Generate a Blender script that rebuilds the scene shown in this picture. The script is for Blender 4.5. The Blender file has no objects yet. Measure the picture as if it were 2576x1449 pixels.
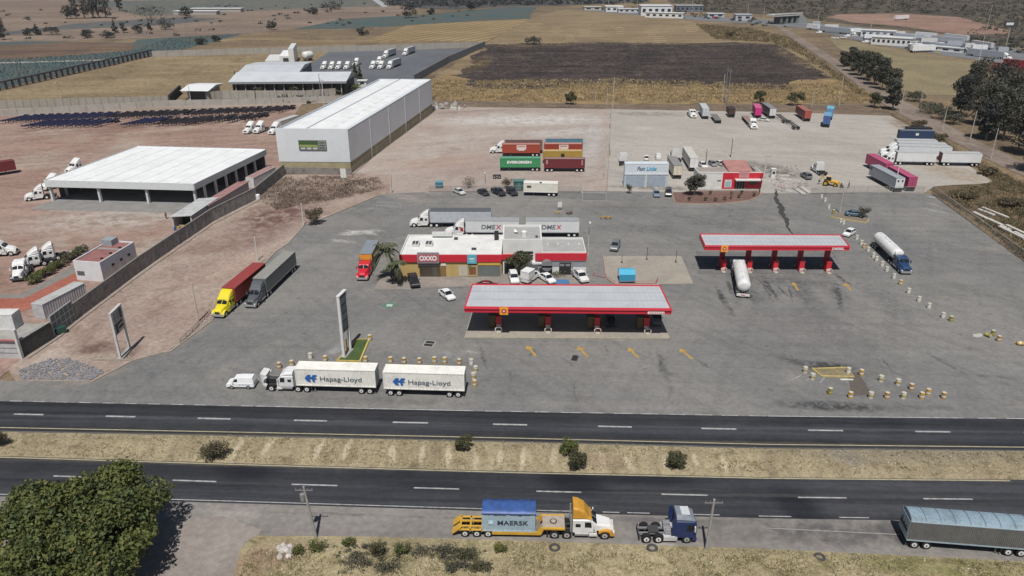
import bpy, bmesh, math, random
import numpy as np
from mathutils import Vector, Matrix, noise
from mathutils.geometry import tessellate_polygon
R = math.radians
rnd = random.Random(7)
sc = bpy.context.scene
# ------------------------------------------------------------ camera, sky, sun, exposure
CAM_H, PITCH, FPX = 62.0, R(24.0), 1930.0          # height, tilt, focal length (2576 px wide frame)
cd = bpy.data.cameras.new("camera"); cam = bpy.data.objects.new("camera", cd)
sc.collection.objects.link(cam); sc.camera = cam
cam.location = (0, 0, CAM_H); cam.rotation_euler = (R(90) - PITCH, 0, 0)
cd.sensor_width = 36.0; cd.lens = 36.0 * FPX / 2576.0; cd.clip_start = 0.5; cd.clip_end = 12000
SUN_EL, SUN_AZ = 62.0, 184.3                       # sun behind and slightly left of the camera
HAZE = 0.00008                                     # density of the air volume built at the end
w = bpy.data.worlds.new("World"); sc.world = w; w.use_nodes = True
nt = w.node_tree; bg = nt.nodes["Background"]; sky = nt.nodes.new("ShaderNodeTexSky")
sky.sky_type = 'NISHITA'; sky.sun_disc = False; sky.sun_elevation = R(SUN_EL); sky.sun_rotation = R(SUN_AZ)
nt.links.new(sky.outputs[0], bg.inputs[0]); bg.inputs[1].default_value = 0.05
sl = bpy.data.lights.new("sun", 'SUN'); so = bpy.data.objects.new("sun", sl); sc.collection.objects.link(so)
sl.energy = 5.0; sl.angle = R(0.5); sl.color = (1.0, 0.965, 0.91)
sd = Vector((math.sin(R(SUN_AZ)) * math.cos(R(SUN_EL)), math.cos(R(SUN_AZ)) * math.cos(R(SUN_EL)), math.sin(R(SUN_EL))))
so.rotation_euler = (-sd).to_track_quat('-Z', 'Y').to_euler(); so.location = (-20, -60, 90)
sc.view_settings.view_transform = 'Standard'; sc.view_settings.look = 'None'
sc.view_settings.exposure = -0.15; sc.view_settings.gamma = 1.0
# ------------------------------------------------------------ pixel -> ground
CP, SP = math.cos(PITCH), math.sin(PITCH)
def G(x, y, z=0.0):
    a = (x - 1288.0) / FPX; b = (y - 724.5) / FPX
    d = (a, CP - b * SP, -SP - b * CP)
    t = (z - CAM_H) / d[2]
    return Vector((d[0] * t, d[1] * t, z))
def head(p, q): return math.atan2(q.y - p.y, q.x - p.x)
def lin(c):
    c /= 255.0
    return c / 12.92 if c <= 0.04045 else ((c + 0.055) / 1.055) ** 2.4
KL = 1.27
def A(r, g, b, k=KL): return (min(lin(r) / k, .85), min(lin(g) / k, .85), min(lin(b) / k, .85))
# ------------------------------------------------------------ materials
MC = {}
def newmat(name):
    m = bpy.data.materials.new(name); m.use_nodes = True
    return m, m.node_tree, m.node_tree.nodes["Principled BSDF"]
def nod(t, kind, **kw):
    n = t.nodes.new(kind)
    for k, v in kw.items(): setattr(n, k, v)
    return n
def setin(n, **kw):
    for k, v in kw.items(): n.inputs[k.replace('_', ' ')].default_value = v
def c4(c): return (c[0], c[1], c[2], 1.0)
def noise_n(t, vec, scale, detail=4, rough=.6, dist=0.0):
    n = nod(t, "ShaderNodeTexNoise"); setin(n, Scale=scale, Detail=detail, Roughness=rough, Distortion=dist)
    t.links.new(vec, n.inputs["Vector"]); return n.outputs["Fac"]
def maprange(t, v, a, b, c=0., d=1., smooth=True):
    n = nod(t, "ShaderNodeMapRange"); n.interpolation_type = 'SMOOTHSTEP' if smooth else 'LINEAR'
    n.inputs[1].default_value = a; n.inputs[2].default_value = b; n.inputs[3].default_value = c; n.inputs[4].default_value = d
    t.links.new(v, n.inputs[0]); return n.outputs[0]
def mixc(t, fac, a, b, mode='MIX'):
    n = nod(t, "ShaderNodeMix", data_type='RGBA', blend_type=mode)
    for i, v in ((0, fac), (6, a), (7, b)):
        if hasattr(v, "is_linked"): t.links.new(v, n.inputs[i])
        else: n.inputs[i].default_value = v if i == 0 else c4(v)
    return n.outputs[2]
def math_n(t, op, a, b=None):
    n = nod(t, "ShaderNodeMath", operation=op)
    for i, v in enumerate((a, b)):
        if v is None: continue
        if hasattr(v, "is_linked"): t.links.new(v, n.inputs[i])
        else: n.inputs[i].default_value = v
    return n.outputs[0]
def P(col, rough=.45, metal=0., var=.22, sc_=1.3, name=None, spec=.5):
    """weathered paint / plain material: colour with dirt and fading"""
    key = (tuple(round(c, 3) for c in col), rough, metal, var, sc_, spec)
    if key in MC: return MC[key]
    m, t, b = newmat(name or "paint")
    tc = nod(t, "ShaderNodeTexCoord"); v = tc.outputs["Object"]
    if var > 0:
        f = noise_n(t, v, sc_, 5, .65)
        f = maprange(t, f, .35, .75)
        dirt = tuple(c * (1 - var) * .95 + .015 for c in col)
        o = mixc(t, f, col, dirt)
        f2 = maprange(t, noise_n(t, v, sc_ * 9, 3), .3, .8, 1.0, 1 - var * .7)
        m2 = nod(t, "ShaderNodeMix", data_type='RGBA', blend_type='MULTIPLY'); m2.inputs[0].default_value = 1
        t.links.new(o, m2.inputs[6]); t.links.new(f2, m2.inputs[7])
        t.links.new(m2.outputs[2], b.inputs["Base Color"])
    else: b.inputs["Base Color"].default_value = c4(col)
    setin(b, Roughness=rough, Metallic=metal); b.inputs["Specular IOR Level"].default_value = spec
    MC[key] = m; return m
def tyre_m(): return P((.017, .017, .018), .85, 0, .2, 3, "tyre_rubber", .2)
def glass_m(): return P((.012, .015, .02), .06, 0, 0, 1, "dark_glass", .6)
WHITE = P((.72, .72, .71), .4, 0, .16, .9, "white_paint")
DIRTYW = P((.60, .59, .56), .5, 0, .25, .8, "dirty_white_paint")
CREAM = P((.64, .60, .52), .5, 0, .22, .7, "cream_paint")
BLACK = P((.02, .02, .022), .6, 0, .2, 2, "black_metal")
DGREY = P((.055, .055, .06), .6, 0, .3, 2, "dark_grey_metal")
GREY = P((.25, .25, .26), .55, 0, .25, 1.5, "grey_metal")
SILVER = P((.55, .56, .57), .35, .6, .2, 1.2, "bare_metal")
RED = P((.50, .018, .03), .45, 0, .18, 1, "red_paint")
YELLOW = P((.62, .36, .05), .55, 0, .3, 2, "yellow_paint")
CONC = P((.36, .345, .32), .9, 0, .3, .8, "concrete", .2)
CONCD = P((.13, .125, .12), .9, 0, .45, .7, "dark_concrete_block", .2)
WOOD = P((.30, .25, .20), .85, 0, .3, 2, "weathered_wood", .2)
# ------------------------------------------------------------ meshes
class MB:
    def __init__(s): s.v = []; s.f = []; s.m = []; s.mats = []; s.smooth = []
    def mi(s, mat):
        if mat not in s.mats: s.mats.append(mat)
        return s.mats.index(mat)
    def add(s, vs, fs, mat, smooth=False, M=None):
        o = len(s.v); k = s.mi(mat)
        s.v += [tuple(M @ Vector(v)) for v in vs] if M else [tuple(v) for v in vs]
        for f in fs: s.f.append(tuple(i + o for i in f)); s.m.append(k); s.smooth.append(smooth)
        return s
    def box(s, x0, x1, y0, y1, z0, z1, mat, M=None):
        vs = [(x, y, z) for z in (z0, z1) for y in (y0, y1) for x in (x0, x1)]
        return s.add(vs, [(0, 2, 3, 1), (4, 5, 7, 6), (0, 1, 5, 4), (2, 6, 7, 3), (0, 4, 6, 2), (1, 3, 7, 5)], mat, False, M)
    def prism(s, pts, y0, y1, mat, M=None, inset=0.0):
        """side profile (x,z) anticlockwise seen from -y, extruded from y0 to y1"""
        n = len(pts); vs = [(p[0], y0, p[1]) for p in pts] + [(p[0], y1, p[1]) for p in pts]
        fs = [tuple(range(n)), tuple(range(2 * n - 1, n - 1, -1))]
        for i in range(n): j = (i + 1) % n; fs.append((j, i, i + n, j + n))
        return s.add(vs, fs, mat, False, M)
    def loft(s, st, mat, M=None, smooth=False, caps=True):
        """stations: list of rings with the same number of points"""
        n = len(st[0]); vs = [p for r in st for p in r]; fs = []
        for k in range(len(st) - 1):
            for i in range(n):
                j = (i + 1) % n; fs.append((k * n + i, k * n + j, (k + 1) * n + j, (k + 1) * n + i))
        if caps: fs += [tuple(range(n - 1, -1, -1)), tuple(range((len(st) - 1) * n, len(st) * n))]
        return s.add(vs, fs, mat, smooth, M)
    def cyl(s, p, q, r0, r1, mat, n=10, smooth=True, caps=True, M=None):
        p = Vector(p); q = Vector(q); d = (q - p).normalized()
        a = d.orthogonal().normalized(); b = d.cross(a)
        vs = []
        for c, r in ((p, r0), (q, r1)):
            for i in range(n):
                t = 2 * math.pi * i / n; vs.append(c + a * (r * math.cos(t)) + b * (r * math.sin(t)))
        s.add(vs, [(i, (i + 1) % n, n + (i + 1) % n, n + i) for i in range(n)], mat, smooth, M)
        if caps: s.add(vs, [tuple(range(n - 1, -1, -1)), tuple(range(n, 2 * n))], mat, False, M)
        return s
    def quad(s, a, b, c, d, mat, M=None): return s.add([a, b, c, d], [(0, 1, 2, 3)], mat, False, M)
    def poly(s, pts, mat, M=None): return s.add(pts, [tuple(range(len(pts)))], mat, False, M)
    def text(s, string, cx, y, z0, width, height, mat, flip=False, bold=.02, M=None, shear=0.0):
        """lettering facing -y (flip: +y), centred on cx, standing on z0"""
        cu = bpy.data.curves.new("t", 'FONT'); cu.body = string; cu.size = 1; cu.offset = bold; cu.shear = shear
        ob = bpy.data.objects.new("t", cu); sc.collection.objects.link(ob)
        dg = bpy.context.evaluated_depsgraph_get(); dg.update()
        me = bpy.data.meshes.new_from_object(ob.evaluated_get(dg))
        bpy.data.objects.remove(ob); bpy.data.curves.remove(cu)
        if len(me.vertices) == 0: return s
        xs = [v.co.x for v in me.vertices]; ys = [v.co.y for v in me.vertices]
        kx = width / (max(xs) - min(xs)); ky = height / (max(ys) - min(ys)); sg = -1 if flip else 1
        vs = [(cx + sg * ((v.co.x - min(xs)) * kx - width / 2), y, z0 + (v.co.y - min(ys)) * ky) for v in me.vertices]
        s.add(vs, [tuple(p.vertices) for p in me.polygons], mat, False, M)
        bpy.data.meshes.remove(me); return s
    def merge(s, o):
        off = len(s.v); s.v += o.v
        for f, m, sm in zip(o.f, o.m, o.smooth):
            s.f.append(tuple(i + off for i in f)); s.m.append(s.mi(o.mats[m])); s.smooth.append(sm)
    def mesh(s, name):
        me = bpy.data.meshes.new(name); me.from_pydata(s.v, [], s.f)
        for m in s.mats: me.materials.append(m)
        me.polygons.foreach_set("material_index", s.m); me.polygons.foreach_set("use_smooth", s.smooth)
        me.update(); return me
def link(name, data, parent=None):
    o = bpy.data.objects.new(name, data); sc.collection.objects.link(o)
    if parent is not None: o.parent = parent
    return o
def tag(o, label=None, cat=None, group=None, kind=None):
    if label: o["label"] = label
    if cat: o["category"] = cat
    if group: o["group"] = group
    if kind: o["kind"] = kind
    return o
class Thing:
    """collects parts; build() makes an Empty with one mesh per part, or one mesh when seen very small"""
    def __init__(s, name): s.name = name; s.parts = []
    def p(s, name, up=None, label=None):
        mb = MB(); s.parts.append([name, mb, up, label]); return mb
    def build(s, loc, rz, label, cat, group=None, one=False, bevel=0.0):
        if one:
            mb = MB()
            for n, m, u, l in s.parts: mb.merge(m)
            o = link(s.name, mb.mesh(s.name))
        else:
            o = link(s.name, None); obs = {}
            o.empty_display_size = .5
            for n, m, u, l in s.parts:
                if not m.v: continue
                par = obs.get(id(u), o) if u is not None else o
                ob = link(n, m.mesh(n), par); obs[id(m)] = ob
                if l: ob["label"] = l
                if bevel and n not in ('lettering', 'windows', 'windscreen', 'wheel', 'rim'):
                    b = ob.modifiers.new("bevel", 'BEVEL'); b.width = bevel; b.segments = 2; b.limit_method = 'ANGLE'
        o.location = loc; o.rotation_euler = (0, 0, rz)
        return tag(o, label, cat, group)
def dup(o, loc, rz, label=None, scale=None, group=None):
    def cp(a, par):
        c = a.copy(); sc.collection.objects.link(c)
        if par is not None: c.parent = par
        for ch in a.children: cp(ch, c)
        return c
    c = cp(o, None); c.location = loc; c.rotation_euler = (0, 0, rz)
    if scale is not None: c.scale = scale if hasattr(scale, '__len__') else (scale,) * 3
    return tag(c, label, None, group)
# ============================================================ SETTING: ground sheets
def blob_fac(t, pos, b, brk=None):
    """soft irregular patch lying along the ground segment p-q (pixel coords), half width hw metres"""
    (x0, y0, x1, y1, hw) = b[:5]
    p = G(x0, y0); q = G(x1, y1); c = (p + q) / 2; L = (q - p).length / 2 + hw
    mp = nod(t, "ShaderNodeMapping", vector_type='TEXTURE')
    mp.inputs["Location"].default_value = (c.x, c.y, 0); mp.inputs["Rotation"].default_value = (0, 0, head(p, q) if (q - p).length > .01 else 0)
    mp.inputs["Scale"].default_value = (L, hw, 1000.)
    t.links.new(pos, mp.inputs["Vector"])
    ln = nod(t, "ShaderNodeVectorMath", operation='LENGTH'); t.links.new(mp.outputs[0], ln.inputs[0])
    f = maprange(t, ln.outputs["Value"], 1.2, b[7] if len(b) > 7 else .3, 0., b[6])
    if brk is not None: f = math_n(t, 'MULTIPLY', f, brk)
    return f
def gmat(name, c1, c2, s1=.02, patch=None, fine=(1.2, .22), streaks=(), blobs=(), rows=None, warp=1.6, bump=(.6, .06), rough=.95, warps=.35, brks=.35):
    m, t, b = newmat(name)
    geo = nod(t, "ShaderNodeNewGeometry"); raw = geo.outputs["Position"]
    nz = nod(t, "ShaderNodeTexNoise"); setin(nz, Scale=warps, Detail=4, Roughness=.65); t.links.new(raw, nz.inputs["Vector"])
    sub = nod(t, "ShaderNodeVectorMath", operation='SUBTRACT'); t.links.new(nz.outputs["Color"], sub.inputs[0]); sub.inputs[1].default_value = (.5, .5, .5)
    sca = nod(t, "ShaderNodeVectorMath", operation='SCALE'); t.links.new(sub.outputs[0], sca.inputs[0]); sca.inputs["Scale"].default_value = warp * 2
    ad = nod(t, "ShaderNodeVectorMath", operation='ADD'); t.links.new(raw, ad.inputs[0]); t.links.new(sca.outputs[0], ad.inputs[1])
    pos = ad.outputs[0]
    o = mixc(t, maprange(t, noise_n(t, raw, s1, 6, .62, .4), .33, .67), c1, c2)
    for pc in (patch or ()):
        o = mixc(t, maprange(t, noise_n(t, raw, pc[0], 5, .65, .3), pc[1], pc[2], 0, pc[4]), o, pc[3])
    brk = maprange(t, noise_n(t, raw, brks, 5, .7, .5), .36, .6, .2, 1.1) if blobs and brks else None
    for bl in blobs: o = mixc(t, blob_fac(t, pos, bl, brk), o, bl[5])
    for (ang, sx, sy, lo, hi, amt) in streaks:
        mp = nod(t, "ShaderNodeMapping"); mp.inputs["Rotation"].default_value = (0, 0, -ang); mp.inputs["Scale"].default_value = (sx, sy, 1)
        mr = nod(t, "ShaderNodeMapping"); mr.inputs["Rotation"].default_value = (0, 0, -ang); t.links.new(pos, mr.inputs[0])
        mp.inputs["Rotation"].default_value = (0, 0, 0); t.links.new(mr.outputs[0], mp.inputs[0])
        f = maprange(t, noise_n(t, mp.outputs[0], 1.0, 5, .6), lo, hi, 1., 1. - amt)
        o2 = nod(t, "ShaderNodeMix", data_type='RGBA', blend_type='MULTIPLY'); o2.inputs[0].default_value = 1
        t.links.new(o, o2.inputs[6]); t.links.new(f, o2.inputs[7]); o = o2.outputs[2]
    if rows:
        ang, period, amt = rows[:3]
        mr = nod(t, "ShaderNodeMapping"); mr.inputs["Rotation"].default_value = (0, 0, -ang); t.links.new(raw, mr.inputs[0])
        wv = nod(t, "ShaderNodeTexWave"); wv.bands_direction = 'Y'; setin(wv, Scale=2 * math.pi / (period * 20) * 1.0, Distortion=rows[3] if len(rows) > 3 else 1.2, Detail=2)
        wv.inputs["Detail Scale"].default_value = .3
        t.links.new(mr.outputs[0], wv.inputs[0])
        f = maprange(t, wv.outputs["Fac"], .1, .9, 1., 1. - amt)
        o2 = nod(t, "ShaderNodeMix", data_type='RGBA', blend_type='MULTIPLY'); o2.inputs[0].default_value = 1
        t.links.new(o, o2.inputs[6]); t.links.new(f, o2.inputs[7]); o = o2.outputs[2]
    fn = noise_n(t, raw, fine[0], 5, .7)
    f = maprange(t, fn, .25, .75, 1. + fine[1], 1. - fine[1])
    o2 = nod(t, "ShaderNodeMix", data_type='RGBA', blend_type='MULTIPLY'); o2.inputs[0].default_value = 1
    t.links.new(o, o2.inputs[6]); t.links.new(f, o2.inputs[7])
    t.links.new(o2.outputs[2], b.inputs["Base Color"])
    setin(b, Roughness=rough); b.inputs["Specular IOR Level"].default_value = .15
    if bump:
        bp = nod(t, "ShaderNodeBump"); bp.inputs["Strength"].default_value = bump[0]; bp.inputs["Distance"].default_value = bump[1]
        t.links.new(fn, bp.inputs["Height"]); t.links.new(bp.outputs[0], b.inputs["Normal"])
    return m
def outline(pts, step, jit, seed):
    """world outline of a pixel polygon with an uneven edge"""
    ws = [G(*p) for p in pts]; out = []; n = len(ws)
    for i in range(n):
        a, b = ws[i], ws[(i + 1) % n]; k = max(1, min(160, int((b - a).length / step)))
        for j in range(k):
            q = a.lerp(b, j / k)
            if jit and j: 
                nv = noise.noise_vector(Vector((q.x, q.y, seed * 7.3)) / (step * 2.6)) + .6 * noise.noise_vector(Vector((q.x, q.y, seed * 3.1)) / step)
                q = Vector((q.x + nv.x * jit, q.y + nv.y * jit, 0))
            out.append(q)
    return out
def sheet(name, pts, z, mat, step=6., jit=0., seed=1, kind='structure'):
    ws = outline(pts, step, jit, seed)
    mb = MB(); tri = tessellate_polygon([ws])
    fs = []
    for a, b, c in tri:
        cr = (ws[b] - ws[a]).cross(ws[c] - ws[a]).z
        if abs(cr) < 1e-9: continue
        fs.append((a, b, c) if cr > 0 else (a, c, b))
    mb.add([(p.x, p.y, z) for p in ws], fs, mat)
    return tag(link(name, mb.mesh(name)), kind=kind)
def at(ln, x):
    for (x0, y0), (x1, y1) in zip(ln, ln[1:]):
        if x <= x1 or (x1, y1) == ln[-1]: return y0 + (y1 - y0) * (x - x0) / (x1 - x0)
XS = [-500, -250, 0, 200, 400, 644, 900, 1189, 1500, 1800, 1932, 2180, 2422, 2576, 2850, 3100]
LA_OUT = [(0, 1011), (644, 1024.5), (1189, 1036.2), (1932, 1049.5), (2576, 1056)]
LA_MID = [(36, 1044.5), (580, 1057), (1288, 1071), (1932, 1084), (2390, 1089.5)]
LA_IN = [(0, 1078.5), (644, 1091), (1288, 1105), (1932, 1121), (2576, 1128)]
LB_IN = [(0, 1153), (644, 1173), (1288, 1192), (1932, 1206.5), (2532, 1212.5)]
LB_MID = [(135, 1200.5), (734, 1221.5), (1349, 1239), (2007, 1254.5), (2446, 1259)]
LB_OUT = [(0, 1246.5), (644, 1265.7), (1288, 1285.5), (1932, 1302), (2576, 1312)]
LV = [(0, 1330), (600, 1350), (900, 1352), (1288, 1362), (1932, 1384), (2576, 1415)]     # verge edge
def band(name, top, dt, bot, db, z, mat):
    mb = MB(); vs = []
    for x in XS: vs += [G(x, at(bot, x) + db), G(x, at(top, x) + dt)]
    fs = [(2 * i, 2 * i + 2, 2 * i + 3, 2 * i + 1) for i in range(len(XS) - 1)]
    mb.add([(v.x, v.y, z) for v in vs], fs, mat)
    return tag(link(name, mb.mesh(name)), kind='structure')
ROAD_A = head(G(644, 1060), G(1932, 1086))
# --- base country
g_base = gmat("dry_country", A(150, 131, 104), A(122, 107, 90), .008, patch=[(.03, .5, .68, A(103, 92, 78), .8), (.05, .56, .7, A(166, 146, 112), .8)], fine=(.5, .3), streaks=[(.15, .006, .05, .35, .7, .3)])
mb = MB(); mb.quad((-3500, -200, 0), (3500, -200, 0), (3500, 4200, 0), (-3500, 4200, 0), g_base)
tag(link("ground", mb.mesh("ground")), kind='structure')
# --- far fields (left to right)
agave = gmat("agave_ground", A(86, 106, 108), A(102, 106, 100), .03, fine=(.7, .35), rows=(.5, 3.2, .35))
plough = gmat("ploughed_soil", A(104, 88, 78), A(126, 106, 90), .02, fine=(.6, .25), streaks=[(.1, .01, .12, .4, .7, .3)])
stubble = gmat("stubble_field", A(158, 141, 112), A(141, 124, 98), .02, patch=[(.05, .52, .66, A(120, 108, 84), .7)], fine=(.5, .3), streaks=[(.12, .01, .1, .35, .7, .28)])
paleplain = gmat("pale_plain", A(150, 132, 118), A(132, 117, 106), .01, fine=(.2, .2), streaks=[(.05, .004, .05, .35, .7, .25)])
scrubfar = gmat("far_scrub", A(98, 96, 94), A(84, 84, 84), .01, patch=[(.03, .5, .62, A(70, 72, 72), .9), (.06, .6, .7, A(130, 115, 98), .8)], fine=(.15, .3))
furrow = gmat("furrowed_field", A(166, 145, 110), A(150, 130, 98), .02, fine=(.5, .2), rows=(R(62), 9., .3, .8))
sheet("pale_plain", [(-400, 0), (640, -5), (900, 4), (1060, 20), (930, 60), (740, 72), (620, 86), (330, 97), (160, 103), (-400, 112)], .04, paleplain, 20, 6, 2)
sheet("far_field", [(180, 5), (640, -4), (980, 0), (1010, 14), (690, 24), (480, 36), (360, 40)], .08, gmat("far_green", A(100, 105, 100), A(112, 110, 102), .01, fine=(.1, .25)), 20, 5, 3)
sheet("far_field", [(0, 82), (190, 60), (310, 52), (440, 44), (560, 46), (430, 62), (330, 67), (120, 76), (0, 92)], .08, gmat("far_grey", A(104, 104, 102), A(94, 96, 98), .01, fine=(.1, .25)), 20, 4, 4)
sheet("far_scrub", [(940, -4), (1290, -8), (1620, -8), (1640, 6), (1420, 14), (1290, 16), (1150, 24), (1060, 22), (985, 12)], .10, scrubfar, 16, 6, 5)
sheet("agave_field", [(-300, 290), (-300, 112), (0, 106), (85, 104), (335, 108), (345, 100), (480, 92), (612, 85), (540, 106), (425, 134), (384, 139), (0, 224)], .05, agave, 10, 2.5, 6)
sheet("ploughed_field", [(-200, 150), (-200, 124), (60, 112), (200, 106), (335, 110), (330, 128), (170, 140), (60, 148)], .07, plough, 10, 3, 7)
sheet("field_track", [(-100, 160), (150, 153), (300, 149), (300, 151), (150, 156), (-100, 163)], .09, P(A(170, 165, 155), .9, 0, .2, .05), 10, .6, 8)
sheet("agave_field", [(739, 74), (861, 48), (1044, 38), (1288, 17), (1350, 18), (1332, 47), (1130, 57), (900, 72)], .07, agave, 10, 2.5, 9)
sheet("furrowed_field", [(920, 104), (1029, 62), (1130, 58), (1334, 48), (1222, 106), (1080, 104)], .06, furrow, 10, 1.5, 10)
sheet("dry_field", [(-300, 300), (0, 232), (385, 142), (640, 134), (840, 130), (770, 200), (560, 232), (420, 252), (-300, 300)], .06, stubble, 8, 1.5, 11)
centre = gmat("central_field", A(156, 138, 110), A(141, 124, 99), .02, patch=[(.03, .55, .7, A(126, 108, 84), .7)], fine=(.6, .28), streaks=[(.02, .02, .16, .35, .7, .3)])
sheet("dry_field", [(1345, 42), (1420, 24), (1600, 30), (1780, 62), (1880, 72), (1985, 90), (2070, 160), (2190, 245), (2190, 262), (1100, 255), (1085, 200), (1225, 108)], .06, centre, 8, 1.5, 12)
gold = gmat("golden_grass", A(170, 146, 106), A(150, 128, 96), .05, patch=[(.12, .5, .64, A(122, 104, 80), .8)], fine=(.8, .3), streaks=[(.02, .03, .25, .35, .7, .35)])
sheet("golden_grass_field", [(1083, 246), (1090, 200), (1130, 185), (1190, 200), (1400, 210), (1560, 196), (1640, 212), (1800, 205), (1960, 212), (2050, 192), (2140, 205), (2220, 250), (2160, 262), (1500, 266), (1090, 256)], .09, gold, 6, 5, 13)
burnt = gmat("burnt_field", A(98, 87, 84), A(80, 72, 71), .03, patch=[(.05, .54, .68, A(122, 108, 98), .8), (.1, .6, .72, A(136, 120, 96), .6)], fine=(.5, .35), streaks=[(.02, .012, .16, .35, .62, .5), (.02, .05, .5, .4, .65, .3)], warp=4, warps=.06, brks=.08, blobs=[(1230, 116, 1480, 109, 14, A(150, 132, 104), .9, .1), (1500, 109, 1930, 111, 12, A(146, 130, 104), .8, .1), (1960, 118, 2080, 185, 12, A(152, 132, 104), .9, .1), (1170, 185, 1230, 140, 9, A(150, 130, 98), .9, .1), (1160, 205, 1500, 216, 8, A(158, 134, 92), .9, .1), (1620, 214, 1960, 222, 8, A(158, 134, 92), .9, .1), (1700, 190, 1900, 196, 3, A(128, 114, 96), .7), (1400, 160, 1600, 165, 3, A(116, 104, 96), .7)])
sheet("burnt_field", [(1222, 113), (1350, 108), (1500, 107), (1700, 110), (1850, 106), (1950, 112), (2000, 140), (2100, 196), (2020, 200), (1960, 226), (1830, 224), (1760, 214), (1640, 216), (1590, 208), (1500, 210), (1420, 220), (1300, 224), (1200, 222), (1170, 204), (1140, 190), (1190, 150)], .12, burnt, 6, 7, 14)
for i, (x, y) in enumerate([(1400, 76), (1470, 84), (1560, 78), (1640, 84), (1740, 72), (1345, 68), (1435, 96), (1660, 100)]):
    for k in range(4):
        yy = y + k * 5 - 8; w2 = rnd.uniform(8, 22)
        sheet("straw_row", [(x - w2, yy), (x + w2, yy + .3), (x + w2, yy + 1.3), (x - w2, yy + 1.0)], .16, P(A(196, 172, 132), .95, 0, .2, .3), 3, .5, i + k)
# right side
sheet("hill_scrub", [(1640, -12), (2700, -12), (2900, 60), (2900, 150), (2576, 120), (2440, 92), (2140, 62), (1990, 40), (1760, 30)], .05, gmat("scrub_hill", A(104, 96, 82), A(82, 76, 68), .015, patch=[(.05, .52, .62, A(58, 56, 50), .9), (.07, .58, .66, A(134, 116, 92), .7)], fine=(.3, .35)), 14, 5, 15)
sheet("red_clearing", [(2080, 44), (2110, 36), (2260, 34), (2420, 44), (2500, 66), (2560, 84), (2420, 88), (2260, 66), (2160, 58)], .10, gmat("red_clearing", A(166, 136, 122), A(146, 119, 106), .03, fine=(.3, .2), streaks=[(-.1, .01, .08, .35, .7, .25)]), 10, 4, 16)
farasph = gmat("far_asphalt", A(128, 130, 134), A(118, 120, 124), .05, fine=(.5, .12))
sheet("far_road", [(1440, 24), (1600, 38), (1760, 52), (1900, 60), (2030, 72), (2140, 98), (2300, 128), (2460, 152), (2800, 200), (2800, 150), (2576, 128), (2440, 100), (2300, 84), (2160, 68), (2030, 58), (1900, 48), (1750, 40), (1600, 28)], .12, farasph, 10, .6, 17)
sheet("green_field", [(2080, 96), (2150, 104), (2300, 136), (2460, 160), (2420, 240), (2330, 240), (2230, 220), (2150, 150)], .09, gmat("pasture", A(146, 135, 106), A(130, 119, 95), .04, fine=(.6, .25)), 8, 2, 18)
track = gmat("dirt_track", A(150, 136, 126), A(132, 120, 110), .05, fine=(.6, .2), streaks=[(R(110), .02, .4, .4, .7, .25)])
sheet("dirt_track", [(1925, 48), (1985, 92), (2080, 155), (2190, 240), (2260, 285), (2400, 358), (2640, 478), (2700, 470), (2440, 345), (2290, 262), (2215, 228), (2105, 150), (2005, 88), (1945, 50)], .11, track, 6, .8, 19)
sheet("verge_scrub", [(2190, 262), (2270, 300), (2400, 372), (2640, 500), (2760, 700), (2576, 640), (2480, 560), (2360, 492), (2330, 470), (2500, 460), (2440, 400), (2330, 330), (2240, 290)], .10, gmat("verge_scrub", A(124, 106, 84), A(104, 90, 72), .08, patch=[(.2, .52, .62, A(80, 72, 50), .8)], fine=(.9, .35)), 5, 1.2, 20)
sheet("dry_field", [(2344, 488), (2480, 556), (2700, 720), (2900, 760), (2900, 560), (2640, 440)], .08, gmat("right_verge", A(132, 116, 92), A(110, 98, 78), .08, patch=[(.2, .54, .64, A(84, 78, 54), .8)], fine=(.9, .35)), 5, 1, 21)
# --- yards
redyard = gmat("red_dirt_yard", A(172, 147, 136), A(160, 133, 121), .03, patch=[(.04, .5, .66, A(180, 165, 151), .8), (.07, .56, .68, A(138, 112, 101), .7), (.25, .62, .72, A(190, 176, 162), .5)], fine=(.9, .16), streaks=[(R(18), .02, .3, .4, .68, .24), (R(-8), .03, .5, .42, .7, .16)],
    blobs=[(130, 560, 420, 545, 13, A(190, 180, 170), 1., .1), (200, 520, 480, 525, 8, A(178, 173, 167), 1., .1), (330, 640, 420, 600, 6, A(186, 172, 160), .8), (60, 330, 640, 300, 9, A(138, 112, 104), .6), (-40, 700, 30, 720, 6, A(140, 112, 98), .6)])
sheet("red_dirt_yard", [(-500, 330), (-200, 305), (0, 293), (644, 268), (760, 262), (735, 300), (714, 436), (644, 500), (355, 682), (65, 899), (-60, 1000), (-800, 900)], .10, redyard, 8, 0, 22)
vac = gmat("vacant_lot", A(174, 157, 146), A(160, 141, 131), .05, patch=[(.08, .5, .66, A(146, 124, 113), .8), (.2, .56, .68, A(184, 169, 156), .6), (.6, .62, .72, A(128, 108, 98), .5)], fine=(1.2, .22), streaks=[(R(60), .05, .4, .4, .7, .15)],
    blobs=[(660, 560, 730, 530, 10, A(112, 84, 78), .9), (690, 500, 900, 482, 7, A(116, 98, 88), .9), (740, 470, 930, 455, 5, A(150, 128, 112), .8), (600, 620, 690, 580, 6, A(126, 98, 90), .6),
           (180, 882, 300, 870, 2.5, A(112, 88, 80), .8), (300, 905, 340, 880, 2, A(110, 90, 82), .7), (540, 700, 640, 640, 5, A(188, 164, 150), .6), (90, 930, 160, 860, 3, A(186, 172, 160), .9)])
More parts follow.
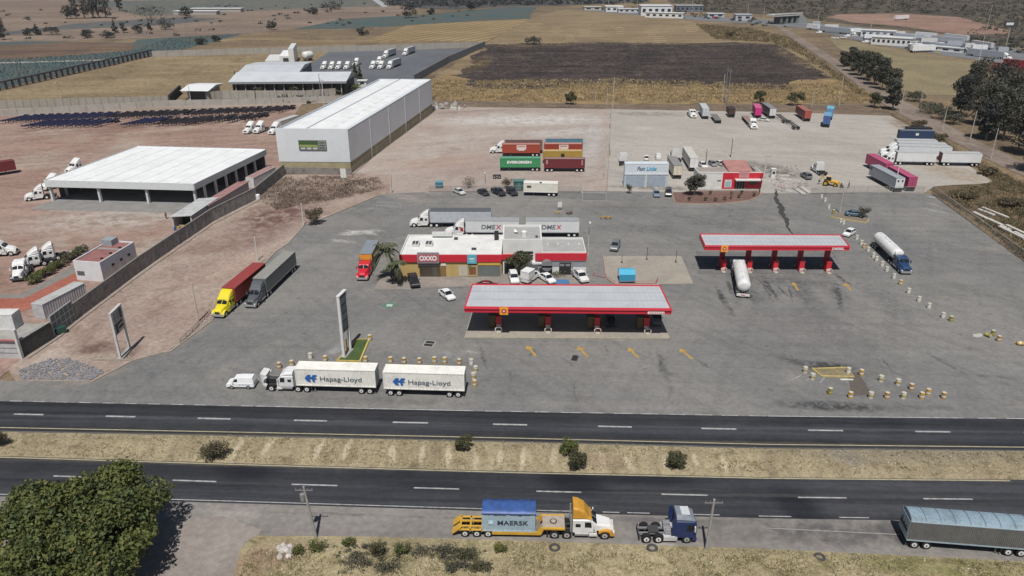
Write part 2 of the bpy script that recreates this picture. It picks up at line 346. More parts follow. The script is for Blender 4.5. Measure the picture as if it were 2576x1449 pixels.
sheet("vacant_lot", [(65, 897), (355, 684), (535, 560), (644, 503), (716, 440), (885, 438), (985, 440), (985, 490), (956, 493), (804, 556), (764, 571), (726, 615), (694, 635), (530, 812), (430, 888), (412, 890), (337, 910), (235, 963), (40, 960), (20, 930)], .12, vac, 5, 0, 23)
cyard = gmat("gravel_yard", A(181, 169, 160), A(170, 154, 145), .03, patch=[(.05, .52, .72, A(190, 182, 174), .7), (.12, .56, .68, A(156, 142, 131), .6)], fine=(1.0, .14), streaks=[(R(20), .02, .3, .4, .7, .12), (R(70), .03, .3, .42, .7, .08)],
    blobs=[(1150, 305, 1500, 300, 13, A(206, 203, 198), .95, .3), (1330, 340, 1510, 330, 10, A(196, 192, 186), .8), (1000, 420, 1180, 400, 9, A(178, 154, 140), .7), (1480, 440, 1500, 300, 4, A(186, 184, 182), .8), (1090, 285, 1300, 276, 3, A(140, 126, 114), .6)])
sheet("gravel_yard", [(884, 438), (1093, 280), (1100, 268), (1536, 274), (1534, 350), (1527, 486), (1079, 487), (985, 490), (985, 440)], .13, cyard, 8, .5, 24)
ryard = gmat("grey_gravel_yard", A(186, 180, 173), A(174, 168, 160), .03, patch=[(.05, .55, .75, A(196, 190, 180), .6)], fine=(1.0, .1), streaks=[(R(-5), .02, .3, .4, .7, .12), (R(-40), .03, .35, .42, .7, .1)],
    blobs=[(1545, 285, 1720, 290, 5, A(140, 130, 120), .7), (1900, 415, 1990, 440, 6, A(104, 98, 92), .8), (1530, 470, 1760, 476, 3, A(120, 112, 100), .8), (2350, 420, 2470, 460, 8, A(160, 142, 120), .7), (2240, 300, 2300, 330, 5, A(136, 118, 100), .8)])
sheet("grey_gravel_yard", [(1537, 272), (1700, 276), (2120, 280), (2240, 292), (2340, 345), (2440, 420), (2500, 460), (2350, 470), (2320, 490), (1920, 488), (1527, 486)], .14, ryard, 6, .8, 25)
sheet("yard_edge_soil", [(1100, 252), (1530, 264), (2200, 262), (2245, 292), (2000, 284), (1537, 275), (1100, 269)], .15, gmat("yard_edge", A(118, 104, 92), A(142, 124, 106), .1, fine=(.8, .3), streaks=[(.0, .03, .4, .35, .7, .4)]), 4, .8, 26)
sheet("wall_lane", [(-300, 285), (425, 260), (640, 252), (900, 240), (950, 218), (945, 255), (870, 258), (640, 268), (-300, 306)], .11, gmat("lane_soil", A(166, 152, 140), A(148, 132, 120), .05, fine=(.8, .2)), 8, .6, 27)
farlot = gmat("far_lot_asphalt", A(112, 115, 121), A(104, 107, 112), .05, fine=(.8, .1), streaks=[(R(70), .04, .2, .4, .7, .1)])
sheet("far_lot", [(785, 196), (783, 160), (829, 130), (1177, 122), (1044, 206), (960, 232), (870, 212)], .11, farlot, 8, 0, 28)
# --- the fuel-station apron
lotc = A(141, 139, 136); st = []
dk = A(92, 92, 94); dk2 = A(72, 72, 74); lt = A(168, 168, 167); ltw = A(182, 180, 176)
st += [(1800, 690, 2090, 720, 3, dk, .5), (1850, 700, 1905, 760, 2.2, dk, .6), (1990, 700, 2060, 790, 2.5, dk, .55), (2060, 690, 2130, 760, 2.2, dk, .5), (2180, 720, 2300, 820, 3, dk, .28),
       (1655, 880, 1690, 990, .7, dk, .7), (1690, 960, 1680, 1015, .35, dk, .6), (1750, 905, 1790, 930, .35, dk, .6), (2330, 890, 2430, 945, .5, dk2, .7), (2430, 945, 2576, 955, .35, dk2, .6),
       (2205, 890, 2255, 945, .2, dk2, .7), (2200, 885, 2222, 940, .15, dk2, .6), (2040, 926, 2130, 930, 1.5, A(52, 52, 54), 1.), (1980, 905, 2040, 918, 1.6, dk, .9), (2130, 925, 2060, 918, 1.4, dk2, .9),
       (1960, 1018, 2230, 1030, 1.6, dk2, .9), (2230, 1025, 2420, 1030, .8, dk, .5), (1300, 845, 1690, 862, 1.0, A(160, 152, 142), .7), (1420, 880, 1500, 890, 4, A(148, 143, 138), .5),
       (1170, 884, 1210, 892, .5, lt, .8), (1120, 890, 1150, 905, 1., lt, .6), (830, 890, 858, 872, 1.2, lt, .7), (860, 590, 950, 583, 1.8, A(196, 193, 188), 1.), (845, 606, 885, 612, 1.3, A(192, 189, 184), 1.), (880, 582, 945, 592, 1.0, A(196, 193, 188), 1.), (700, 660, 900, 600, 3.5, A(152, 150, 146), .6),
       (690, 560, 950, 555, 6, A(146, 143, 140), .5), (930, 620, 800, 720, 5, A(144, 143, 142), .5), (2320, 525, 2390, 540, 1.2, lt, .6), (2330, 495, 2365, 500, 1.0, ltw, .8), (2335, 512, 2360, 518, .7, lt, .7),
       (960, 700, 1150, 706, 2.2, A(150, 140, 130), .6), (1105, 706, 1160, 722, 2., dk, .6), (960, 735, 1010, 745, 1.5, A(120, 116, 110), .5), (1330, 900, 1345, 880, .3, dk, .5), (1445, 905, 1450, 898, .4, dk2, .8),
       (1300, 640, 1310, 640, .1, dk, .1), (1530, 575, 1700, 580, 4, A(112, 112, 114), .7), (1090, 505, 1680, 515, 3, A(152, 148, 143), .7), (560, 830, 760, 690, 4, A(142, 140, 137), .5), (1740, 560, 1900, 575, 4, A(114, 114, 116), .6), (2180, 560, 2300, 640, 6, A(120, 120, 123), .6), (1100, 960, 1500, 975, 3, A(118, 117, 116), .5), (1500, 940, 1800, 985, 4, A(138, 136, 132), .5), (300, 960, 560, 900, 5, A(120, 121, 122), .5), (1690, 545, 1750, 550, .6, dk, .6), (1335, 576, 1460, 600, 2.0, dk, .4),
       (2050, 800, 2200, 900, 5, A(124, 122, 124), .5), (1900, 800, 2100, 850, 6, A(128, 122, 122), .45), (200, 985, 640, 1000, 2, A(126, 126, 124), .5), (680, 1000, 1180, 1014, 1.3, A(112, 110, 107), .6),
       (1240, 1010, 1900, 1035, 1.5, A(150, 148, 144), .5), (2120, 955, 2145, 952, .1, dk, .1), (2380, 900, 2576, 960, 4, A(126, 128, 132), .5), (1960, 480, 1990, 520, 1.6, A(150, 140, 128), .5),
       (980, 490, 1080, 510, 3, A(166, 156, 146), .7), (1010, 470, 1080, 486, 2, A(176, 164, 152), .8), (430, 880, 530, 815, 1.4, A(160, 146, 134), .6), (140, 975, 330, 930, 1.6, A(158, 148, 138), .6)]
rs_ = random.Random(12)
for k in range(13):
    x = rs_.uniform(1790, 2130); y = rs_.uniform(686, 735); st.append((x, y, x + rs_.uniform(12, 45), y + rs_.uniform(25, 75), rs_.uniform(.25, .8), dk2, .8))
for k in range(7):
    x = rs_.uniform(1200, 1700); y = rs_.uniform(860, 960); st.append((x, y, x + rs_.uniform(-10, 40), y + rs_.uniform(20, 70), rs_.uniform(.15, .4), dk, .6))
def lotmat(bl): return gmat("worn_asphalt", lotc, A(127, 126, 125), .03, patch=[(.06, .55, .7, A(152, 148, 142), .6), (.2, .6, .72, A(112, 111, 110), .45), (.5, .62, .7, A(100, 99, 99), .6), (1.4, .66, .72, A(80, 80, 81), .6)], fine=(1.6, .13),
    streaks=[(ROAD_A, .03, .5, .42, .72, .14), (R(65), .04, .4, .45, .72, .12), (R(-52), .05, .5, .45, .72, .14)], blobs=bl, warp=.9, warps=.6, bump=(.3, .03), brks=.8)
SX = 1730; SM = 70
stl = [b for b in st if min(b[0], b[2]) < SX + SM]; stR = [b for b in st if max(b[0], b[2]) > SX - SM]
ytop, ybot = 484.7, at(LA_OUT, SX) + 2
sheet("asphalt_lot", [(-600, 945), (-100, 952), (40, 961), (235, 963), (337, 910), (412, 890), (430, 888), (530, 812), (694, 635), (726, 615), (764, 571), (804, 556), (956, 493), (985, 488), (1079, 483), (1527, 482), (1690, 484), (SX, ytop), (SX, ybot)] + [(x, at(LA_OUT, x) + 2) for x in reversed(XS[:-1]) if x < SX], .16, lotmat(stl), 8, .12, 29)
sheet("asphalt_lot", [(SX, ybot), (SX, ytop), (1918, 487), (2182, 486), (2344, 489), (2460, 575), (2576, 662), (2760, 800), (3100, 1062)] + [(x, at(LA_OUT, x) + 2) for x in reversed(XS[:-1]) if x > SX], .16, lotmat(stR), 8, .12, 29)
slab = gmat("pale_concrete", A(172, 164, 152), A(158, 151, 142), .12, fine=(1.5, .1), blobs=[(1560, 690, 1600, 650, 1.5, A(150, 138, 128), .6)], patch=[(.4, .6, .7, A(140, 132, 124), .5)])
# --- highway
roadm = gmat("highway_asphalt", A(82, 83, 88), A(70, 72, 78), .05, fine=(1.5, .12), streaks=[(ROAD_A, .012, .8, .34, .66, .38), (ROAD_A, .004, .34, .35, .65, .34), (ROAD_A + R(3), .25, 1.6, .5, .72, .16)], bump=(.25, .02), warp=.3, rough=.85, brks=None,
    blobs=[(590, 1178, 660, 1185, 3, A(44, 47, 56), .6), (1400, 1200, 1480, 1225, 3.4, A(40, 43, 52), .8), (1985, 1256, 2030, 1300, 3, A(44, 47, 54), .8), (1740, 1200, 1790, 1240, 1.5, A(86, 88, 92), .6), (1300, 1240, 2600, 1258, .45, A(104, 105, 108), .7), (-200, 1196, 1300, 1239, .4, A(100, 102, 106), .6), (-300, 1085, 1300, 1106, .35, A(110, 106, 98), .7), (1300, 1106, 2700, 1130, .35, A(110, 106, 98), .7), (-300, 1148, 1300, 1193, .35, A(112, 106, 96), .7), (1300, 1193, 2600, 1212, .35, A(112, 106, 96), .7), (1000, 1225, 1200, 1231, 1.2, A(58, 60, 67), .8), (900, 1058, 1050, 1062, 1.0, A(60, 62, 69), .7), (2100, 1064, 2300, 1070, 1.2, A(62, 64, 70), .7),
           (-200, 1042, 1300, 1071.5, .45, A(98, 100, 106), .65), (1300, 1071.5, 2700, 1092, .45, A(96, 98, 105), .65), (1460, 1205, 1800, 1216, 1.5, A(46, 49, 57), .7)])
band("highway_road", LA_OUT, 1.0, LA_IN, 7, .20, roadm)
sheet("far_road", [(928, -6), (946, -6), (976, 17), (962, 18)], .2, P(A(176, 178, 182), .9, 0, .1, .05), 40, 0, 33)
band("highway_road", LB_IN, -3, LB_OUT, 5, .20, roadm)
sh = gmat("road_shoulder", A(150, 145, 140), A(136, 131, 127), .06, fine=(1.4, .16), streaks=[(ROAD_A, .03, .5, .35, .7, .2)], warp=.5, bump=(.3, .03),
    blobs=[(1850, 1330, 2420, 1360, 3.2, A(100, 98, 98), .8), (1560, 1320, 1900, 1335, 1.5, A(112, 110, 108), .6), (1290, 1300, 1900, 1318, .5, A(100, 100, 102), .6), (520, 1290, 640, 1300, 1.5, A(176, 170, 164), .7), (650, 1290, 1250, 1310, .3, A(104, 102, 100), .6), (1640, 1372, 1690, 1376, .6, A(186, 182, 178), .8), (2220, 1332, 2500, 1380, 2, A(94, 93, 94), .6)])
band("road_shoulder", LB_OUT, 3, LV, 6, .17, sh)
band("road_shoulder", LA_IN, 4, LA_IN, 11, .18, P(A(104, 102, 98), .9, 0, .3, .4))
sheet("side_track", [(-300, 1310), (0, 1320), (430, 1318), (560, 1300), (660, 1335), (620, 1385), (600, 1449), (590, 1560), (-300, 1560)], .19, gmat("side_track", A(160, 152, 146), A(146, 137, 131), .1, fine=(1.4, .15), streaks=[(R(80), .1, .6, .4, .7, .12)]), 2, .35, 30)
# --- rough grassy ground between and below the carriageways
def rough_strip(name, top, dt, bot, db, nx, ny, z0, amp, mat, edge, fs=.35, kind='structure', cut=False):
    mb = MB(); vs = []
    for j in range(ny + 1):
        for i in range(nx + 1):
            x = -420 + 3440 * i / nx; f = j / ny
            y = (at(bot, x) + db) * (1 - f) + (at(top, x) + dt) * f
            p = G(x, y); e = min(1, min(f if edge[0] else 1, 1 - f) * edge[2])
            h = noise.fractal(Vector((p.x, p.y, 3.3)) * fs, .9, 2.1, 4)
            cutx = 640 - (y - 1340) * .9 if y < 1385 else 600 - (y - 1385) * .25
            q = max(0, min(1, (x - cutx) / 14)) if cut else 1
            vs.append((p.x, p.y, (z0 + e * (amp * (.6 + .8 * h))) * q + .02 * (1 - q)))
    k = nx + 1
    mb.add(vs, [(j * k + i, j * k + i + 1, (j + 1) * k + i + 1, (j + 1) * k + i) for j in range(ny) for i in range(nx)], mat, True)
    return tag(link(name, mb.mesh(name)), kind=kind)
strawg = A(168, 150, 112)
med_b = [(190 + i * 0, 0, 0, 0, 0) for i in range(0)]
for (x0, y0, x1, y1) in [(610, 1105, 582, 1168), (815, 1110, 790, 1165), (885, 1112, 860, 1160), (990, 1118, 985, 1165), (1065, 1122, 1058, 1172), (1130, 1126, 1128, 1178), (1195, 1128, 1196, 1180), (1262, 1132, 1258, 1180), (1318, 1136, 1312, 1186), (1392, 1136, 1390, 1180), (1512, 1142, 1518, 1188), (1565, 1142, 1590, 1188), (1670, 1150, 1672, 1180), (1745, 1150, 1752, 1180), (1818, 1152, 1826, 1190), (690, 1108, 660, 1150)]:
    med_b.append((x0, y0, x1, y1, .5, A(206, 193, 166), .85))
med_b += [(2000, 1140, 2560, 1150, 3, A(150, 140, 122), .8), (2090, 1130, 2150, 1165, 2, A(146, 138, 126), .8), (1460, 1160, 1560, 1170, 1.5, A(146, 128, 108), .6)]
medm = gmat("dry_median_grass", A(174, 161, 132), A(158, 145, 119), .12, patch=[(.35, .54, .66, A(118, 108, 84), .7), (.9, .56, .66, A(176, 164, 138), .7)], fine=(3.0, .3), blobs=med_b, warp=.5, brks=None, streaks=[(ROAD_A + R(90), .12, .8, .4, .7, .22)])
rough_strip("median_strip", LA_IN, 9, LB_IN, -2, 420, 16, .17, .30, medm, (1, 1, 3.))
verm = gmat("dry_verge_grass", A(172, 160, 128), A(156, 144, 114), .12, patch=[(.3, .52, .66, A(118, 112, 80), .75), (.9, .56, .66, A(178, 166, 138), .6)], fine=(3.0, .32), warp=.6,
    blobs=[(600, 1449, 700, 1400, 3, A(150, 126, 106), .8), (640, 1400, 760, 1380, 1.5, A(150, 130, 112), .7), (2160, 1420, 2576, 1449, 2.5, A(120, 118, 72), .7)])
rough_strip("grass_verge", LV, 0, [(0, 1520), (2576, 1560)], 0, 480, 36, .17, .34, verm, (0, 1, 8.), cut=True)
# --- painted markings
def stripe(mb, p, q, wd, z, mat):
    d = (q - p).normalized(); n = Vector((-d.y, d.x, 0)) * (wd / 2)
    mb.quad(*[(v.x, v.y, z) for v in (p - n, q - n, q + n, p + n)], mat)
WPAINT = P(A(196, 196, 196), .7, 0, .5, 1.6, "road_white"); YPAINT = P(A(190, 180, 150), .7, 0, .3, 1.2, "road_yellow")
def lines(name, segs, wd, mat, ln=None, z=.206):
    mb = MB()
    for s in segs:
        if ln is not None:
            xs = [s[0] + (s[1] - s[0]) * i / max(1, int((s[1] - s[0]) / 120)) for i in range(max(1, int((s[1] - s[0]) / 120)) + 1)]
            ps = [G(x, at(ln, x)) for x in xs]
        else: ps = [G(*s[0]), G(*s[1])]
        for a, b in zip(ps, ps[1:]): stripe(mb, a, b, wd, z, mat)
    return tag(link(name, mb.mesh(name)), kind='structure')
lines("lane_dashes", [(-200, -125), (36, 110), (267, 341), (498, 580), (740, 823), (988, 1077), (1240, 1326), (1504, 1589), (1764, 1852), (2032, 2120), (2302, 2390), (2575, 2665)], .34, WPAINT, LA_MID)
lines("lane_dashes", [(135, 245), (435, 545), (734, 849), (1041, 1155), (1349, 1462), (1664, 1780), (2007, 2129), (2322, 2446), (2640, 2760)], .24, WPAINT, LB_MID)
d1 = [(-90 + i * 58, -60 + i * 58) for i in range(0, 13)]
lines("edge_line", d1 + [(644, 1189), (1221, 1261), (1285, 1325), (1345, 1382), (1412, 1462), (1482, 1520), (1545, 1592), (1612, 1657), (1682, 1724), (1748, 1792), (1815, 1857), (1884, 1925), (1932, 2422), (2458, 2504), (2530, 2700)], .2, WPAINT, LA_OUT)
lines("edge_line", [(-300, 1330), (1350, 1450), (1516, 1558), (1578, 1634), (1690, 1810), (1908, 1990), (2110, 2185), (2480, 2800)], .15, WPAINT, LB_OUT)
lines("edge_line", [(-300, 2800)], .2, YPAINT, LA_IN); lines("edge_line", [(-300, 2540)], .22, YPAINT, LB_IN)
lines("edge_line", [(1932, 2280)], .15, P(A(170, 168, 165), .8, 0, .3, 2), [(1932, 1332), (2280, 1349)])
lines("parking_line", [((2040, 492), (2295, 555)), ((1497, 548), (1480, 545))], .15, P(A(165, 165, 163), .8, 0, .3, 2), None, .166)
# arrows on the apron
def arrow(mb, x0, y0, x1, y1, mat):
    p = G(x0, y0); q = G(x1, y1); d = (q - p).normalized(); n = Vector((-d.y, d.x, 0)); e = q - d * 1.3
    stripe(mb, p, e, .42, .168, mat)
    a, b = e + n * .75, e - n * .75; mb.add([(v.x, v.y, .168) for v in (b, q, a)], [(0, 1, 2)], mat)
mb = MB(); ya = P(A(206, 166, 84), .7, 0, .35, 1.6, "arrow_yellow")
for a in [(1349, 899, 1325, 871), (1479, 900, 1453, 873), (1606, 902, 1580, 876), (1741, 905, 1709, 878)]: arrow(mb, *a, ya)
for a in [(2007, 732, 1995, 712), (2141, 733, 2125, 714)]: arrow(mb, *a, ya)
tag(link("pavement_arrows", mb.mesh("pavement_arrows")), kind='structure')
# green assembly-point mark: four arrows pointing at a white centre
mb = MB(); gm = P(A(70, 150, 112), .7, 0, .3, 2, "mark_green"); c = G(980, 770)
mb.box(c.x - .55, c.x + .55, c.y - .5, c.y + .5, .161, .168, P(A(200, 215, 205), .7, 0, .2, 2))
for k in range(4):
    M = Matrix.Translation((c.x, c.y, 0)) @ Matrix.Rotation(k * math.pi / 2, 4, 'Z')
    mb.add([(.45, 0, .172), (.95, -.5, .172), (.95, -.22, .172), (1.5, -.22, .172), (1.5, .22, .172), (.95, .22, .172), (.95, .5, .172)], [tuple(range(7))], gm, False, M)
tag(link("assembly_point_mark", mb.mesh("assembly_point_mark")), kind='structure')
# drainage trench: dark winding trail across the apron, and the dip by the exit
def trail(name, pts, mat, z):
    L = []; Rr = []
    for i, (x, y, wd) in enumerate(pts):
        p = G(x, y); a = G(*pts[max(0, i - 1)][:2]); b = G(*pts[min(len(pts) - 1, i + 1)][:2]); d = (b - a).normalized(); n = Vector((-d.y, d.x, 0)) * wd / 2
        L.append(p + n); Rr.append(p - n)
    mb = MB(); k = len(pts)
    mb.add([(v.x, v.y, z) for v in L + Rr], [(i, k + i, k + i + 1, i + 1) for i in range(k - 1)], mat)
    return tag(link(name, mb.mesh(name)), kind='structure')
tw = []
for i in range(46):
    f = i / 45; tw.append((1950 + 8 * f + 38 * max(0, f - .15) + 2.5 * math.sin(i * .45) + 1.2 * math.sin(i * 1.3), 478 + f * 112, (.5 + 1.5 * max(0, 1 - abs(f - .45) * 2.1)) * (.8 + .5 * noise.noise(Vector((i * .35, 4, 1)))) * rnd.uniform(.85, 1.15)))
trail("drainage_trench", tw, P((.05, .047, .045), .95, 0, .4, 2), .168)
trail("wet_stain", [(2148, 938, 1.2), (2152, 955, 2.2), (2160, 975, 2.6), (2168, 992, 3.4), (2172, 996, 3.6)], P(A(108, 98, 92), .9, 0, .3, 1), .168)
# ============================================================ BUILDERS (x forward, z up)
def wheel(T, x, y, r=.52, wd=.3, rim=None, lod=0):
    t = T.p("wheel"); a = y - wd / 2; b = y + wd / 2; s = 1 if y > 0 else -1
    t.cyl((x, a, r), (x, b, r), r, r, tyre_m(), 14 if lod == 0 else 9)
    o = T.p("rim", t) if lod == 0 else t
    yo = y + s * wd / 2
    o.cyl((x, yo - s * .05, r), (x, yo + s * .015, r), r * .62, r * .58, rim or WHITE, 12 if lod == 0 else 8, False)
    if lod == 0: o.cyl((x, yo, r), (x, yo + s * .07, r), r * .2, r * .16, DGREY, 8, False)
def ring(x, hb, ht, z0, z1, c=.12):
    """rounded-rectangle section across the vehicle"""
    return [(x, -hb + c, z0), (x, hb - c, z0), (x, hb, z0 + c), (x, ht, z1 - c), (x, ht - c, z1), (x, -ht + c, z1), (x, -ht, z1 - c), (x, -hb, z0 + c)]
def tractor(paint, loc, rz, label, lod=1, roof='high', accent=None, open_hood=False, chrome=None, group=None, cat="truck tractor", rims=None, fend=None, decal=None):
    """bonneted road tractor with sleeper"""
    T = Thing("truck_tractor"); ac = accent or paint; hi = {'high': 3.95, 'mid': 3.35, 'low': 2.95}.get(roof, roof); fd = fend or paint; ch = chrome or SILVER
    f = T.p("chassis")
    for s in (-1, 1): f.box(-3.7, 3.6, s * .42 - .07, s * .42 + .07, .62, .92, DGREY)
    f.box(-3.7, -3.55, -.5, .5, .55, .95, DGREY); f.box(-2.5, -1.5, -.55, .55, .95, 1.12, BLACK); f.box(-.7, .9, -.55, .55, .55, 1.05, BLACK)
    for x in (-2.7, -1.35, 2.75): f.cyl((x, -1.0, .52), (x, 1.0, .52), .11, .11, BLACK, 6)
    for s in (-1, 1): f.box(-3.55, -3.4, s * .95 - .3, s * .95 + .3, .35, 1.0, BLACK)
    c = T.p("cab")
    x0, x1 = -.75, 1.85
    hm_ = hi - .75
    c.loft([ring(x0, 1.2, 1.18, .85, 2.75), ring(.95, 1.2, 1.18, .85, 2.75), ring(1.25, 1.18, 1.08, .85, 2.62), ring(x1, 1.12, 1.0, .85, 1.98)], paint)
    if roof != 'low':
        r = T.p("roof_fairing")
        if roof != 'mid': r.loft([ring(x0, 1.18, 1.12, 2.72, hi, .2), ring(-.2, 1.18, 1.1, 2.72, hi - .12, .2), ring(.45, 1.16, 1.05, 2.72, hi - .5, .2), ring(1.0, 1.14, 1.0, 2.7, 3.02, .14), ring(1.3, 1.08, .98, 2.58, 2.74, .06)], ac)
        else: r.loft([ring(x0, 1.18, 1.12, 2.72, hi, .15), ring(.5, 1.17, 1.1, 2.72, hi - .08, .15), ring(1.25, 1.1, 1.0, 2.6, 2.8, .08)], ac)
    wd = T.p("windscreen")
    for s in (-1, 1): wd.quad((1.275, s * .06, 2.56), (1.275, s * .98, 2.5), (1.83, s * .93, 2.04), (1.835, s * .06, 2.06), glass_m()) if s < 0 else wd.quad((1.835, .06, 2.06), (1.83, .93, 2.04), (1.275, .98, 2.5), (1.275, .06, 2.56), glass_m())
    if True:
        M = [(v[0] + .035, v[1], v[2] + .03) for v in wd.v]; wd.v = M
    sw = T.p("windows")
    for s in (-1, 1):
        y = s * 1.215; q = [(.55, y, 1.72), (1.3, y, 1.72), (1.22, s * 1.2, 2.42), (.55, s * 1.2, 2.45)]
        sw.quad(*(q if s < 0 else q[::-1]), glass_m())
        q = [(-.45, y, 1.75), (0.1, y, 1.75), (.1, s * 1.21, 2.2), (-.45, s * 1.21, 2.2)]
        sw.quad(*(q if s < 0 else q[::-1]), glass_m())
    h = T.p("hood", None)
    H = Matrix.Translation((3.75, 0, .75)) @ Matrix.Rotation(R(72), 4, 'Y') @ Matrix.Translation((-3.75, 0, -.75)) if open_hood else None
    h.loft([ring(1.84, 1.06, .98, 1.0, 1.95, .14), ring(2.4, .98, .9, .95, 1.88, .16), ring(3.3, .86, .74, .85, 1.66, .18), ring(3.72, .76, .6, .75, 1.35, .2)], paint, H)
    for s in (-1, 1):
        pr = [(2.05, .78), (2.1, 1.08), (2.4, 1.28), (3.0, 1.3), (3.45, 1.08), (3.7, .7), (3.7, .5), (3.35, .5), (3.2, .95), (2.85, 1.1), (2.5, 1.05), (2.25, .85)]
        h.prism(pr, s * 1.17 - .06 - (.32 if s > 0 else 0), s * 1.17 + .06 + (.32 if s < 0 else 0), fd, H)
    g = T.p("grille", h if not open_hood else h)
    g.quad((3.735, -.5, .8), (3.735, .5, .8), (3.735, .42, 1.28), (3.735, -.42, 1.28), BLACK, H)
    if open_hood:
        e = T.p("engine"); e.box(1.95, 3.3, -.38, .38, .8, 1.75, BLACK); e.box(3.3, 3.42, -.55, .55, .75, 1.75, DGREY); e.cyl((2.1, .2, 1.7), (3.1, .2, 1.75), .16, .16, DGREY, 8); e.cyl((2.2, -.5, 1.3), (2.9, -.5, 1.35), .2, .2, BLACK, 8)
    b = T.p("bumper"); b.loft([ring(3.6, 1.15, 1.12, .35, .78, .05), ring(3.85, 1.05, 1.02, .38, .74, .05)], ch if lod == 0 and not fend else fd)
    if decal:
        for s in (-1, 1): T.p('decal').add([(x, s * 1.225, z) for x, z in ((-.6, 1.3), (.2, 1.5), (-.1, 1.75), (.5, 2.6), (-.3, 2.3), (-.6, 1.9))], [tuple(range(6))], decal)
    for s in (-1, 1):
        l = T.p("headlight"); l.box(3.62, 3.8, s * .92 - .14, s * .92 + .14, .82, 1.02, P((.7, .72, .74), .15, 0, 0))
        k = T.p("fuel_tank"); k.cyl((-.5, s * .92, .68), (1.0, s * .92, .68), .33, .33, ch if lod == 0 else paint, 10); k.box(1.05, 1.9, s * .95 - .25, s * .95 + .25, .42, .8, paint)
        m = T.p("mirror"); m.box(1.5, 1.62, s * 1.45 - .12, s * 1.45 + .12, 1.75, 2.35, paint); m.box(1.52, 1.57, s * 1.22 - .14, s * 1.22 + .14, 2.2, 2.24, BLACK)
        if lod == 0: e = T.p("exhaust_stack"); e.cyl((-.92, s * .95, .9), (-.92, s * .95, 3.3), .1, .1, SILVER, 8)
        wheel(T, 2.75, s * 1.05, .52, .3, rims, lod)
        for x in (-2.7, -1.35): wheel(T, x, s * .93, .52, .56, rims, lod)
    return T.build(loc, rz, label, cat, group, lod == 2, .03 if lod == 0 else 0)
def cabover(paint, loc, rz, label, lod=0, roofc=None, group=None):
    T = Thing("truck_tractor"); f = T.p("chassis")
    for s in (-1, 1): f.box(-3.3, 2.6, s * .42 - .07, s * .42 + .07, .65, .95, GREY)
    f.box(-2.2, -1.0, -.55, .55, .95, 1.15, DGREY); f.box(-3.3, -3.15, -1.1, 1.1, .55, .85, DGREY); f.box(-.4, .5, -.9, .9, .9, 1.2, GREY)
    f.box(-.45, .35, .15, .75, 1.2, 1.75, SILVER); f.cyl((-.2, -.4, 1.25), (.6, -.4, 1.25), .2, .2, GREY, 8)
    for x in (-2.45, -1.1, 2.1): f.cyl((x, -1.0, .52), (x, 1.0, .52), .11, .11, BLACK, 6)
    for s in (-1, 1):
        f.prism([(-3.0, 1.02), (-1.9, 1.02), (-1.9, 1.1), (-3.0, 1.1)], s * 1.0 - .28, s * 1.0 + .28, BLACK) if False else None
    c = T.p("cab")
    c.loft([ring(.75, 1.22, 1.2, .75, 3.1), ring(2.75, 1.22, 1.18, .7, 3.05), ring(3.05, 1.2, 1.1, .6, 2.75), ring(3.12, 1.16, 1.12, .55, 1.75)], paint)
    r = T.p("roof_fairing"); r.loft([ring(.75, 1.18, 1.0, 3.08, 3.75, .2), ring(1.4, 1.18, 1.0, 3.08, 3.7, .2), ring(2.4, 1.16, .95, 3.06, 3.4, .15), ring(2.9, 1.1, .9, 3.0, 3.1, .04)], roofc or paint)
    sp = T.p("sunroof"); sp.box(1.35, 2.3, -.7, .7, 3.56, 3.74, P((.55, .58, .6), .4, 0, .2, 2)); 
    w = T.p("windscreen"); w.quad((3.135, -1.02, 1.8), (3.135, 1.02, 1.8), (3.075, 1.0, 2.68), (3.075, -1.0, 2.68), glass_m())
    sw = T.p("windows")
    for s in (-1, 1):
        y = s * 1.225; q = [(1.95, y, 1.75), (2.9, y, 1.75), (2.8, s * 1.215, 2.6), (1.95, s * 1.215, 2.6)]
        sw.quad(*(q if s < 0 else q[::-1]), glass_m())
        p_ = T.p("air_deflector"); p_.box(.3, .75, s * 1.2 - .03, s * 1.2 + .03, 1.2, 3.4, paint)
        m = T.p("mirror"); m.box(2.75, 2.9, s * 1.45 - .14, s * 1.45 + .14, 1.9, 2.6, P((.62, .64, .66), .3, 0, .1))
        k = T.p("fuel_tank"); k.box(-.55, 1.0, s * .95 - .3, s * .95 + .3, .38, .95, P((.62, .63, .64), .4, .2, .2))
        wheel(T, 2.1, s * 1.05, .53, .3, P((.5, .5, .5), .4, .3), lod)
        for x in (-2.45, -1.1): wheel(T, x, s * .93, .53, .56, None, lod)
    b = T.p("bumper"); b.box(2.7, 3.2, -1.2, 1.2, .35, .75, paint); b.box(3.13, 3.17, -.8, .8, .85, 1.6, BLACK)
    return T.build(loc, rz, label, "truck tractor", group, lod == 2, .03 if lod == 0 else 0)
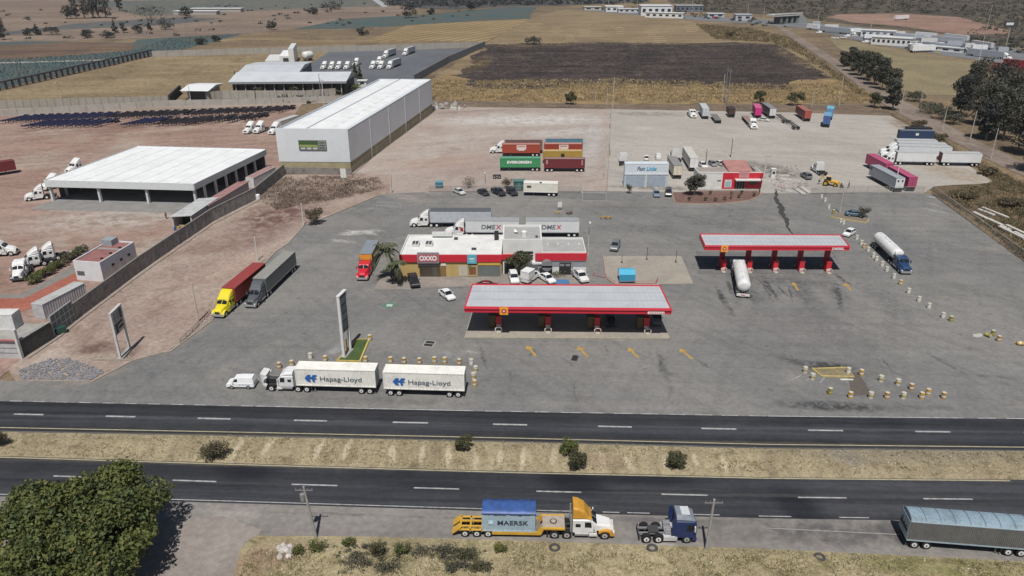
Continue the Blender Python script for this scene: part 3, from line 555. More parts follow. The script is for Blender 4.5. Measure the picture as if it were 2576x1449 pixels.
def undercarriage(T, L, lod, rear=(-1.9, -.65), ht=1.18, rims=None, front=False, wr=.5, legs=True):
    f = T.p("chassis")
    for s in (-1, 1): f.box(-L / 2 + .1, L / 2 - .1, s * .5 - .06, s * .5 + .06, ht - .28, ht - .02, DGREY)
    for i in range(int(L / 1.5)): f.box(-L / 2 + .4 + i * 1.5, -L / 2 + .5 + i * 1.5, -1.15, 1.15, ht - .16, ht - .02, DGREY)
    f.box(-L / 2 + .05, -L / 2 + .18, -1.1, 1.1, .45, .6, DGREY)
    for s in (-1, 1): f.box(-L / 2 + .05, -L / 2 + .15, s * .8 - .05, s * .8 + .05, .5, ht - .1, DGREY)
    xs = [-L / 2 + 1.0 + i * 1.3 for i in range(2)] if rear else []
    if front: xs += [L / 2 - 1.0 - i * 1.3 for i in range(2)]
    for x in xs:
        f.cyl((x, -1.0, wr), (x, 1.0, wr), .1, .1, BLACK, 6)
        for s in (-1, 1): wheel(T, x, s * .93, wr, .56, rims, lod)
    if legs and not front:
        for s in (-1, 1):
            g = T.p("landing_leg"); g.box(L / 2 - 2.8, L / 2 - 2.65, s * .75 - .07, s * .75 + .07, .1, ht - .1, GREY); g.box(L / 2 - 2.87, L / 2 - 2.58, s * .75 - .14, s * .75 + .14, .06, .12, DGREY)
    for s in (-1, 1):
        m = T.p("mudflap"); m.box(-L / 2 + .3, -L / 2 + .33, s * .93 - .3, s * .93 + .3, .25, ht - .15, BLACK)
def corr_side(mb, x0, x1, y, z0, z1, mat, s, pitch=.28, d=.035):
    n = max(2, int((x1 - x0) / (pitch / 2))); vs = []
    for i in range(n + 1):
        x = x0 + (x1 - x0) * i / n; o = d if (i // 1) % 4 in (1, 2) else 0
        vs += [(x, y - s * o, z0), (x, y - s * o, z1)]
    fs = [((2 * i, 2 * i + 2, 2 * i + 3, 2 * i + 1) if s < 0 else (2 * i, 2 * i + 1, 2 * i + 3, 2 * i + 2)) for i in range(n)]
    mb.add(vs, fs, mat)
def container(paint, loc, rz, label, L=12.19, W=2.44, H=2.75, name="shipping_container", roofm=None, frame=None, deco=None, lod=1, cat="container", group=None, doors_plain=False, open_top=False, z=0):
    """corrugated box with corner posts, doors at the rear (-x)"""
    T = Thing(name); fr = frame or paint; b = T.p("side_panels")
    x0, x1 = -L / 2 + .1, L / 2 - .1; y = W / 2
    for s in (-1, 1): corr_side(b, x0, x1, s * (y - .03), z + .16, z + H - .12, paint, s, .28 if lod < 2 else .6)
    b.quad((L / 2 - .03, -y + .1, z + .16), (L / 2 - .03, y - .1, z + .16), (L / 2 - .03, y - .1, z + H - .1), (L / 2 - .03, -y + .1, z + H - .1), paint)
    f = T.p("frame")
    for sx in (-1, 1):
        for s in (-1, 1): f.box(sx * (L / 2 - .08) - .08, sx * (L / 2 - .08) + .08, s * (y - .08) - .08, s * (y - .08) + .08, z, z + H, fr)
    for s in (-1, 1):
        f.box(x0 + .06, x1 - .06, s * (y - .06) - .06, s * (y - .06) + .06, z, z + .16, fr); f.box(x0 + .06, x1 - .06, s * (y - .05) - .05, s * (y - .05) + .05, z + H - .12, z + H, fr)
    for sx in (-1, 1):
        f.box(sx * (L / 2 - .07) - .07, sx * (L / 2 - .07) + .07, -y + .16, y - .16, z, z + .16, fr); f.box(sx * (L / 2 - .07) - .07, sx * (L / 2 - .07) + .07, -y + .16, y - .16, z + H - .12, z + H, fr)
    rf = T.p("roof" if not open_top else "floor"); zz = z + H - .03 if not open_top else z + .2
    n = int(L / .6); vs = []
    for i in range(n + 1):
        x = x0 + (x1 - x0) * i / n; o = -.02 if i % 2 else 0
        vs += [(x, -y + .1, zz + o), (x, y - .1, zz + o)]
    rf.add(vs, [(2 * i, 2 * i + 2, 2 * i + 3, 2 * i + 1) for i in range(n)], roofm or paint)
    for s in (-1, 1):
        d = T.p("door"); d.box(-L / 2 + .02, -L / 2 + .08, *((-y + .17, -.02) if s < 0 else (.02, y - .17)), z + .17, z + H - .13, paint)
        for k in (.35, .85): d.cyl((-L / 2 - .015, s * k, z + .12), (-L / 2 - .015, s * k, z + H - .1), .02, .02, fr if lod else SILVER, 5)
    if deco: deco(T, L, W, z, z + H)
    return T.build(loc, rz, label, cat, group, lod == 2)
def chassis_trailer(L, loc, rz, label, lod=1, rims=None, front=False, col=None, group=None):
    T = Thing("container_chassis"); undercarriage(T, L, lod, rims=rims, front=front)
    b = T.p("bolster")
    for sx in (-1, 1): b.box(sx * (L / 2 - .25) - .12, sx * (L / 2 - .25) + .12, -1.2, 1.2, 1.0, 1.17, DGREY)
    return T.build(loc, rz, label, "trailer", group, lod == 2)
def van_trailer(paint, L, loc, rz, label, lod=1, roofm=None, H=4.0, deco=None, rims=None, front=False, endm=None, rail=None, open_top=False, group=None, reefer=False, roundtop=False, wr=.5):
    """box semi-trailer"""
    T = Thing("semi_trailer"); undercarriage(T, L, lod, rims=rims, front=front, wr=wr)
    W = 2.55; y = W / 2; z0 = 1.16; b = T.p("box"); rm = roofm or paint
    for s in (-1, 1):
        q = [(-L / 2, s * y, z0), (L / 2, s * y, z0), (L / 2, s * y, H), (-L / 2, s * y, H)]
        b.quad(*(q if s < 0 else q[::-1]), paint)
        n = int(L / 1.22)
        for i in range(1, n): b.box(-L / 2 + i * L / n - .02, -L / 2 + i * L / n + .02, s * y - (.012 if s > 0 else .02), s * y + (.02 if s > 0 else .012), z0 + .2, H - .1, paint)
    b.quad((L / 2, -y, z0), (L / 2, y, z0), (L / 2, y, H), (L / 2, -y, H), endm or paint)
    b.quad((-L / 2, -y, z0), (L / 2, -y, z0), (L / 2, y, z0), (-L / 2, y, z0), DGREY)
    rl = T.p("side_rail")
    for s in (-1, 1):
        rl.box(-L / 2, L / 2, s * (y + .005) - .02, s * (y + .005) + .02, z0 - .05, z0 + .14, rail or rm); rl.box(-L / 2, L / 2, s * y - .03, s * y + .03, H - .05, H + .04, rail or rm)
    t = T.p("roof")
    if open_top: t.quad((-L / 2, -y, z0 + .9), (L / 2, -y, z0 + .9), (L / 2, y, z0 + .9), (-L / 2, y, z0 + .9), rm); [b.quad(*[(x, s * (y - .02), z) for x, z in ((L / 2, z0), (-L / 2, z0), (-L / 2, H), (L / 2, H))][::(-1 if s > 0 else 1)], paint) for s in (-1, 1)]
    elif roundtop: t.loft([[(x, -y, H - .02), (x, y, H - .02), (x, y * .8, H + .28), (x, y * .4, H + .42), (x, 0, H + .46), (x, -y * .4, H + .42), (x, -y * .8, H + .28)] for x in [-L / 2 + L * i / 16 for i in range(17)]], rm)
    else: t.box(-L / 2 + .01, L / 2 - .01, -y + .03, y - .03, H - .03, H + .02, rm)
    for s in (-1, 1):
        d = T.p("door"); d.box(-L / 2 - .05, -L / 2, *((-y + .06, -.02) if s < 0 else (.02, y - .06)), z0 + .06, H - .1, endm or paint)
        for k in (.3, .9): d.cyl((-L / 2 - .07, s * k, z0 + .1), (-L / 2 - .07, s * k, H - .15), .02, .02, SILVER, 5)
    if reefer:
        u = T.p("cooling_unit"); u.box(L / 2, L / 2 + .5, -.95, .95, 2.1, 3.9, P((.7, .7, .7), .4, 0, .2)); u.box(L / 2 + .5, L / 2 + .53, -.7, .7, 3.0, 3.7, BLACK)
    if deco: deco(T, L, W, z0, H)
    return T.build(loc, rz, label, "trailer", group, lod == 2)
def tanker(loc, rz, label, L=11.0, lod=0, barrel=None):
    T = Thing("tank_trailer"); undercarriage(T, L, lod, ht=1.2); bm = barrel or WHITE
    b = T.p("barrel"); st = []; n = 20
    for x, k in [(-L / 2, .35), (-L / 2 + .12, .75), (-L / 2 + .4, .96), (-L / 2 + .8, 1), (0, 1), (L / 2 - .8, 1), (L / 2 - .4, .96), (L / 2 - .12, .75), (L / 2, .35)]:
        st.append([(x, 1.3 * k * math.sin(-2 * math.pi * i / n), 2.4 + 1.22 * k * math.cos(2 * math.pi * i / n)) for i in range(n)])
    b.loft(st[::-1], bm, None, True)
    for i in range(1, 6): x = -L / 2 + L * i / 6; b.loft([[(x + dx, 1.315 * math.sin(-2 * math.pi * i2 / n), 2.4 + 1.235 * math.cos(2 * math.pi * i2 / n)) for i2 in range(n)] for dx in (.04, -.04)], bm, None, True)
    wk = T.p("walkway"); wk.box(-L / 2 + .8, L / 2 - .8, -.22, .22, 3.6, 3.65, bm)
    for i in range(4): x = -L * .35 + i * L * .22; wk.cyl((x, 0, 3.6), (x, 0, 3.8), .26, .24, bm, 10)
    ld = T.p("ladder")
    for s in (-.2, .2): ld.cyl((-L / 2 - .05, s, .9), (-L / 2 + .3, s, 3.3), .025, .025, SILVER, 5)
    for s in (-1, 1):
        fd = T.p("fender"); fd.prism([(-L / 2 + .3, 1.05), (-L / 2 + 3.0, 1.05), (-L / 2 + 3.0, 1.1), (-L / 2 + .3, 1.1)], s * .95 - .3, s * .95 + .3, SILVER)
    bm2 = T.p("bumper"); bm2.box(-L / 2 - .12, -L / 2 + .02, -1.2, 1.2, .45, .95, WHITE); bm2.box(-L / 2 - .135, -L / 2 - .12, -.35, .35, .6, .78, RED)
    for s in (-1, 1): T.p("support").box(L / 2 - 3.0, L / 2 - 2.8, s * .8 - .1, s * .8 + .1, .2, 1.5, GREY)
    return T.build(loc, rz, label, "tank trailer", None, lod == 2)
def car(kind, paint, loc, rz, label, lod=1, cat=None, group=None, deco=None):
    T = Thing({'sedan': "parked_car", 'suv': "parked_car", 'pickup': "pickup_truck", 'van': "panel_van", 'hatch': "parked_car"}[kind])
    b = T.p("body"); w = T.p("windows"); g = glass_m()
    K = {'sedan': (4.5, .86, [(2.25, .3, .62), (2.1, .28, .74), (1.1, .26, .92), (.9, .26, .95), (-1.5, .26, 1.0), (-2.0, .28, .98), (-2.22, .34, .85)], [(1.05, .94), (.35, 1.4), (-.85, 1.42), (-1.65, .99)]),
         'hatch': (3.9, .83, [(1.95, .3, .65), (1.8, .28, .8), (1.0, .26, .98), (.8, .26, 1.0), (-1.5, .26, 1.02), (-1.85, .3, 1.0), (-1.95, .36, .8)], [(1.0, .99), (.3, 1.48), (-1.2, 1.5), (-1.85, 1.02)]),
         'suv': (4.6, .92, [(2.3, .4, .8), (2.15, .38, .98), (1.2, .36, 1.12), (.95, .36, 1.15), (-2.0, .36, 1.18), (-2.2, .38, 1.15), (-2.3, .44, 1.0)], [(1.1, 1.14), (.5, 1.72), (-1.7, 1.76), (-2.2, 1.18)]),
         'pickup': (5.4, .95, [(2.7, .45, .85), (2.55, .42, 1.02), (1.5, .4, 1.15), (1.2, .4, 1.15), (-.6, .4, 1.15), (-2.6, .42, 1.12), (-2.7, .46, 1.0)], [(1.3, 1.14), (.75, 1.75), (-.5, 1.78), (-.75, 1.15)]),
         'van': (4.3, .88, [(2.15, .35, .7), (2.0, .32, .9), (1.35, .3, 1.08), (1.1, .3, 1.12), (-2.0, .3, 1.12), (-2.12, .32, 1.1), (-2.15, .36, 1.0)], [(1.3, 1.1), (.75, 1.78), (-1.95, 1.86), (-2.14, 1.1)])}[kind]
    L, hw, st, gh = K
    b.loft([ring(x, hw * (.9 if abs(x) > L / 2 - .15 else 1), hw * (.86 if abs(x) > L / 2 - .15 else .95), z0, z1, .1) for x, z0, z1 in st[::-1]], paint)
    (xa, za), (xb, zb), (xc, zc), (xd, zd) = gh; h0 = hw * .9; h1 = hw * .74
    V = [(xa, -h0, za), (xa, h0, za), (xb, -h1, zb), (xb, h1, zb), (xc, -h1, zc), (xc, h1, zc), (xd, -h0, zd), (xd, h0, zd)]
    side = paint if kind == 'van' else g
    w.add(V, [(0, 1, 3, 2)], g); w.add(V, [(0, 2, 4, 6), (1, 7, 5, 3)], side); w.add(V, [(4, 5, 7, 6)], paint if kind == 'van' else g)
    r = T.p("roof"); r.loft([ring(x, h1 + .02, h1 - .04, z - .03, z + .04, .03) for x, z in ((xc - .03, zc), ((xb + xc) / 2, (zb + zc) / 2 + .03), (xb + .03, zb))], paint)
    for s in (-1, 1):
        for (x2, z2, x3, z3) in [(xa, za, xb, zb), (xd, zd, xc, zc)]: r.cyl((x2, s * h0, z2), (x3, s * h1, z3), .035, .035, paint, 4)
        if kind != 'van':
            xm = (xb + xc) / 2; r.cyl((xm, s * (h0 + .0), za + .02), (xm, s * h1, zb), .03, .03, paint, 4)
        else:
            q = [(.35, s * (h0 * .985 + .01), za + .12), (1.05, s * (h0 * .985 + .01), za + .1), (.7, s * (h1 + .05), zb - .12), (.35, s * (h1 + .05), zb - .12)]
            w.quad(*(q if s < 0 else q[::-1]), g)
    if kind == 'pickup':
        d = T.p("cargo_bed"); d.box(-2.55, -.8, -hw + .12, hw - .12, 1.13, 1.15, DGREY)
        for s in (-1, 1): d.box(-2.62, -.75, s * (hw - .08) - .05, s * (hw - .08) + .05, 1.1, 1.3, paint)
        d.box(-2.68, -2.6, -hw + .1, hw - .1, 1.08, 1.3, paint)
    rr = .33 if kind in ('sedan', 'hatch', 'van') else .38
    for x in (L * .3, -L * .29):
        for s in (-1, 1): wheel(T, x, s * (hw - .09), rr, .22, SILVER, 1)
    for s in (-1, 1):
        T.p("headlight").box(L / 2 - .22, L / 2 - .03, s * hw * .68 - .14, s * hw * .68 + .14, st[0][2] - .1, st[0][2] + .03, P((.75, .77, .8), .1, 0, 0))
        T.p("tail_light").box(-L / 2 - .01, -L / 2 + .1, s * hw * .72 - .1, s * hw * .72 + .1, st[-1][2] - .16, st[-1][2] - .02, P((.35, .01, .01), .3, 0, 0))
        T.p("mirror").box(xa - .35, xa - .2, s * (hw + .1) - .08, s * (hw + .1) + .08, za + .02, za + .16, paint)
    if deco: deco(T, L, hw)
    return T.build(loc, rz, label, cat or {'sedan': "car", 'suv': "car", 'pickup': "pickup", 'van': "van", 'hatch': "car"}[kind], group, lod == 2)
def dash_heading(p, q): return head(G(*p), G(*q))
def offset(c, rz, dx, dy=0): return Vector((c.x + math.cos(rz) * dx - math.sin(rz) * dy, c.y + math.sin(rz) * dx + math.cos(rz) * dy, c.z))
Z0 = .17
def near_side(x0, y0, x1, y1, half=1.25):
    """ground line of the side nearest the camera, left to right in the picture -> centre point and heading"""
    a = G(x0, y0); b = G(x1, y1); r = head(a, b); c = (a + b) / 2
    return Vector((c.x - math.sin(r) * half, c.y + math.cos(r) * half, Z0)), r
# ------------------------------------------------------------ poles, walls, fences, barrels
def pole(x, y, h, label, kind="utility_pole", arm=True, r=.15, mat=None, lean=(0, 0), lamp=False, group=None, cat=None, rz=0, transformer=False, lampdir=-1):
    T = Thing(kind); m = mat or CONC; b = T.p("shaft"); top = (lean[0], lean[1], h)
    b.cyl((0, 0, -.1), top, r * 1.15, r * .75, m, 8)
    if arm:
        c = T.p("crossarm"); c.box(lean[0] - 1.0, lean[0] + 1.0, lean[1] - .035, lean[1] + .035, h * .93 - .04, h * .93 + .04, GREY)
        for k in (-.9, -.4, .4, .9): T.p("insulator").cyl((lean[0] + k, lean[1], h * .93 + .07), (lean[0] + k, lean[1], h * .93 + .3), .04, .03, P((.3, .28, .27), .3, 0, .1), 6)
    if transformer: T.p("transformer").cyl((lean[0] * .8 - .4, lean[1] * .8, h * .74), (lean[0] * .8 - .4, lean[1] * .8, h * .86), .28, .28, GREY, 10)
    if lamp:
        a = T.p("lamp_arm"); a.cyl((lean[0], lean[1], h - .1), (lean[0], lean[1] + lampdir * 1.0, h + .15), .05, .04, GREY, 6)
        T.p("lamp_head").loft([ring(-.18, .45, .45, 0, .16, .03), ring(.18, .45, .45, 0, .16, .03)], P((.62, .62, .6), .5, 0, .1), Matrix.Translation((lean[0], lean[1] + lampdir * 1.3, h + .08)))
    p = G(x, y); p.z = .15
    return T.build(p, rz, label, cat or ("street lamp" if lamp else "pole"), group)
def run(pts): return [G(*p) for p in pts]
def wall(name, pts, h, th, mat, label, cat="wall", cap=None, pier=0, pierm=None, z=.1, group=None, world=False):
    """wall standing along a ground line; piers every so many metres"""
    T = Thing(name); b = T.p("masonry"); ws = pts if world else run(pts); o = ws[0].copy(); off = []
    for i, p in enumerate(ws):
        a = ws[max(0, i - 1)]; c = ws[min(len(ws) - 1, i + 1)]; d = (c - a).normalized(); off.append(Vector((-d.y, d.x, 0)) * th / 2)
    st = []
    for p, n in zip(ws, off):
        q = p - o; st.append([(q.x - n.x, q.y - n.y, 0), (q.x + n.x, q.y + n.y, 0), (q.x + n.x, q.y + n.y, h), (q.x - n.x, q.y - n.y, h)])
    b.loft(st, mat)
    if cap:
        c = T.p("coping"); st2 = [[(s[0][0] * 1.0 - n.x * .3, s[0][1] - n.y * .3, h), (s[1][0] + n.x * .3, s[1][1] + n.y * .3, h), (s[1][0] + n.x * .3, s[1][1] + n.y * .3, h + .12), (s[0][0] - n.x * .3, s[0][1] - n.y * .3, h + .12)] for s, n in zip(st, off)]
        c.loft(st2, cap)
    if pier:
        pm = T.p("piers")
        for (p, q) in zip(ws, ws[1:]):
            L = (q - p).length; n = max(1, int(L / pier)); r = head(p, q)
            for i in range(n + 1):
                c = p.lerp(q, i / n) - o; M = Matrix.Translation((c.x, c.y, 0)) @ Matrix.Rotation(r, 4, 'Z')
                pm.box(-.15, .15, -th / 2 - .06, th / 2 + .06, 0, h + .03, pierm or mat, M)
    o.z = z
    return T.build(o, 0, label, cat, group)
def mesh_mat():
    if 'mesh' in MC: return MC['mesh']
    m, t, b = newmat("wire_mesh"); b.inputs["Base Color"].default_value = (.22, .22, .22, 1); setin(b, Roughness=.5, Metallic=.3)
    b.inputs["Alpha"].default_value = .24; MC['mesh'] = m; return m
def fence(name, pts, h, label, gap=3., mat=None, mesh=True, rails=1, cat="fence", pr=.05, z=.1, group=None, pickets=0, world=False):
    T = Thing(name); mt = mat or GREY; ws = pts if world else run(pts); o = ws[0].copy(); f = T.p("wire_mesh") if mesh else None; rl = T.p("rail"); po = []
    for p, q in zip(ws, ws[1:]):
        L = (q - p).length; n = max(1, int(L / gap)); a = p - o; b = q - o
        if mesh: f.quad((a.x, a.y, .05), (b.x, b.y, .05), (b.x, b.y, h), (a.x, a.y, h), mesh_mat())
        for k in range(rails):
            zz = h - k * (h - .15) / max(1, rails - 1) if rails > 1 else h
            rl.cyl((a.x, a.y, zz), (b.x, b.y, zz), pr * .7, pr * .7, mt, 5)
        for i in range(n + (1 if q is ws[-1] else 0)): po.append(a.lerp(b, i / n))
    for i, c in enumerate(po[:97]):
        T.p("post").cyl((c.x, c.y, 0), (c.x, c.y, h + .05), pr, pr, mt, 6)
    o.z = z
    return T.build(o, 0, label, cat, group)
def barrel_thing(mat1, mat2, h=1.0, r=.34):
    T = Thing("barrier_drum"); b = T.p("drum"); n = 14
    for i in range(3): b.cyl((0, 0, i * h / 3), (0, 0, (i + 1) * h / 3), r, r, (mat1, mat2, mat1)[i], n)
    for z in (h / 3, 2 * h / 3, h - .03): b.cyl((0, 0, z - .02), (0, 0, z + .025), r + .025, r + .025, (mat2 if z < h * .5 else mat1), n)
    T.p("concrete_fill").cyl((0, 0, h + .001), (0, 0, h + .03), r * .93, r * .9, P((.55, .5, .4), .9, 0, .3, 3), n)
    return T
# ------------------------------------------------------------ vegetation
def leafmat(name, c1, c2, c3=None, sc_=.6):
    m, t, b = newmat(name); geo = nod(t, "ShaderNodeNewGeometry"); pos = geo.outputs["Position"]
    o = mixc(t, maprange(t, noise_n(t, pos, sc_, 3), .38, .62), c1, c2)
    if c3: o = mixc(t, maprange(t, noise_n(t, pos, sc_ * 3.1, 2), .56, .66), o, c3)
    rn = maprange(t, noise_n(t, pos, sc_ * 14, 1), .3, .7, .7, 1.3)
    mm = nod(t, "ShaderNodeMix", data_type='RGBA', blend_type='MULTIPLY'); mm.inputs[0].default_value = 1; t.links.new(o, mm.inputs[6]); t.links.new(rn, mm.inputs[7])
    t.links.new(mm.outputs[2], b.inputs["Base Color"]); setin(b, Roughness=.6); b.inputs["Specular IOR Level"].default_value = .25
    tr = nod(t, "ShaderNodeBsdfTranslucent"); t.links.new(mm.outputs[2], tr.inputs[0])
    mx = nod(t, "ShaderNodeMixShader"); mx.inputs[0].default_value = .22
    t.links.new(b.outputs[0], mx.inputs[1]); t.links.new(tr.outputs[0], mx.inputs[2]); t.links.new(mx.outputs[0], t.nodes["Material Output"].inputs[0])
    return m
LEAF_G = leafmat("leaf_green", (.125, .145, .042), (.072, .098, .036), (.19, .165, .06))
LEAF_E = leafmat("leaf_grey_green", (.105, .108, .078), (.070, .073, .056), (.15, .14, .105), .35)
LEAF_D = leafmat("leaf_dry", (.16, .13, .08), (.10, .088, .055), (.065, .058, .04), 1.2)
LEAF_B = leafmat("leaf_bush", (.095, .10, .048), (.06, .066, .036), (.16, .14, .085), 1.2)
LEAF_P = leafmat("leaf_palm", (.13, .145, .075), (.08, .095, .05), (.2, .19, .11), 1.0)
LEAF_F = leafmat("leaf_far", (.066, .070, .058), (.046, .050, .046), None, .2)
LEAF_A = leafmat("leaf_agave", (.095, .15, .16), (.065, .11, .12), (.14, .18, .17), .2)
GRASS_D = leafmat("dry_blade", (.46, .40, .26), (.34, .29, .19), (.24, .21, .13), .5)
GRASS_G = leafmat("green_blade", (.24, .23, .11), (.30, .27, .15), (.15, .16, .08), .5)
BARK = P((.16, .13, .10), .9, 0, .4, 4, "bark", .1); BARKP = P((.38, .34, .29), .9, 0, .4, 3, "pale_bark", .1)
def quads(name, C, N, U, sx, sy, mat):
    """many small leaf faces: centres, normals, in-plane axes"""
    V = np.cross(N, U); n = len(C); sx = sx.reshape(-1, 1); sy = sy.reshape(-1, 1)
    P4 = np.stack([C - U * sx, C - V * sy * .6, C + U * sx, C + V * sy], 1).reshape(-1, 3)
    me = bpy.data.meshes.new(name); me.vertices.add(4 * n); me.vertices.foreach_set("co", P4.astype(np.float32).ravel())
    me.loops.add(4 * n); me.loops.foreach_set("vertex_index", np.arange(4 * n, dtype=np.int32))
    me.polygons.add(n); me.polygons.foreach_set("loop_start", np.arange(0, 4 * n, 4, dtype=np.int32)); me.polygons.foreach_set("loop_total", np.full(n, 4, dtype=np.int32))
    me.materials.append(mat); me.update(calc_edges=True); me.validate(); return me
def unit(a): return a / np.maximum(np.linalg.norm(a, axis=1, keepdims=True), 1e-6)
def crown_mesh(name, clumps, n, size, mat, seed, flat=.35, hang=0.):
    """clumps: (x,y,z,rx,ry,rz); faces fill the outer part of each clump"""
    g = np.random.default_rng(seed); cl = np.array(clumps, float); wts = (cl[:, 3] * cl[:, 4] * cl[:, 5]) ** .67; wts /= wts.sum()
    k = g.choice(len(cl), n, p=wts); d = unit(g.normal(size=(n, 3))); r = g.random(n) ** .28
    r = r * (.82 + .3 * np.array([noise.noise(Vector((a * 2.1, b * 2.1, c * 2.1 + kk * 5.7))) for (a, b, c), kk in zip(d, k)]))
    C = cl[k, :3] + d * r[:, None] * cl[k, 3:]
    N = unit(d * .7 + g.normal(size=(n, 3)) * .8 + np.array([0, 0, flat])); U = unit(np.cross(N, g.normal(size=(n, 3))))
    if hang: U = unit(U * (1 - hang) + np.array([0, 0, -hang]))
    s = size * (.6 + .8 * g.random(n))
    return quads(name, C, N, U, s, s * .7, mat)
def limb(mb, pts, r0, r1, mat, n=7):
    for i in range(len(pts) - 1):
        a = r0 + (r1 - r0) * i / (len(pts) - 1); b = r0 + (r1 - r0) * (i + 1) / (len(pts) - 1); mb.cyl(pts[i], pts[i + 1], a, b, mat, n, True, False)
def tree(name, h, cr, loc, label, n=2500, size=.28, mat=None, bark=None, seed=1, trunk=.3, shape='round', group=None, cat="tree", scale=1., clumpn=14, clr=(.3, .5)):
    g = random.Random(seed); e = link(name, None); mb = MB(); bk = bark or BARK; cl = []
    th = h * trunk
    bend = g.uniform(-.06, .06) * h
    tr = [(0, 0, -.1), (bend * .4, 0, th * .6), (bend, bend * .4, th), (bend * 1.1, bend * .3, th + (h - th) * .5)]
    limb(mb, tr, max(.06, h * .028), h * .012, bk)
    for i in range(clumpn):
        f = (i + .5) / clumpn
        if shape == 'round': u = g.uniform(0, 2 * math.pi); zz = g.uniform(.0, 1); rr = cr * math.sqrt(max(.05, 1 - (2 * zz - .9) ** 2 * .8)) * g.uniform(.35, .85); z = th + (h - th) * (.12 + .76 * zz)
        elif shape == 'tall': u = i * 2.4; zz = f; rr = cr * (.9 - .5 * abs(zz - .45)) * g.uniform(.2, .75); z = th + (h - th) * zz
        elif shape == 'flat': u = i * 2.4; zz = g.uniform(.5, 1); rr = cr * math.sqrt(f) * .85; z = th + (h - th) * (.55 + .35 * (1 - f))
        else: u = i * 2.4; zz = f; rr = cr * (1 - f) * .6 * g.uniform(.6, 1.1); z = h * (.08 + .9 * f)
        x, y = bend + math.cos(u) * rr, math.sin(u) * rr; q = cr * g.uniform(*clr) * (1 if shape != 'cone' else (1.1 - f))
        cl.append((x, y, z, q, q, q * g.uniform(.6, .9)))
        limb(mb, [(bend * .9, bend * .3, th * g.uniform(.6, 1)), ((x + bend) / 2, y / 2, (z + th) / 2), (x, y, z)], h * .011, h * .004, bk, 5)
    link("trunk", mb.mesh("trunk"), e); link("crown", crown_mesh("crown", cl, n, size, mat or LEAF_G, seed), e)
    e.location = loc; e.scale = (scale,) * 3
    return tag(e, label, cat, group)
def bush(name, w, h, loc, label, n=500, size=.14, mat=None, seed=1, spiky=False, group=None, cat="shrub", depth=None):
    """low shrub: stems and a leaf mass"""
    g = random.Random(seed); e = link(name, None); mb = MB(); cl = []
    for i in range(9):
        u = i * 2.4; rr = w * .5 * math.sqrt((i + .3) / 9) * .8; z = h * g.uniform(.4, .78)
        x, y = math.cos(u) * rr, math.sin(u) * rr * (depth or 1); cl.append((x, y, z, w * g.uniform(.16, .27), w * g.uniform(.16, .27), h * g.uniform(.18, .34)))
        limb(mb, [(x * .1, y * .1, -.05), (x * .6, y * .6, z * .6), (x * 1.1, y * 1.1, z * 1.1)], .035, .012, BARK, 4)
        if spiky:
            for k in range(5): a = g.uniform(0, 6.28); limb(mb, [(x * .3, y * .3, h * .2), (x + math.cos(a) * w * .3, y + math.sin(a) * w * .3, h * g.uniform(.5, 1.1))], .018, .006, BARK, 3)
    link("stems", mb.mesh("stems"), e); link("foliage", crown_mesh("foliage", cl, n, size, mat or LEAF_B, seed), e)
    e.location = loc
    return tag(e, label, cat, group)
def palm(x, y, h, label, seed=1, lean=(0, 0), fr=26, fl=2.6):
    g = random.Random(seed); e = link("palm_tree", None); mb = MB()
    limb(mb, [(0, 0, -.1), (lean[0] * .4, lean[1] * .4, h * .5), (lean[0], lean[1], h)], .28, .2, P((.20, .16, .12), .95, 0, .5, 5, "palm_bark", .1), 9)
    link("trunk", mb.mesh("trunk"), e); C = []; N = []; U = []; sx = []; sy = []
    for i in range(fr):
        a = i * 2.4 + g.uniform(-.2, .2); el = R(g.uniform(-35, 70)); L = fl * g.uniform(.75, 1.1)
        for k in range(30):
            f = (k + 1) / 30; r = L * f * math.cos(el * (1 - .3 * f)); z = L * f * math.sin(el) - 1.25 * L * f * f * .55
            c = (lean[0] + math.cos(a) * r, lean[1] + math.sin(a) * r, h + .1 + z)
            for s in (-1, 1):
                d = Vector((math.cos(a) * .55 - s * math.sin(a), math.sin(a) * .55 + s * math.cos(a), -.45)).normalized(); ll = .8 * (1 - abs(f - .45)) * (fl / 2.6)
                C.append(Vector(c) + d * ll * .5); U.append(d); n_ = Vector((0, 0, 1)) - d * d.z; N.append(n_.normalized()); sx.append(ll * .5); sy.append(.085)
    me = quads("fronds", np.array([tuple(v) for v in C]), np.array([tuple(v) for v in N]), np.array([tuple(v) for v in U]), np.array(sx), np.array(sy), LEAF_P)
    link("fronds", me, e); p = G(x, y); p.z = .15; e.location = p
    return tag(e, label, "palm")
def tufts(name, spots, hgt, wid, mat, seed, label=None, blades=5):
    """dry grass: fans of narrow blades, one mesh"""
    g = np.random.default_rng(seed); S = np.repeat(np.array(spots, float), blades, 0); n = len(S)
    U = unit(np.column_stack([g.normal(size=n) * .45, g.normal(size=n) * .45, np.ones(n)])); h = hgt * (.5 + .9 * g.random(n))
    W = unit(np.column_stack([g.normal(size=n), g.normal(size=n), np.zeros(n)])); N = unit(np.cross(U, W))
    C = S + U * (h * .45)[:, None] + np.column_stack([g.normal(size=n) * wid, g.normal(size=n) * wid, np.zeros(n)])
    o = link(name, quads(name, C, N, U, h * .5, h * .16, mat)); return tag(o, None, None, None, 'stuff')
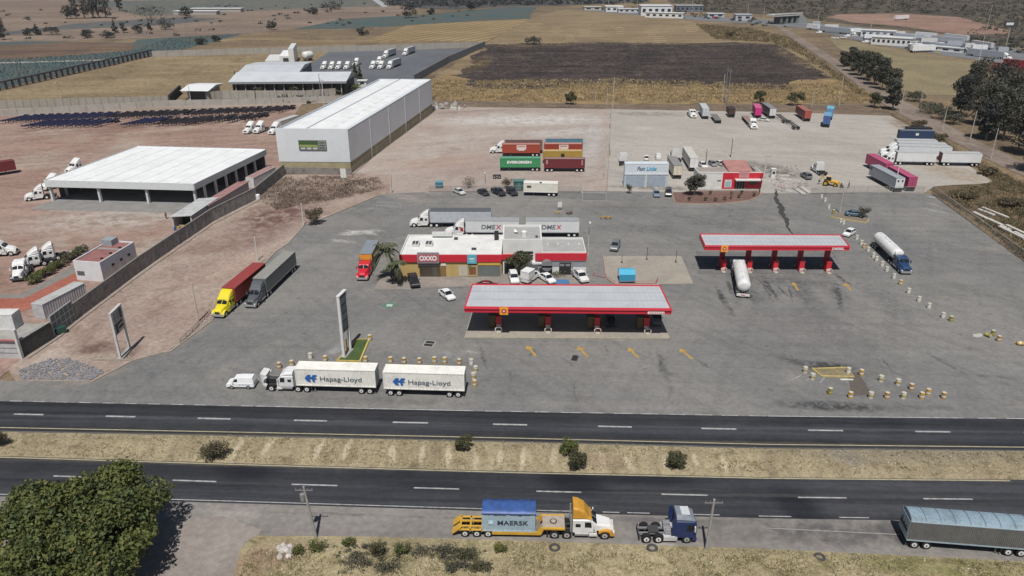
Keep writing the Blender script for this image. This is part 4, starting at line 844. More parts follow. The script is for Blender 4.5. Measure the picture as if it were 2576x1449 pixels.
# ------------------------------------------------------------ people
def person(x, y, rz, label, shirt, trousers, stride=.18, arm=.1, z=.16):
    """standing or walking figure: one skinned body with five-fingered hands"""
    e = link("person", None)
    def skin(name, V, E, rad, mat, sub=1):
        me = bpy.data.meshes.new(name); me.from_pydata(V, E, []); me.materials.append(mat); o = link(name, me, e)
        o.modifiers.new("skin", 'SKIN'); sv = me.skin_vertices[0].data
        for v, r in zip(sv, rad): v.radius = (r, r)
        sv[0].use_root = True
        s = o.modifiers.new("sub", 'SUBSURF'); s.levels = s.render_levels = sub; o.modifiers["skin"].use_smooth_shade = True; return o
    sk = P((.36, .2, .13), .6, 0, .1, 6, "skin_tone")
    V = [(0, 0, .95), (0, 0, 1.2), (0, 0, 1.42), (.01, 0, 1.53), (.03, 0, 1.66), (.02, 0, 1.74)]; E = [(0, 1), (1, 2), (2, 3), (3, 4), (4, 5)]; rad = [.14, .13, .14, .055, .095, .06]
    for s in (-1, 1):
        b = len(V); k = stride * s
        V += [(0, s * .19, 1.40), (-k * .3, s * .24, 1.12), (arm - k * .5, s * .25, .88), (arm - k * .55 + .03, s * .25, .80), (0, s * .1, .88), (k * .5, s * .1, .5), (k * .8 - .03, s * .1, .08), (k * .8 + .16, s * .11, .04)]
        E += [(2, b), (b, b + 1), (b + 1, b + 2), (b + 2, b + 3), (0, b + 4), (b + 4, b + 5), (b + 5, b + 6), (b + 6, b + 7)]; rad += [.065, .048, .034, .036, .095, .062, .045, .04]
        for f in range(5):
            i = len(V); hx, hy, hz = V[b + 3]; dx = (f - 1.5) * .022 if f < 4 else .05; ln = (.075, .09, .085, .065, .05)[f]
            V += [(hx + dx, hy, hz - .03 if f < 4 else hz), (hx + dx * 1.2, hy, hz - .03 - ln if f < 4 else hz - ln)]; E += [(b + 3, i), (i, i + 1)]; rad += [.011, .009]
    skin("body", V, E, rad, sk)
    skin("shirt", [(0, 0, .92), (0, 0, 1.2), (0, 0, 1.41), (0, .2, 1.39), (0, -.2, 1.39), (0, .24, 1.2), (0, -.24, 1.2)], [(0, 1), (1, 2), (2, 3), (2, 4), (3, 5), (4, 6)], [.16, .15, .155, .085, .085, .07, .07], shirt)
    skin("trousers", [(0, 0, .95), (0, .1, .86), (stride * .5, .1, .5), (stride * .8 - .03, .1, .1), (0, -.1, .86), (-stride * .5, -.1, .5), (-stride * .8 - .03, -.1, .1)], [(0, 1), (1, 2), (2, 3), (0, 4), (4, 5), (5, 6)], [.15, .11, .08, .065, .11, .08, .065], trousers)
    skin("hair", [(.0, 0, 1.70), (.015, 0, 1.76), (-.05, 0, 1.68)], [(0, 1), (0, 2)], [.1, .07, .07], P((.012, .01, .01), .7, 0, 0))
    p = G(x, y); p.z = z; e.location = p; e.rotation_euler = (0, 0, rz)
    return tag(e, label, "person")
# ============================================================ BUILDINGS AND LARGE STRUCTURES
def V3(p, z): return (p.x, p.y, z)
class Quad:
    """local frame on four ground corners (front-left, front-right, back-right, back-left), origin at front-left"""
    def __init__(s, fl, fr, br, bl, z=0, world=False):
        s.c = [Vector(q) if world else G(q[0], q[1], z) for q in (fl, fr, br, bl)]; s.o = Vector((s.c[0].x, s.c[0].y, .1))
    def at(s, u, v, z=0):
        a = s.c[0].lerp(s.c[1], u); b = s.c[3].lerp(s.c[2], u); q = a.lerp(b, v); return (q.x - s.o.x, q.y - s.o.y, z)
    def slab(s, mb, u0, u1, v0, v1, z0, z1, mat):
        vs = [s.at(u, v, z) for z in (z0, z1) for v in (v0, v1) for u in (u0, u1)]
        mb.add(vs, [(0, 2, 3, 1), (4, 5, 7, 6), (0, 1, 5, 4), (2, 6, 7, 3), (0, 4, 6, 2), (1, 3, 7, 5)], mat)
    def w(s): return (s.c[1] - s.c[0]).length
    def M(s):   # matrix whose x runs along the front wall, y into the building
        d = (s.c[1] - s.c[0]).normalized(); return Matrix.Rotation(math.atan2(d.y, d.x), 4, 'Z')
ROOFW = P((.79, .80, .80), .5, 0, .11, .22, "white_roof_sheet"); CLAD = P((.66, .69, .72), .45, 0, .06, .1, "pale_cladding"); BEIGE = P((.42, .36, .22), .9, 0, .25, .4, "beige_block", .2)
# --- long white warehouse
q = Quad((706, 435.4), (884, 437), (1089, 282), (0, 0)); q.c[3] = q.c[0] + q.c[2] - q.c[1]; W = q.w(); HW = 12.6
T = Thing("warehouse"); lw = T.p("lower_wall"); wl = T.p("cladding_wall"); rf = T.p("roof")
q.slab(lw, .003, .997, .001, .999, 0, 3.4, BEIGE); q.slab(wl, 0, 1, 0, 1, 3.4, HW, CLAD)
mx = .42
for u0, u1, z0, z1 in ((.02, mx, HW - .1, HW + .55), (mx, .98, HW + .55, HW - .1)):
    rf.quad(q.at(u0, .006, z0), q.at(u1, .006, z1), q.at(u1, .994, z1), q.at(u0, .994, z0), ROOFW)
rc = T.p("ridge_cap", rf); q.slab(rc, mx - .012, mx + .012, .006, .994, HW + .55, HW + .62, P((.34, .36, .38), .5, 0, .1))
pa = T.p("parapet")
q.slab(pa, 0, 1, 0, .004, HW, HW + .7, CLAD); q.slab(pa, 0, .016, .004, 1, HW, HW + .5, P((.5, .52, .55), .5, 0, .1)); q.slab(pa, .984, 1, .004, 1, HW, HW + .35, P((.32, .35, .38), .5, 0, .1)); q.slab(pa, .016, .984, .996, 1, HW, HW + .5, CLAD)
for v in (.2, .4, .6, .8): dp = T.p("downpipe"); q.slab(dp, 1.0, 1.006, v, v + .0015, 0, HW, P((.5, .53, .56), .5, 0, .1))
for k in range(14):
    sl_ = T.p("skylight", rf); vv = .05 + k * .066; a = .7
    z = lambda u: HW + .56 - .65 * (u - mx) / (.98 - mx)
    sl_.quad(q.at(a, vv, z(a) + .03), q.at(a + .05, vv, z(a + .05) + .03), q.at(a + .05, vv + .03, z(a + .05) + .03), q.at(a, vv + .03, z(a) + .03), P((.74, .77, .78), .35, 0, .05))
bb = T.p("billboard"); Mq = q.M(); x0, x1 = W * .305, W * .69
bb.box(x0, x1, -.25, -.02, 7.0, 9.9, P((.10, .11, .10), .6, 0, .2, 1), Mq)
bb.box(x0 + .2, x1 - 2.6, -.29, -.25, 8.75, 9.6, P((.05, .12, .03), .6, 0, .3, 2), Mq); bb.box(x0 + .2, x1 - 2.6, -.29, -.25, 7.95, 8.6, P((.32, .40, .12), .6, 0, .3, 2), Mq)
for k in range(3): bb.box(x0 + .5 + k * 1.8, x0 + 1.9 + k * 1.8, -.29, -.25, 7.2, 7.8, P((.55, .57, .55), .6, 0, .3, 3), Mq)
bb.box(x1 - 2.4, x1 - .2, -.29, -.25, 7.2, 9.7, P((.34, .38, .34), .6, 0, .5, 3), Mq)
for k in range(3): bb.box(x1 - 2.2, x1 - .5, -.31, -.29, 7.5 + k * .75, 7.9 + k * .75, P((.08, .11, .09), .6, 0, .3, 3), Mq)
T.build(q.o, 0, "long white metal warehouse with beige block base and a billboard on its end wall", "warehouse")
# --- open-sided shed with white roof
q = Quad((112, 456), (487, 465), (668, 378), (345, 370), 5.7); T = Thing("open_shed"); HS = 5.7
rf = T.p("roof"); vs = [q.at(u, v, HS + .9 * (v)) for v in (0, 1) for u in (0, 1)]; q.slab(rf, 0, 1, 0, 1, HS - .1, HS + .0, ROOFW)
fz = T.p("fascia")
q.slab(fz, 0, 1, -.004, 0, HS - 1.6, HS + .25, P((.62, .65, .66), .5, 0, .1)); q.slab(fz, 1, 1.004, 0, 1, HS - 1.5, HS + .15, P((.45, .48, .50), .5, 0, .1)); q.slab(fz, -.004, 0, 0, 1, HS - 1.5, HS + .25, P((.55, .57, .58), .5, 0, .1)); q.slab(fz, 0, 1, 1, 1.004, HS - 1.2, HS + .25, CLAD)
sm = T.p("roof_seam", rf); sg = P((.60, .61, .62), .5, 0, .1)
for k in range(1, 8): q.slab(sm, k / 8 - .0015, k / 8 + .0015, .003, .997, HS, HS + .05, sg)
for k in range(1, 7): q.slab(sm, .003, .997, k / 7 - .001, k / 7 + .001, HS + .001, HS + .03, P((.69, .70, .71), .5, 0, .1))
for u in (.012, .34, .665, .985):
    c = T.p("column"); q.slab(c, u - .006, u + .006, .012, .03, 0, HS - .1, P((.62, .64, .65), .5, 0, .15))
for v in (.14, .28, .42, .56, .70, .84, .985):
    c = T.p("column"); q.slab(c, .975, .988, v, v + .012, 0, HS - .1, P((.62, .64, .65), .5, 0, .15))
    c = T.p("column"); q.slab(c, .012, .026, v, v + .012, 0, HS - .1, P((.5, .5, .52), .5, 0, .15))
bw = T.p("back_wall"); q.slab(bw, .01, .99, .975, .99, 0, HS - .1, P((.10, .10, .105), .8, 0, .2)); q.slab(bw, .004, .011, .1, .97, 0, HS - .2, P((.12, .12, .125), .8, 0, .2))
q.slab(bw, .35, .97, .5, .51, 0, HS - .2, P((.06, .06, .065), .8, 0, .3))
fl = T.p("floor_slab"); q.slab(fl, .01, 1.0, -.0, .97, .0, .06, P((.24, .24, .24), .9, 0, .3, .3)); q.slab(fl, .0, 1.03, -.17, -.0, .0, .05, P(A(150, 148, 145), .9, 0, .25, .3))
T.build(q.o, 0, "wide open-fronted workshop shed with a flat white panelled roof", "shed")
# --- small white block with red roof by the wall
q = Quad((195, 705), (262, 710), (347, 655), (0, 0)); q.c[3] = q.c[0] + q.c[2] - q.c[1]; T = Thing("office_block"); h = 3.9; W = q.w(); Mq = q.M()
w_ = T.p("wall"); wm = P((.66, .67, .69), .6, 0, .1, .5); rm = P((.30, .14, .13), .8, 0, .35, .5, "faded_red_roof", .2)
q.slab(w_, 0, 1, 0, 1, 0, h, wm)
r = T.p("roof"); q.slab(r, .04, .96, .02, .98, h, h + .03, rm); pp = T.p("parapet")
for a in ((0, 1, 0, .02), (0, 1, .98, 1), (0, .04, .02, .98), (.96, 1, .02, .98)): q.slab(pp, *a, h, h + .3, wm)
tk = T.p("roof_housing"); q.slab(tk, .02, .42, .78, .97, h + .03, h + 1.3, P((.30, .33, .36), .5, 0, .15)); q.slab(tk, .05, .95, .62, .68, h + .04, h + .1, P((.3, .29, .28), .8, 0, .2))
for u, v in ((.8, .2), (.8, .45), (.8, .72)): T.p("roof_vent").box(*(lambda p: (p[0] - .25, p[0] + .25, p[1] - .2, p[1] + .2))(q.at(u, v)), h + .03, h + .3, BLACK)
wd = T.p("window"); wd.box(.4, 2.0, -.05, -.01, 1.1, 2.0, P((.10, .12, .13), .2, 0, .1), Mq)
for v in (.28, .52, .75): w2 = T.p("window"); q.slab(w2, 1.0, 1.01, v, v + .07, 2.0, 2.5, BLACK)
T.build(q.o, 0, "small white office block with a faded red flat roof beside the block wall", "building")
# --- terracotta paved yard below it
terr = gmat("terracotta_paving", A(176, 112, 96), A(158, 98, 84), .1, patch=[(.3, .55, .7, A(168, 126, 112), .7)], fine=(1.2, .15))
sheet("terracotta_paving", [(-60, 800), (-60, 752), (60, 752), (110, 728), (190, 688), (200, 706), (130, 742), (90, 772), (40, 790)], .14, terr, 3, .2, 61)
sheet("grey_paving", [(-60, 752), (-60, 738), (50, 742), (110, 712), (186, 668), (196, 690), (110, 729), (60, 752)], .135, P(A(146, 140, 134), .9, 0, .3, .5), 3, .1, 62)
# --- canopies of the fuel station
def canopy(corners, z, label, cols, text, slabm, logo_u, end_panel, colh=1.0):
    q = Quad(*corners, z=z); T = Thing("station_canopy"); Mq = q.M(); W = q.w()
    d = T.p("roof_deck"); deck = P(A(186, 190, 194, .98), .5, .1, .12, .3, "canopy_roof_sheet"); q.slab(d, .006, .994, .02, .98, z - .35, z - .18, deck)
    sm = T.p("roof_seam", d)
    for k in range(1, int(W / .9)): u = k / int(W / .9); q.slab(sm, u - .0006, u + .0006, .022, .978, z - .18, z - .15, P(A(172, 177, 182, .98), .5, 0, .1))
    for v in (.35, .68): q.slab(sm, .008, .992, v, v + .012, z - .178, z - .145, P(A(158, 163, 168, 1.0), .5, 0, .2))
    f = T.p("fascia"); rd = P((.58, .02, .045), .4, 0, .08, .6, "canopy_red"); rd2 = P((.40, .012, .03), .45, 0, .1, .6)
    q.slab(f, 0, 1, 0, .02, z - 1.05, z, rd); q.slab(f, -.003, 1.003, -.02, 0, z - .35, z - .12, P((.62, .05, .08), .35, 0, .08)); q.slab(f, 0, 1, .98, 1, z - 1.05, z, rd); q.slab(f, 0, .006, .02, .98, z - 1.05, z, rd); q.slab(f, .994, 1, .02, .98, z - 1.05, z, rd)
    c = T.p("ceiling"); q.slab(c, .006, .994, .02, .98, z - 1.0, z - .9, P((.30, .30, .31), .7, 0, .15))
    for (cx, cy) in cols:
        p = G(cx, cy) - q.o; k = T.p("column"); k.box(p.x - .5, p.x + .5, p.y + .3, p.y + .95, 0, z - 1.0, P((.36, .018, .03), .45, 0, .15, 1))
        br = T.p("column_brace"); br.cyl((p.x - .35, p.y + .6, z - 2.2), (p.x - 1.3, p.y + .6, z - 1.0), .05, .05, P((.35, .26, .06), .5, 0, .2), 5); br.cyl((p.x + .35, p.y + .6, z - 2.2), (p.x + 1.3, p.y + .6, z - 1.0), .05, .05, P((.35, .26, .06), .5, 0, .2), 5)
    lg = T.p("logo_sign"); x = W * logo_u; lg.box(x - .72, x + .72, -.42, -.3, z - 1.25, z + .12, P((.80, .38, .04), .4, 0, .06), Mq)
    for k in range(6):
        a = k * math.pi / 3; lg.box(-.13, .13, -.45, -.43, .16, .46, P((.55, .03, .04), .4, 0, .05), Mq @ Matrix.Translation((x, 0, z - .56)) @ Matrix.Rotation(a, 4, 'Y'))
    lg.cyl((x, -.46, z - .56), (x, -.44, z - .56), .17, .17, P((.7, .7, .66), .4, 0, .05), 10, M=Mq)
    t = T.p("lettering"); white = P((.78, .78, .76), .4, 0, .05)
    if text: t.text(text, W * .922, -.17, z - .86, W * .085, .52, white, M=Mq, bold=.04)
    if end_panel: e = T.p("end_panel"); e.box(W * .885, W * .965, -.2, -.15, z - .95, z - .52, white, Mq); [e.box(W * (.893 + .009 * k), W * (.893 + .009 * k) + .2, -.215, -.2, z - .84, z - .64, RED, Mq) for k in range(8)]
    return T.build(q.o, 0, label, "canopy")
canopy(((1168, 773), (1690, 778), (1661, 718), (1187, 715)), 6.0, "long red-edged fuel canopy with grey roof nearest the highway, over four pump islands", [(1255, 826), (1378, 827), (1501, 829), (1625, 830)], None, None, .192, True)
canopy(((1773, 618.5), (2138, 619.5), (2115, 591), (1760, 588.5)), 6.5, "smaller red-edged diesel canopy farther back, sheltering a white tanker", [(1815, 678), (1880, 679), (1945, 679), (2010, 680), (2077, 681)], "DIESEL", None, .135, False)
sheet("canopy_floor", [(1168, 851), (1683, 853.5), (1655, 782), (1190, 778)], .19, slab, 50, 0, 63); sheet("canopy_floor", [(1756, 690), (2130, 692), (2096, 636), (1750, 634)], .185, gmat("oily_concrete", A(128, 127, 126), A(112, 111, 112), .15, patch=[(.4, .55, .65, A(88, 88, 90), .6)], fine=(1.5, .15)), 50, 0, 64)
mb = MB(); stripe(mb, G(1168, 851), G(1683, 853.5), .25, .197, YPAINT); stripe(mb, G(1683, 853.5), G(1672, 826), .25, .197, YPAINT); tag(link("floor_edge_line", mb.mesh("floor_edge_line")), kind='structure')
# pump islands with dispensers
def island(x, y, label, glab, red=False, n=0):
    p = G(x, y); p.z = .18; T = Thing("pump_island"); k = T.p("kerb"); k.loft([[(sx * .75 * (1 if abs(yy) < 1.9 else .5), yy, z) for sx, z in ((-1, 0), (1, 0), (1, .16), (-1, .16))] for yy in (-2.3, -1.9, 2.4)], P((.5, .47, .38), .9, 0, .25, 2))
    h = T.p("hoop_guard"); hm = P((.74, .66, .64), .45, 0, .2, 3) if not red else P((.70, .5, .5), .45, 0, .3, 3)
    for a, b in (((-.55, -1.9, .1), (-.55, -1.9, .75)), ((.55, -1.9, .1), (.55, -1.9, .75)), ((-.55, -1.9, .75), (-.3, -1.9, 1.0)), ((.55, -1.9, .75), (.3, -1.9, 1.0)), ((-.3, -1.9, 1.0), (.3, -1.9, 1.0))): h.cyl(a, b, .09, .09, hm, 7)
    d = T.build(p, R(-1), label, "pump island", glab)
    D = Thing("fuel_dispenser"); b = D.p("cabinet"); b.box(-.5, .5, -.5, .5, .16, 2.1, P((.62, .025, .04), .35, 0, .12, 2)); b.box(-.55, .55, -.55, .55, 2.1, 2.3, P((.62, .04, .06), .35, 0, .1, 2)); b.box(-.4, .4, -.53, -.5, .3, .7, WHITE)
    for s in (-1, 1):
        D.p("screen").box(s * .51 - .01, s * .51 + .01, -.3, .3, 1.4, 1.8, BLACK); hz = D.p("hose"); hz.cyl((s * .54, -.45, 1.9), (s * .75, -.45, 1.2), .035, .035, BLACK, 6); hz.cyl((s * .75, -.45, 1.2), (s * .56, -.45, .6), .035, .035, BLACK, 6)
    return p, D
PW = ["beside the logo sign", "second from the left", "third from the left, next to a dark car", "nearest the canopy's right end"]
for i, (x, y) in enumerate([(1255, 826), (1378, 827), (1501, 829), (1625, 830)]):
    p, D = island(x, y, "hooped pump island under the front canopy, " + PW[i], "pump islands under the front canopy", i == 2)
    fr = D.p("hose_rack"); fm = P((.12, .085, .03), .6, 0, .35, 2, "olive_frame"); fr.box(-1.7, -.65, -.6, .9, .16, 2.3, fm); fr.box(-1.85, -.5, -.7, 1.0, 2.3, 2.5, fm)
    D.build((p.x, p.y + .2, .18), R(-1), "red fuel dispenser under the front canopy, " + PW[i], "fuel pump", "dispensers under the front canopy")
PW2 = ["leftmost, behind the tanker's left side", "to the right of the white tanker", "in the middle of the diesel canopy", "second from the right end", "rightmost of the five, under the DIESEL letters"]
for i, (x, y) in enumerate([(1815, 678), (1880, 679), (1945, 679), (2010, 680), (2077, 681)]):
    p, D = island(x, y, "diesel pump island, " + PW2[i], "pump islands under the diesel canopy", True)
    D.build((p.x, p.y - .7, .18), R(0), "red diesel dispenser, " + PW2[i], "fuel pump", "dispensers under the diesel canopy")
# --- shop and offices of the station
q = Quad((1009, 697), (1262, 697), (1272, 640), (1012, 640)); q.c[2] = q.c[1] + Vector((.2, 11.4, 0)); q.c[3] = q.c[0] + Vector((.3, 11.4, 0))
T = Thing("convenience_store"); W = q.w(); wall_m = P((.50, .36, .14), .7, 0, .18, .8, "tan_wall"); wht = P((.70, .70, .68), .6, 0, .14, .4, "white_render"); redb = P((.56, .02, .04), .45, 0, .1, .6)
a = T.p("wall"); q.slab(a, .0, 1, .0, 1, 0, 3.4, wall_m); u_ = T.p("upper_wall"); q.slab(u_, 0, 1, 0, 1, 3.4, 4.6, wht)
r = T.p("roof"); q.slab(r, .01, .99, .02, .97, 4.6, 4.66, wht); pp = T.p("parapet")
for aa in ((0, 1, -.012, .02), (0, 1, .97, 1), (0, .01, .02, .97), (.99, 1, .02, .97)): q.slab(pp, *aa, 4.6, 5.0, wht)
f = T.p("fascia_band"); q.slab(f, -.004, 1.0, -.03, -.012, 3.35, 4.9, redb)
s = T.p("shop_sign"); s.box(3.6, 8.0, -.7, -.36, 3.2, 5.5, P((.28, .24, .26), .5, 0, .15, 1)); s.box(3.9, 7.7, -.73, -.7, 3.55, 5.15, P((.42, .10, .12), .5, 0, .1))
t = T.p("lettering", s); t.text("OXXO", 5.8, -.75, 3.8, 3.5, 1.1, P((.85, .8, .78), .4, 0, 0), bold=.04)
aw = T.p("awning"); aw.box(3.8, 8.1, -1.5, -.05, 2.75, 3.0, BLACK)
for x0, x1, z0, z1, m in ((4.1, 6.4, .1, 2.3, P((.36, .30, .20), .4, 0, .2)), (6.5, 7.5, .1, 2.3, P((.45, .42, .34), .4, 0, .2)), (8.2, 9.3, .1, 2.4, P((.24, .15, .06), .6, 0, .2)), (11.9, 13.6, .2, 2.5, P((.52, .48, .40), .5, 0, .2))):
    T.p("shop_window").box(x0, x1, -.06, -.01, z0, z1, m)
T.p("sign_panel").box(8.3, 9.3, -.12, -.01, 2.45, 3.1, WHITE)
bs = T.p("blue_sign"); bs.box(13.7, 15.6, -.6, -.4, 3.1, 5.0, P((.10, .42, .52), .45, 0, .1)); bs.box(14.1, 15.2, -.62, -.6, 4.0, 4.3, WHITE); bs.box(14.2, 15.1, -.62, -.6, 3.5, 3.7, P((.35, .6, .7), .4, 0, 0))
po = T.p("poster"); po.box(13.7, 15.7, -.35, -.25, .2, 2.7, P((.42, .33, .18), .6, 0, .1)); po.box(14.0, 15.4, -.37, -.35, .6, 2.3, P((.30, .12, .05), .6, 0, .6, 4)); po.box(13.9, 14.5, -.38, -.37, 1.9, 2.5, P((.1, .2, .06), .6, 0, .5, 4))
T.p("yellow_band").box(15.8, 20.4, -.2, -.02, 2.6, 3.3, P((.62, .40, .08), .5, 0, .15)); T.p("grey_wall").box(15.8, 20.4, -.12, -.02, .05, 2.55, P(A(118, 126, 124), .8, 0, .2, 1))
for x in (1.9, 4.7):
    a_ = T.p("condenser"); a_.box(x, x + 1.5, 4.6, 6.4, 4.66, 5.5, P((.6, .6, .59), .5, 0, .15)); [a_.box(x + .15 + .65 * k, x + .65 + .65 * k, 4.5, 6.1, 5.505, 5.53, DGREY) for k in range(2)]
T.p("roof_duct").box(5.6, 9.9, 10.2, 11.3, 5.02, 5.75, P((.60, .61, .59), .5, 0, .15)); T.p("roof_vent").box(10.4, 11.2, 9.0, 9.6, 4.66, 5.1, DGREY); T.p("roof_vent").box(14.4, 15.4, 3.0, 3.6, 4.66, 5.0, DGREY); T.p("roof_vent").box(15.4, 15.9, 6.2, 6.8, 4.66, 5.1, WHITE); T.p("roof_vent").box(19.0, 19.9, 8.8, 10.3, 4.66, 6.3, BLACK)
T.build(q.o, 0, "white-roofed convenience store with a red band and OXXO sign over tan walls", "shop")
o = G(1265, 693); T = Thing("office_building"); o.z = .1
a = T.p("wall"); a.box(0, 8.0, .6, 9.6, 0, 7.2, wht); a.box(7.2, 17.0, .0, 8.6, 0, 3.0, P((.30, .31, .33), .7, 0, .2, .6)); a.box(8.0, 17.0, 0, 8.6, 3.0, 4.7, wht)
T.p("plinth_wall").box(10.15, 11.5, -.08, 0, 0, 1.7, wht); T.p("plinth_wall").box(14.4, 17.1, -.08, 0, 0, 1.7, wht)
r = T.p("roof"); gr = P(A(180, 180, 178), .8, 0, .15, .5); r.box(.3, 7.7, .9, 9.3, 7.2, 7.24, gr); r.box(8.2, 16.8, .2, 8.4, 4.7, 4.74, gr)
pp = T.p("parapet")
for bx in ((0, 8, .6, .9, 7.2, 7.6), (0, 8, 9.3, 9.6, 7.2, 7.6), (0, .3, .9, 9.3, 7.2, 7.6), (7.7, 8, .9, 9.3, 7.2, 7.6), (8, 17, 0, .2, 4.7, 5.1), (8.2, 17, 8.4, 8.6, 4.7, 5.1), (16.8, 17, .2, 8.4, 4.7, 5.1)): pp.box(*bx, wht)
f = T.p("fascia_band"); f.box(6.6, 17.15, -.22, -.02, 3.3, 4.85, redb); f.box(-.2, 2.6, .3, .58, 3.3, 4.4, redb); f.box(17.0, 17.15, -.02, 1.2, 3.3, 4.85, redb)
w_ = T.p("window"); w_.box(3.0, 6.2, .55, .62, 3.2, 5.0, BLACK); [w_.box(3.0, 6.2, .5, .55, 3.7 + .6 * k, 3.78 + .6 * k, WHITE) for k in range(2)]
T.p("ledge").box(2.6, 8.4, -.3, .55, 2.5, 2.9, wht)
d = T.p("door"); d.box(11.6, 14.0, -.06, 0, .05, 2.8, BLACK); [d.box(11.7 + 1.2 * k, 12.6 + 1.2 * k, -.08, -.06, 2.0, 2.5, GREY) for k in range(2)]
d = T.p("door"); d.box(.3, 2.6, .5, .6, .05, 2.6, BLACK)
ar = T.p("arched_porch"); ar.box(7.9, 10.1, -1.4, -.1, 2.2, 2.6, P((.16, .165, .17), .6, 0, .2)); ar.cyl((9.0, -1.4, 2.5), (9.0, -.1, 2.5), 1.1, 1.1, P((.20, .205, .21), .6, 0, .2), 18); ar.box(7.95, 10.05, -1.2, -.1, .05, 2.2, BLACK); ar.text("pemex", 9, -1.42, 2.65, 1.2, .3, P((.5, .2, .2), .5, 0, 0)) if False else None
tk = T.p("water_tank"); tk.cyl((4.4, 3.4, 7.24), (4.4, 3.4, 8.3), .62, .62, WHITE, 16); tk.cyl((4.4, 3.4, 8.3), (4.4, 3.4, 8.55), .62, .25, WHITE, 16)
ds = T.p("satellite_dish"); ds.cyl((2.9, 5.4, 7.24), (2.9, 5.4, 7.8), .04, .04, GREY, 6); ds.cyl((2.9, 5.3, 7.9), (2.7, 5.0, 8.05), .12, .5, WHITE, 12, True, False)
T.p("roof_vent").box(6.7, 7.2, 2.6, 3.2, 7.24, 7.5, DGREY); [T.p("roof_vent").box(9.2 + 2.2 * k, 9.5 + 2.2 * k, 5.2, 5.5, 4.74, 5.0, WHITE) for k in range(4)]
T.build(o, 0, "white two-storey office block and red-banded wing to the right of the shop", "building")
sheet("shop_forecourt", [(940, 728), (960, 700), (1005, 700), (1478, 692), (1484, 714), (1040, 726), (1030, 730)], .175, gmat("forecourt", A(158, 149, 141), A(142, 135, 129), .2, fine=(1.5, .15)), 20, 0, 65)
sheet("disabled_bay", [(1391, 716), (1434, 716), (1430, 705), (1395, 705)], .19, P(A(76, 132, 184), .7, 0, .25, 2), 20, 0, 66)
sheet("tank_slab", [(1519, 646), (1713, 646), (1744, 716), (1660, 717), (1650, 724), (1545, 720), (1525, 700)], .20, slab, 40, 0, 67)
fence("tank_railing", [(1492, 695), (1524, 702), (1545, 718), (1650, 716), (1654, 708)], .7, "low red pipe railing around the tank slab", 4, P((.45, .12, .13), .5, 0, .3), False, 2, pr=.06)
wall("kerb_wall", [(1517, 646), (1526, 704)], .35, .2, P((.45, .30, .28), .9, 0, .3), "low pinkish kerb wall along the tank slab's left side", "wall")
T = Thing("tank_awning"); b = T.p("tarp"); p = G(1577, 716); blue = P((.07, .40, .60), .6, 0, .12, 1.5, "sky_blue_tarp")
b.loft([[(-1.6, y, z), (1.6, y, z), (1.6, y, z + .06), (-1.6, y, z + .06)] for y, z in ((0, 1.9), (1.3, 2.5), (2.8, 2.2))], blue); b.quad((-1.6, 0, .5), (1.6, 0, .5), (1.6, 0, 1.9), (-1.6, 0, 1.9), P((.04, .30, .47), .6, 0, .15, 1.5))
for sx in (-1.5, 1.5):
    for y in (.1, 2.7): T.p("post").cyl((sx, y, 0), (sx, y, 2.1), .05, .05, GREY, 6)
p.z = .2; T.build(p, 0, "sky-blue tarpaulin awning standing on the pale tank slab", "awning")
for i, (x, y, h) in enumerate([(1627, 655, 2.6), (1700, 662, 2.4), (1564, 663, 1.5)]):
    T = Thing("vent_pipe"); T.p("pipe").cyl((0, 0, 0), (0, 0, h), .05, .05, DGREY, 6); T.p("cap").cyl((0, 0, h), (0, 0, h + .12), .11, .09, DGREY, 8); T.p("base").box(-.2, .2, -.2, .2, 0, .12, DGREY)
    p = G(x, y); p.z = .2; T.build(p, 0, "dark vent pipe on the tank slab, " + ("in the middle", "near the right edge", "at the left, shorter")[i], "pipe", "vent pipes on the tank slab")
# --- red and white building at the back
o = G(1755, 478); o.z = .12; T = Thing("red_office"); W = 17.6
a = T.p("wall"); a.box(0, W, 0, 6.5, 0, 4.6, wht); a.box(6.6, W + .15, -.15, 0, 0, 4.8, redb)
r = T.p("roof"); r.box(.2, W - .2, .2, 6.3, 4.6, 4.64, P(A(172, 160, 152), .8, 0, .2, .5)); tr = T.p("raised_roof"); terra = P((.42, .20, .18), .8, 0, .3, .6, "terracotta_sheet")
tr.loft([[(8.5, y, z0), (15.2 + (y > 6) * .0, y, z0), (15.2, y, z1), (8.5, y, z1)] for y, z0, z1 in ((1.2, 4.6, 4.9), (4.5, 4.6, 5.3), (9.5, 4.6, 5.9))], terra); wl2 = T.p("side_wall"); wl2.box(15.6, 15.9, 1.5, 11, 0, 5.2, P((.24, .22, .21), .8, 0, .3)); wl2.box(8.4, 15.4, 6.5, 9.6, 0, 4.6, wht)
pp = T.p("parapet"); pp.box(0, W, -.05, .2, 4.6, 5.0, wht); pp.box(11.0, 13.7, -.3, -.16, 3.5, 5.1, P((.55, .30, .30), .6, 0, .1)); [pp.box(11.2, 13.5, -.33, -.3, 3.7 + .35 * k, 3.82 + .35 * k, P((.45, .16, .17), .6, 0, .1)) for k in range(4)]
aw = T.p("porch_slab"); aw.box(9.9, W + .1, -1.6, -.16, 2.9, 3.2, WHITE)
d = T.p("glass_door"); d.box(10.3, 13.0, -.2, -.16, .1, 2.6, BLACK); [d.box(10.5 + .75 * k, 10.7 + .75 * k, -.23, -.2, .1, 2.6, GREY) for k in range(4)]
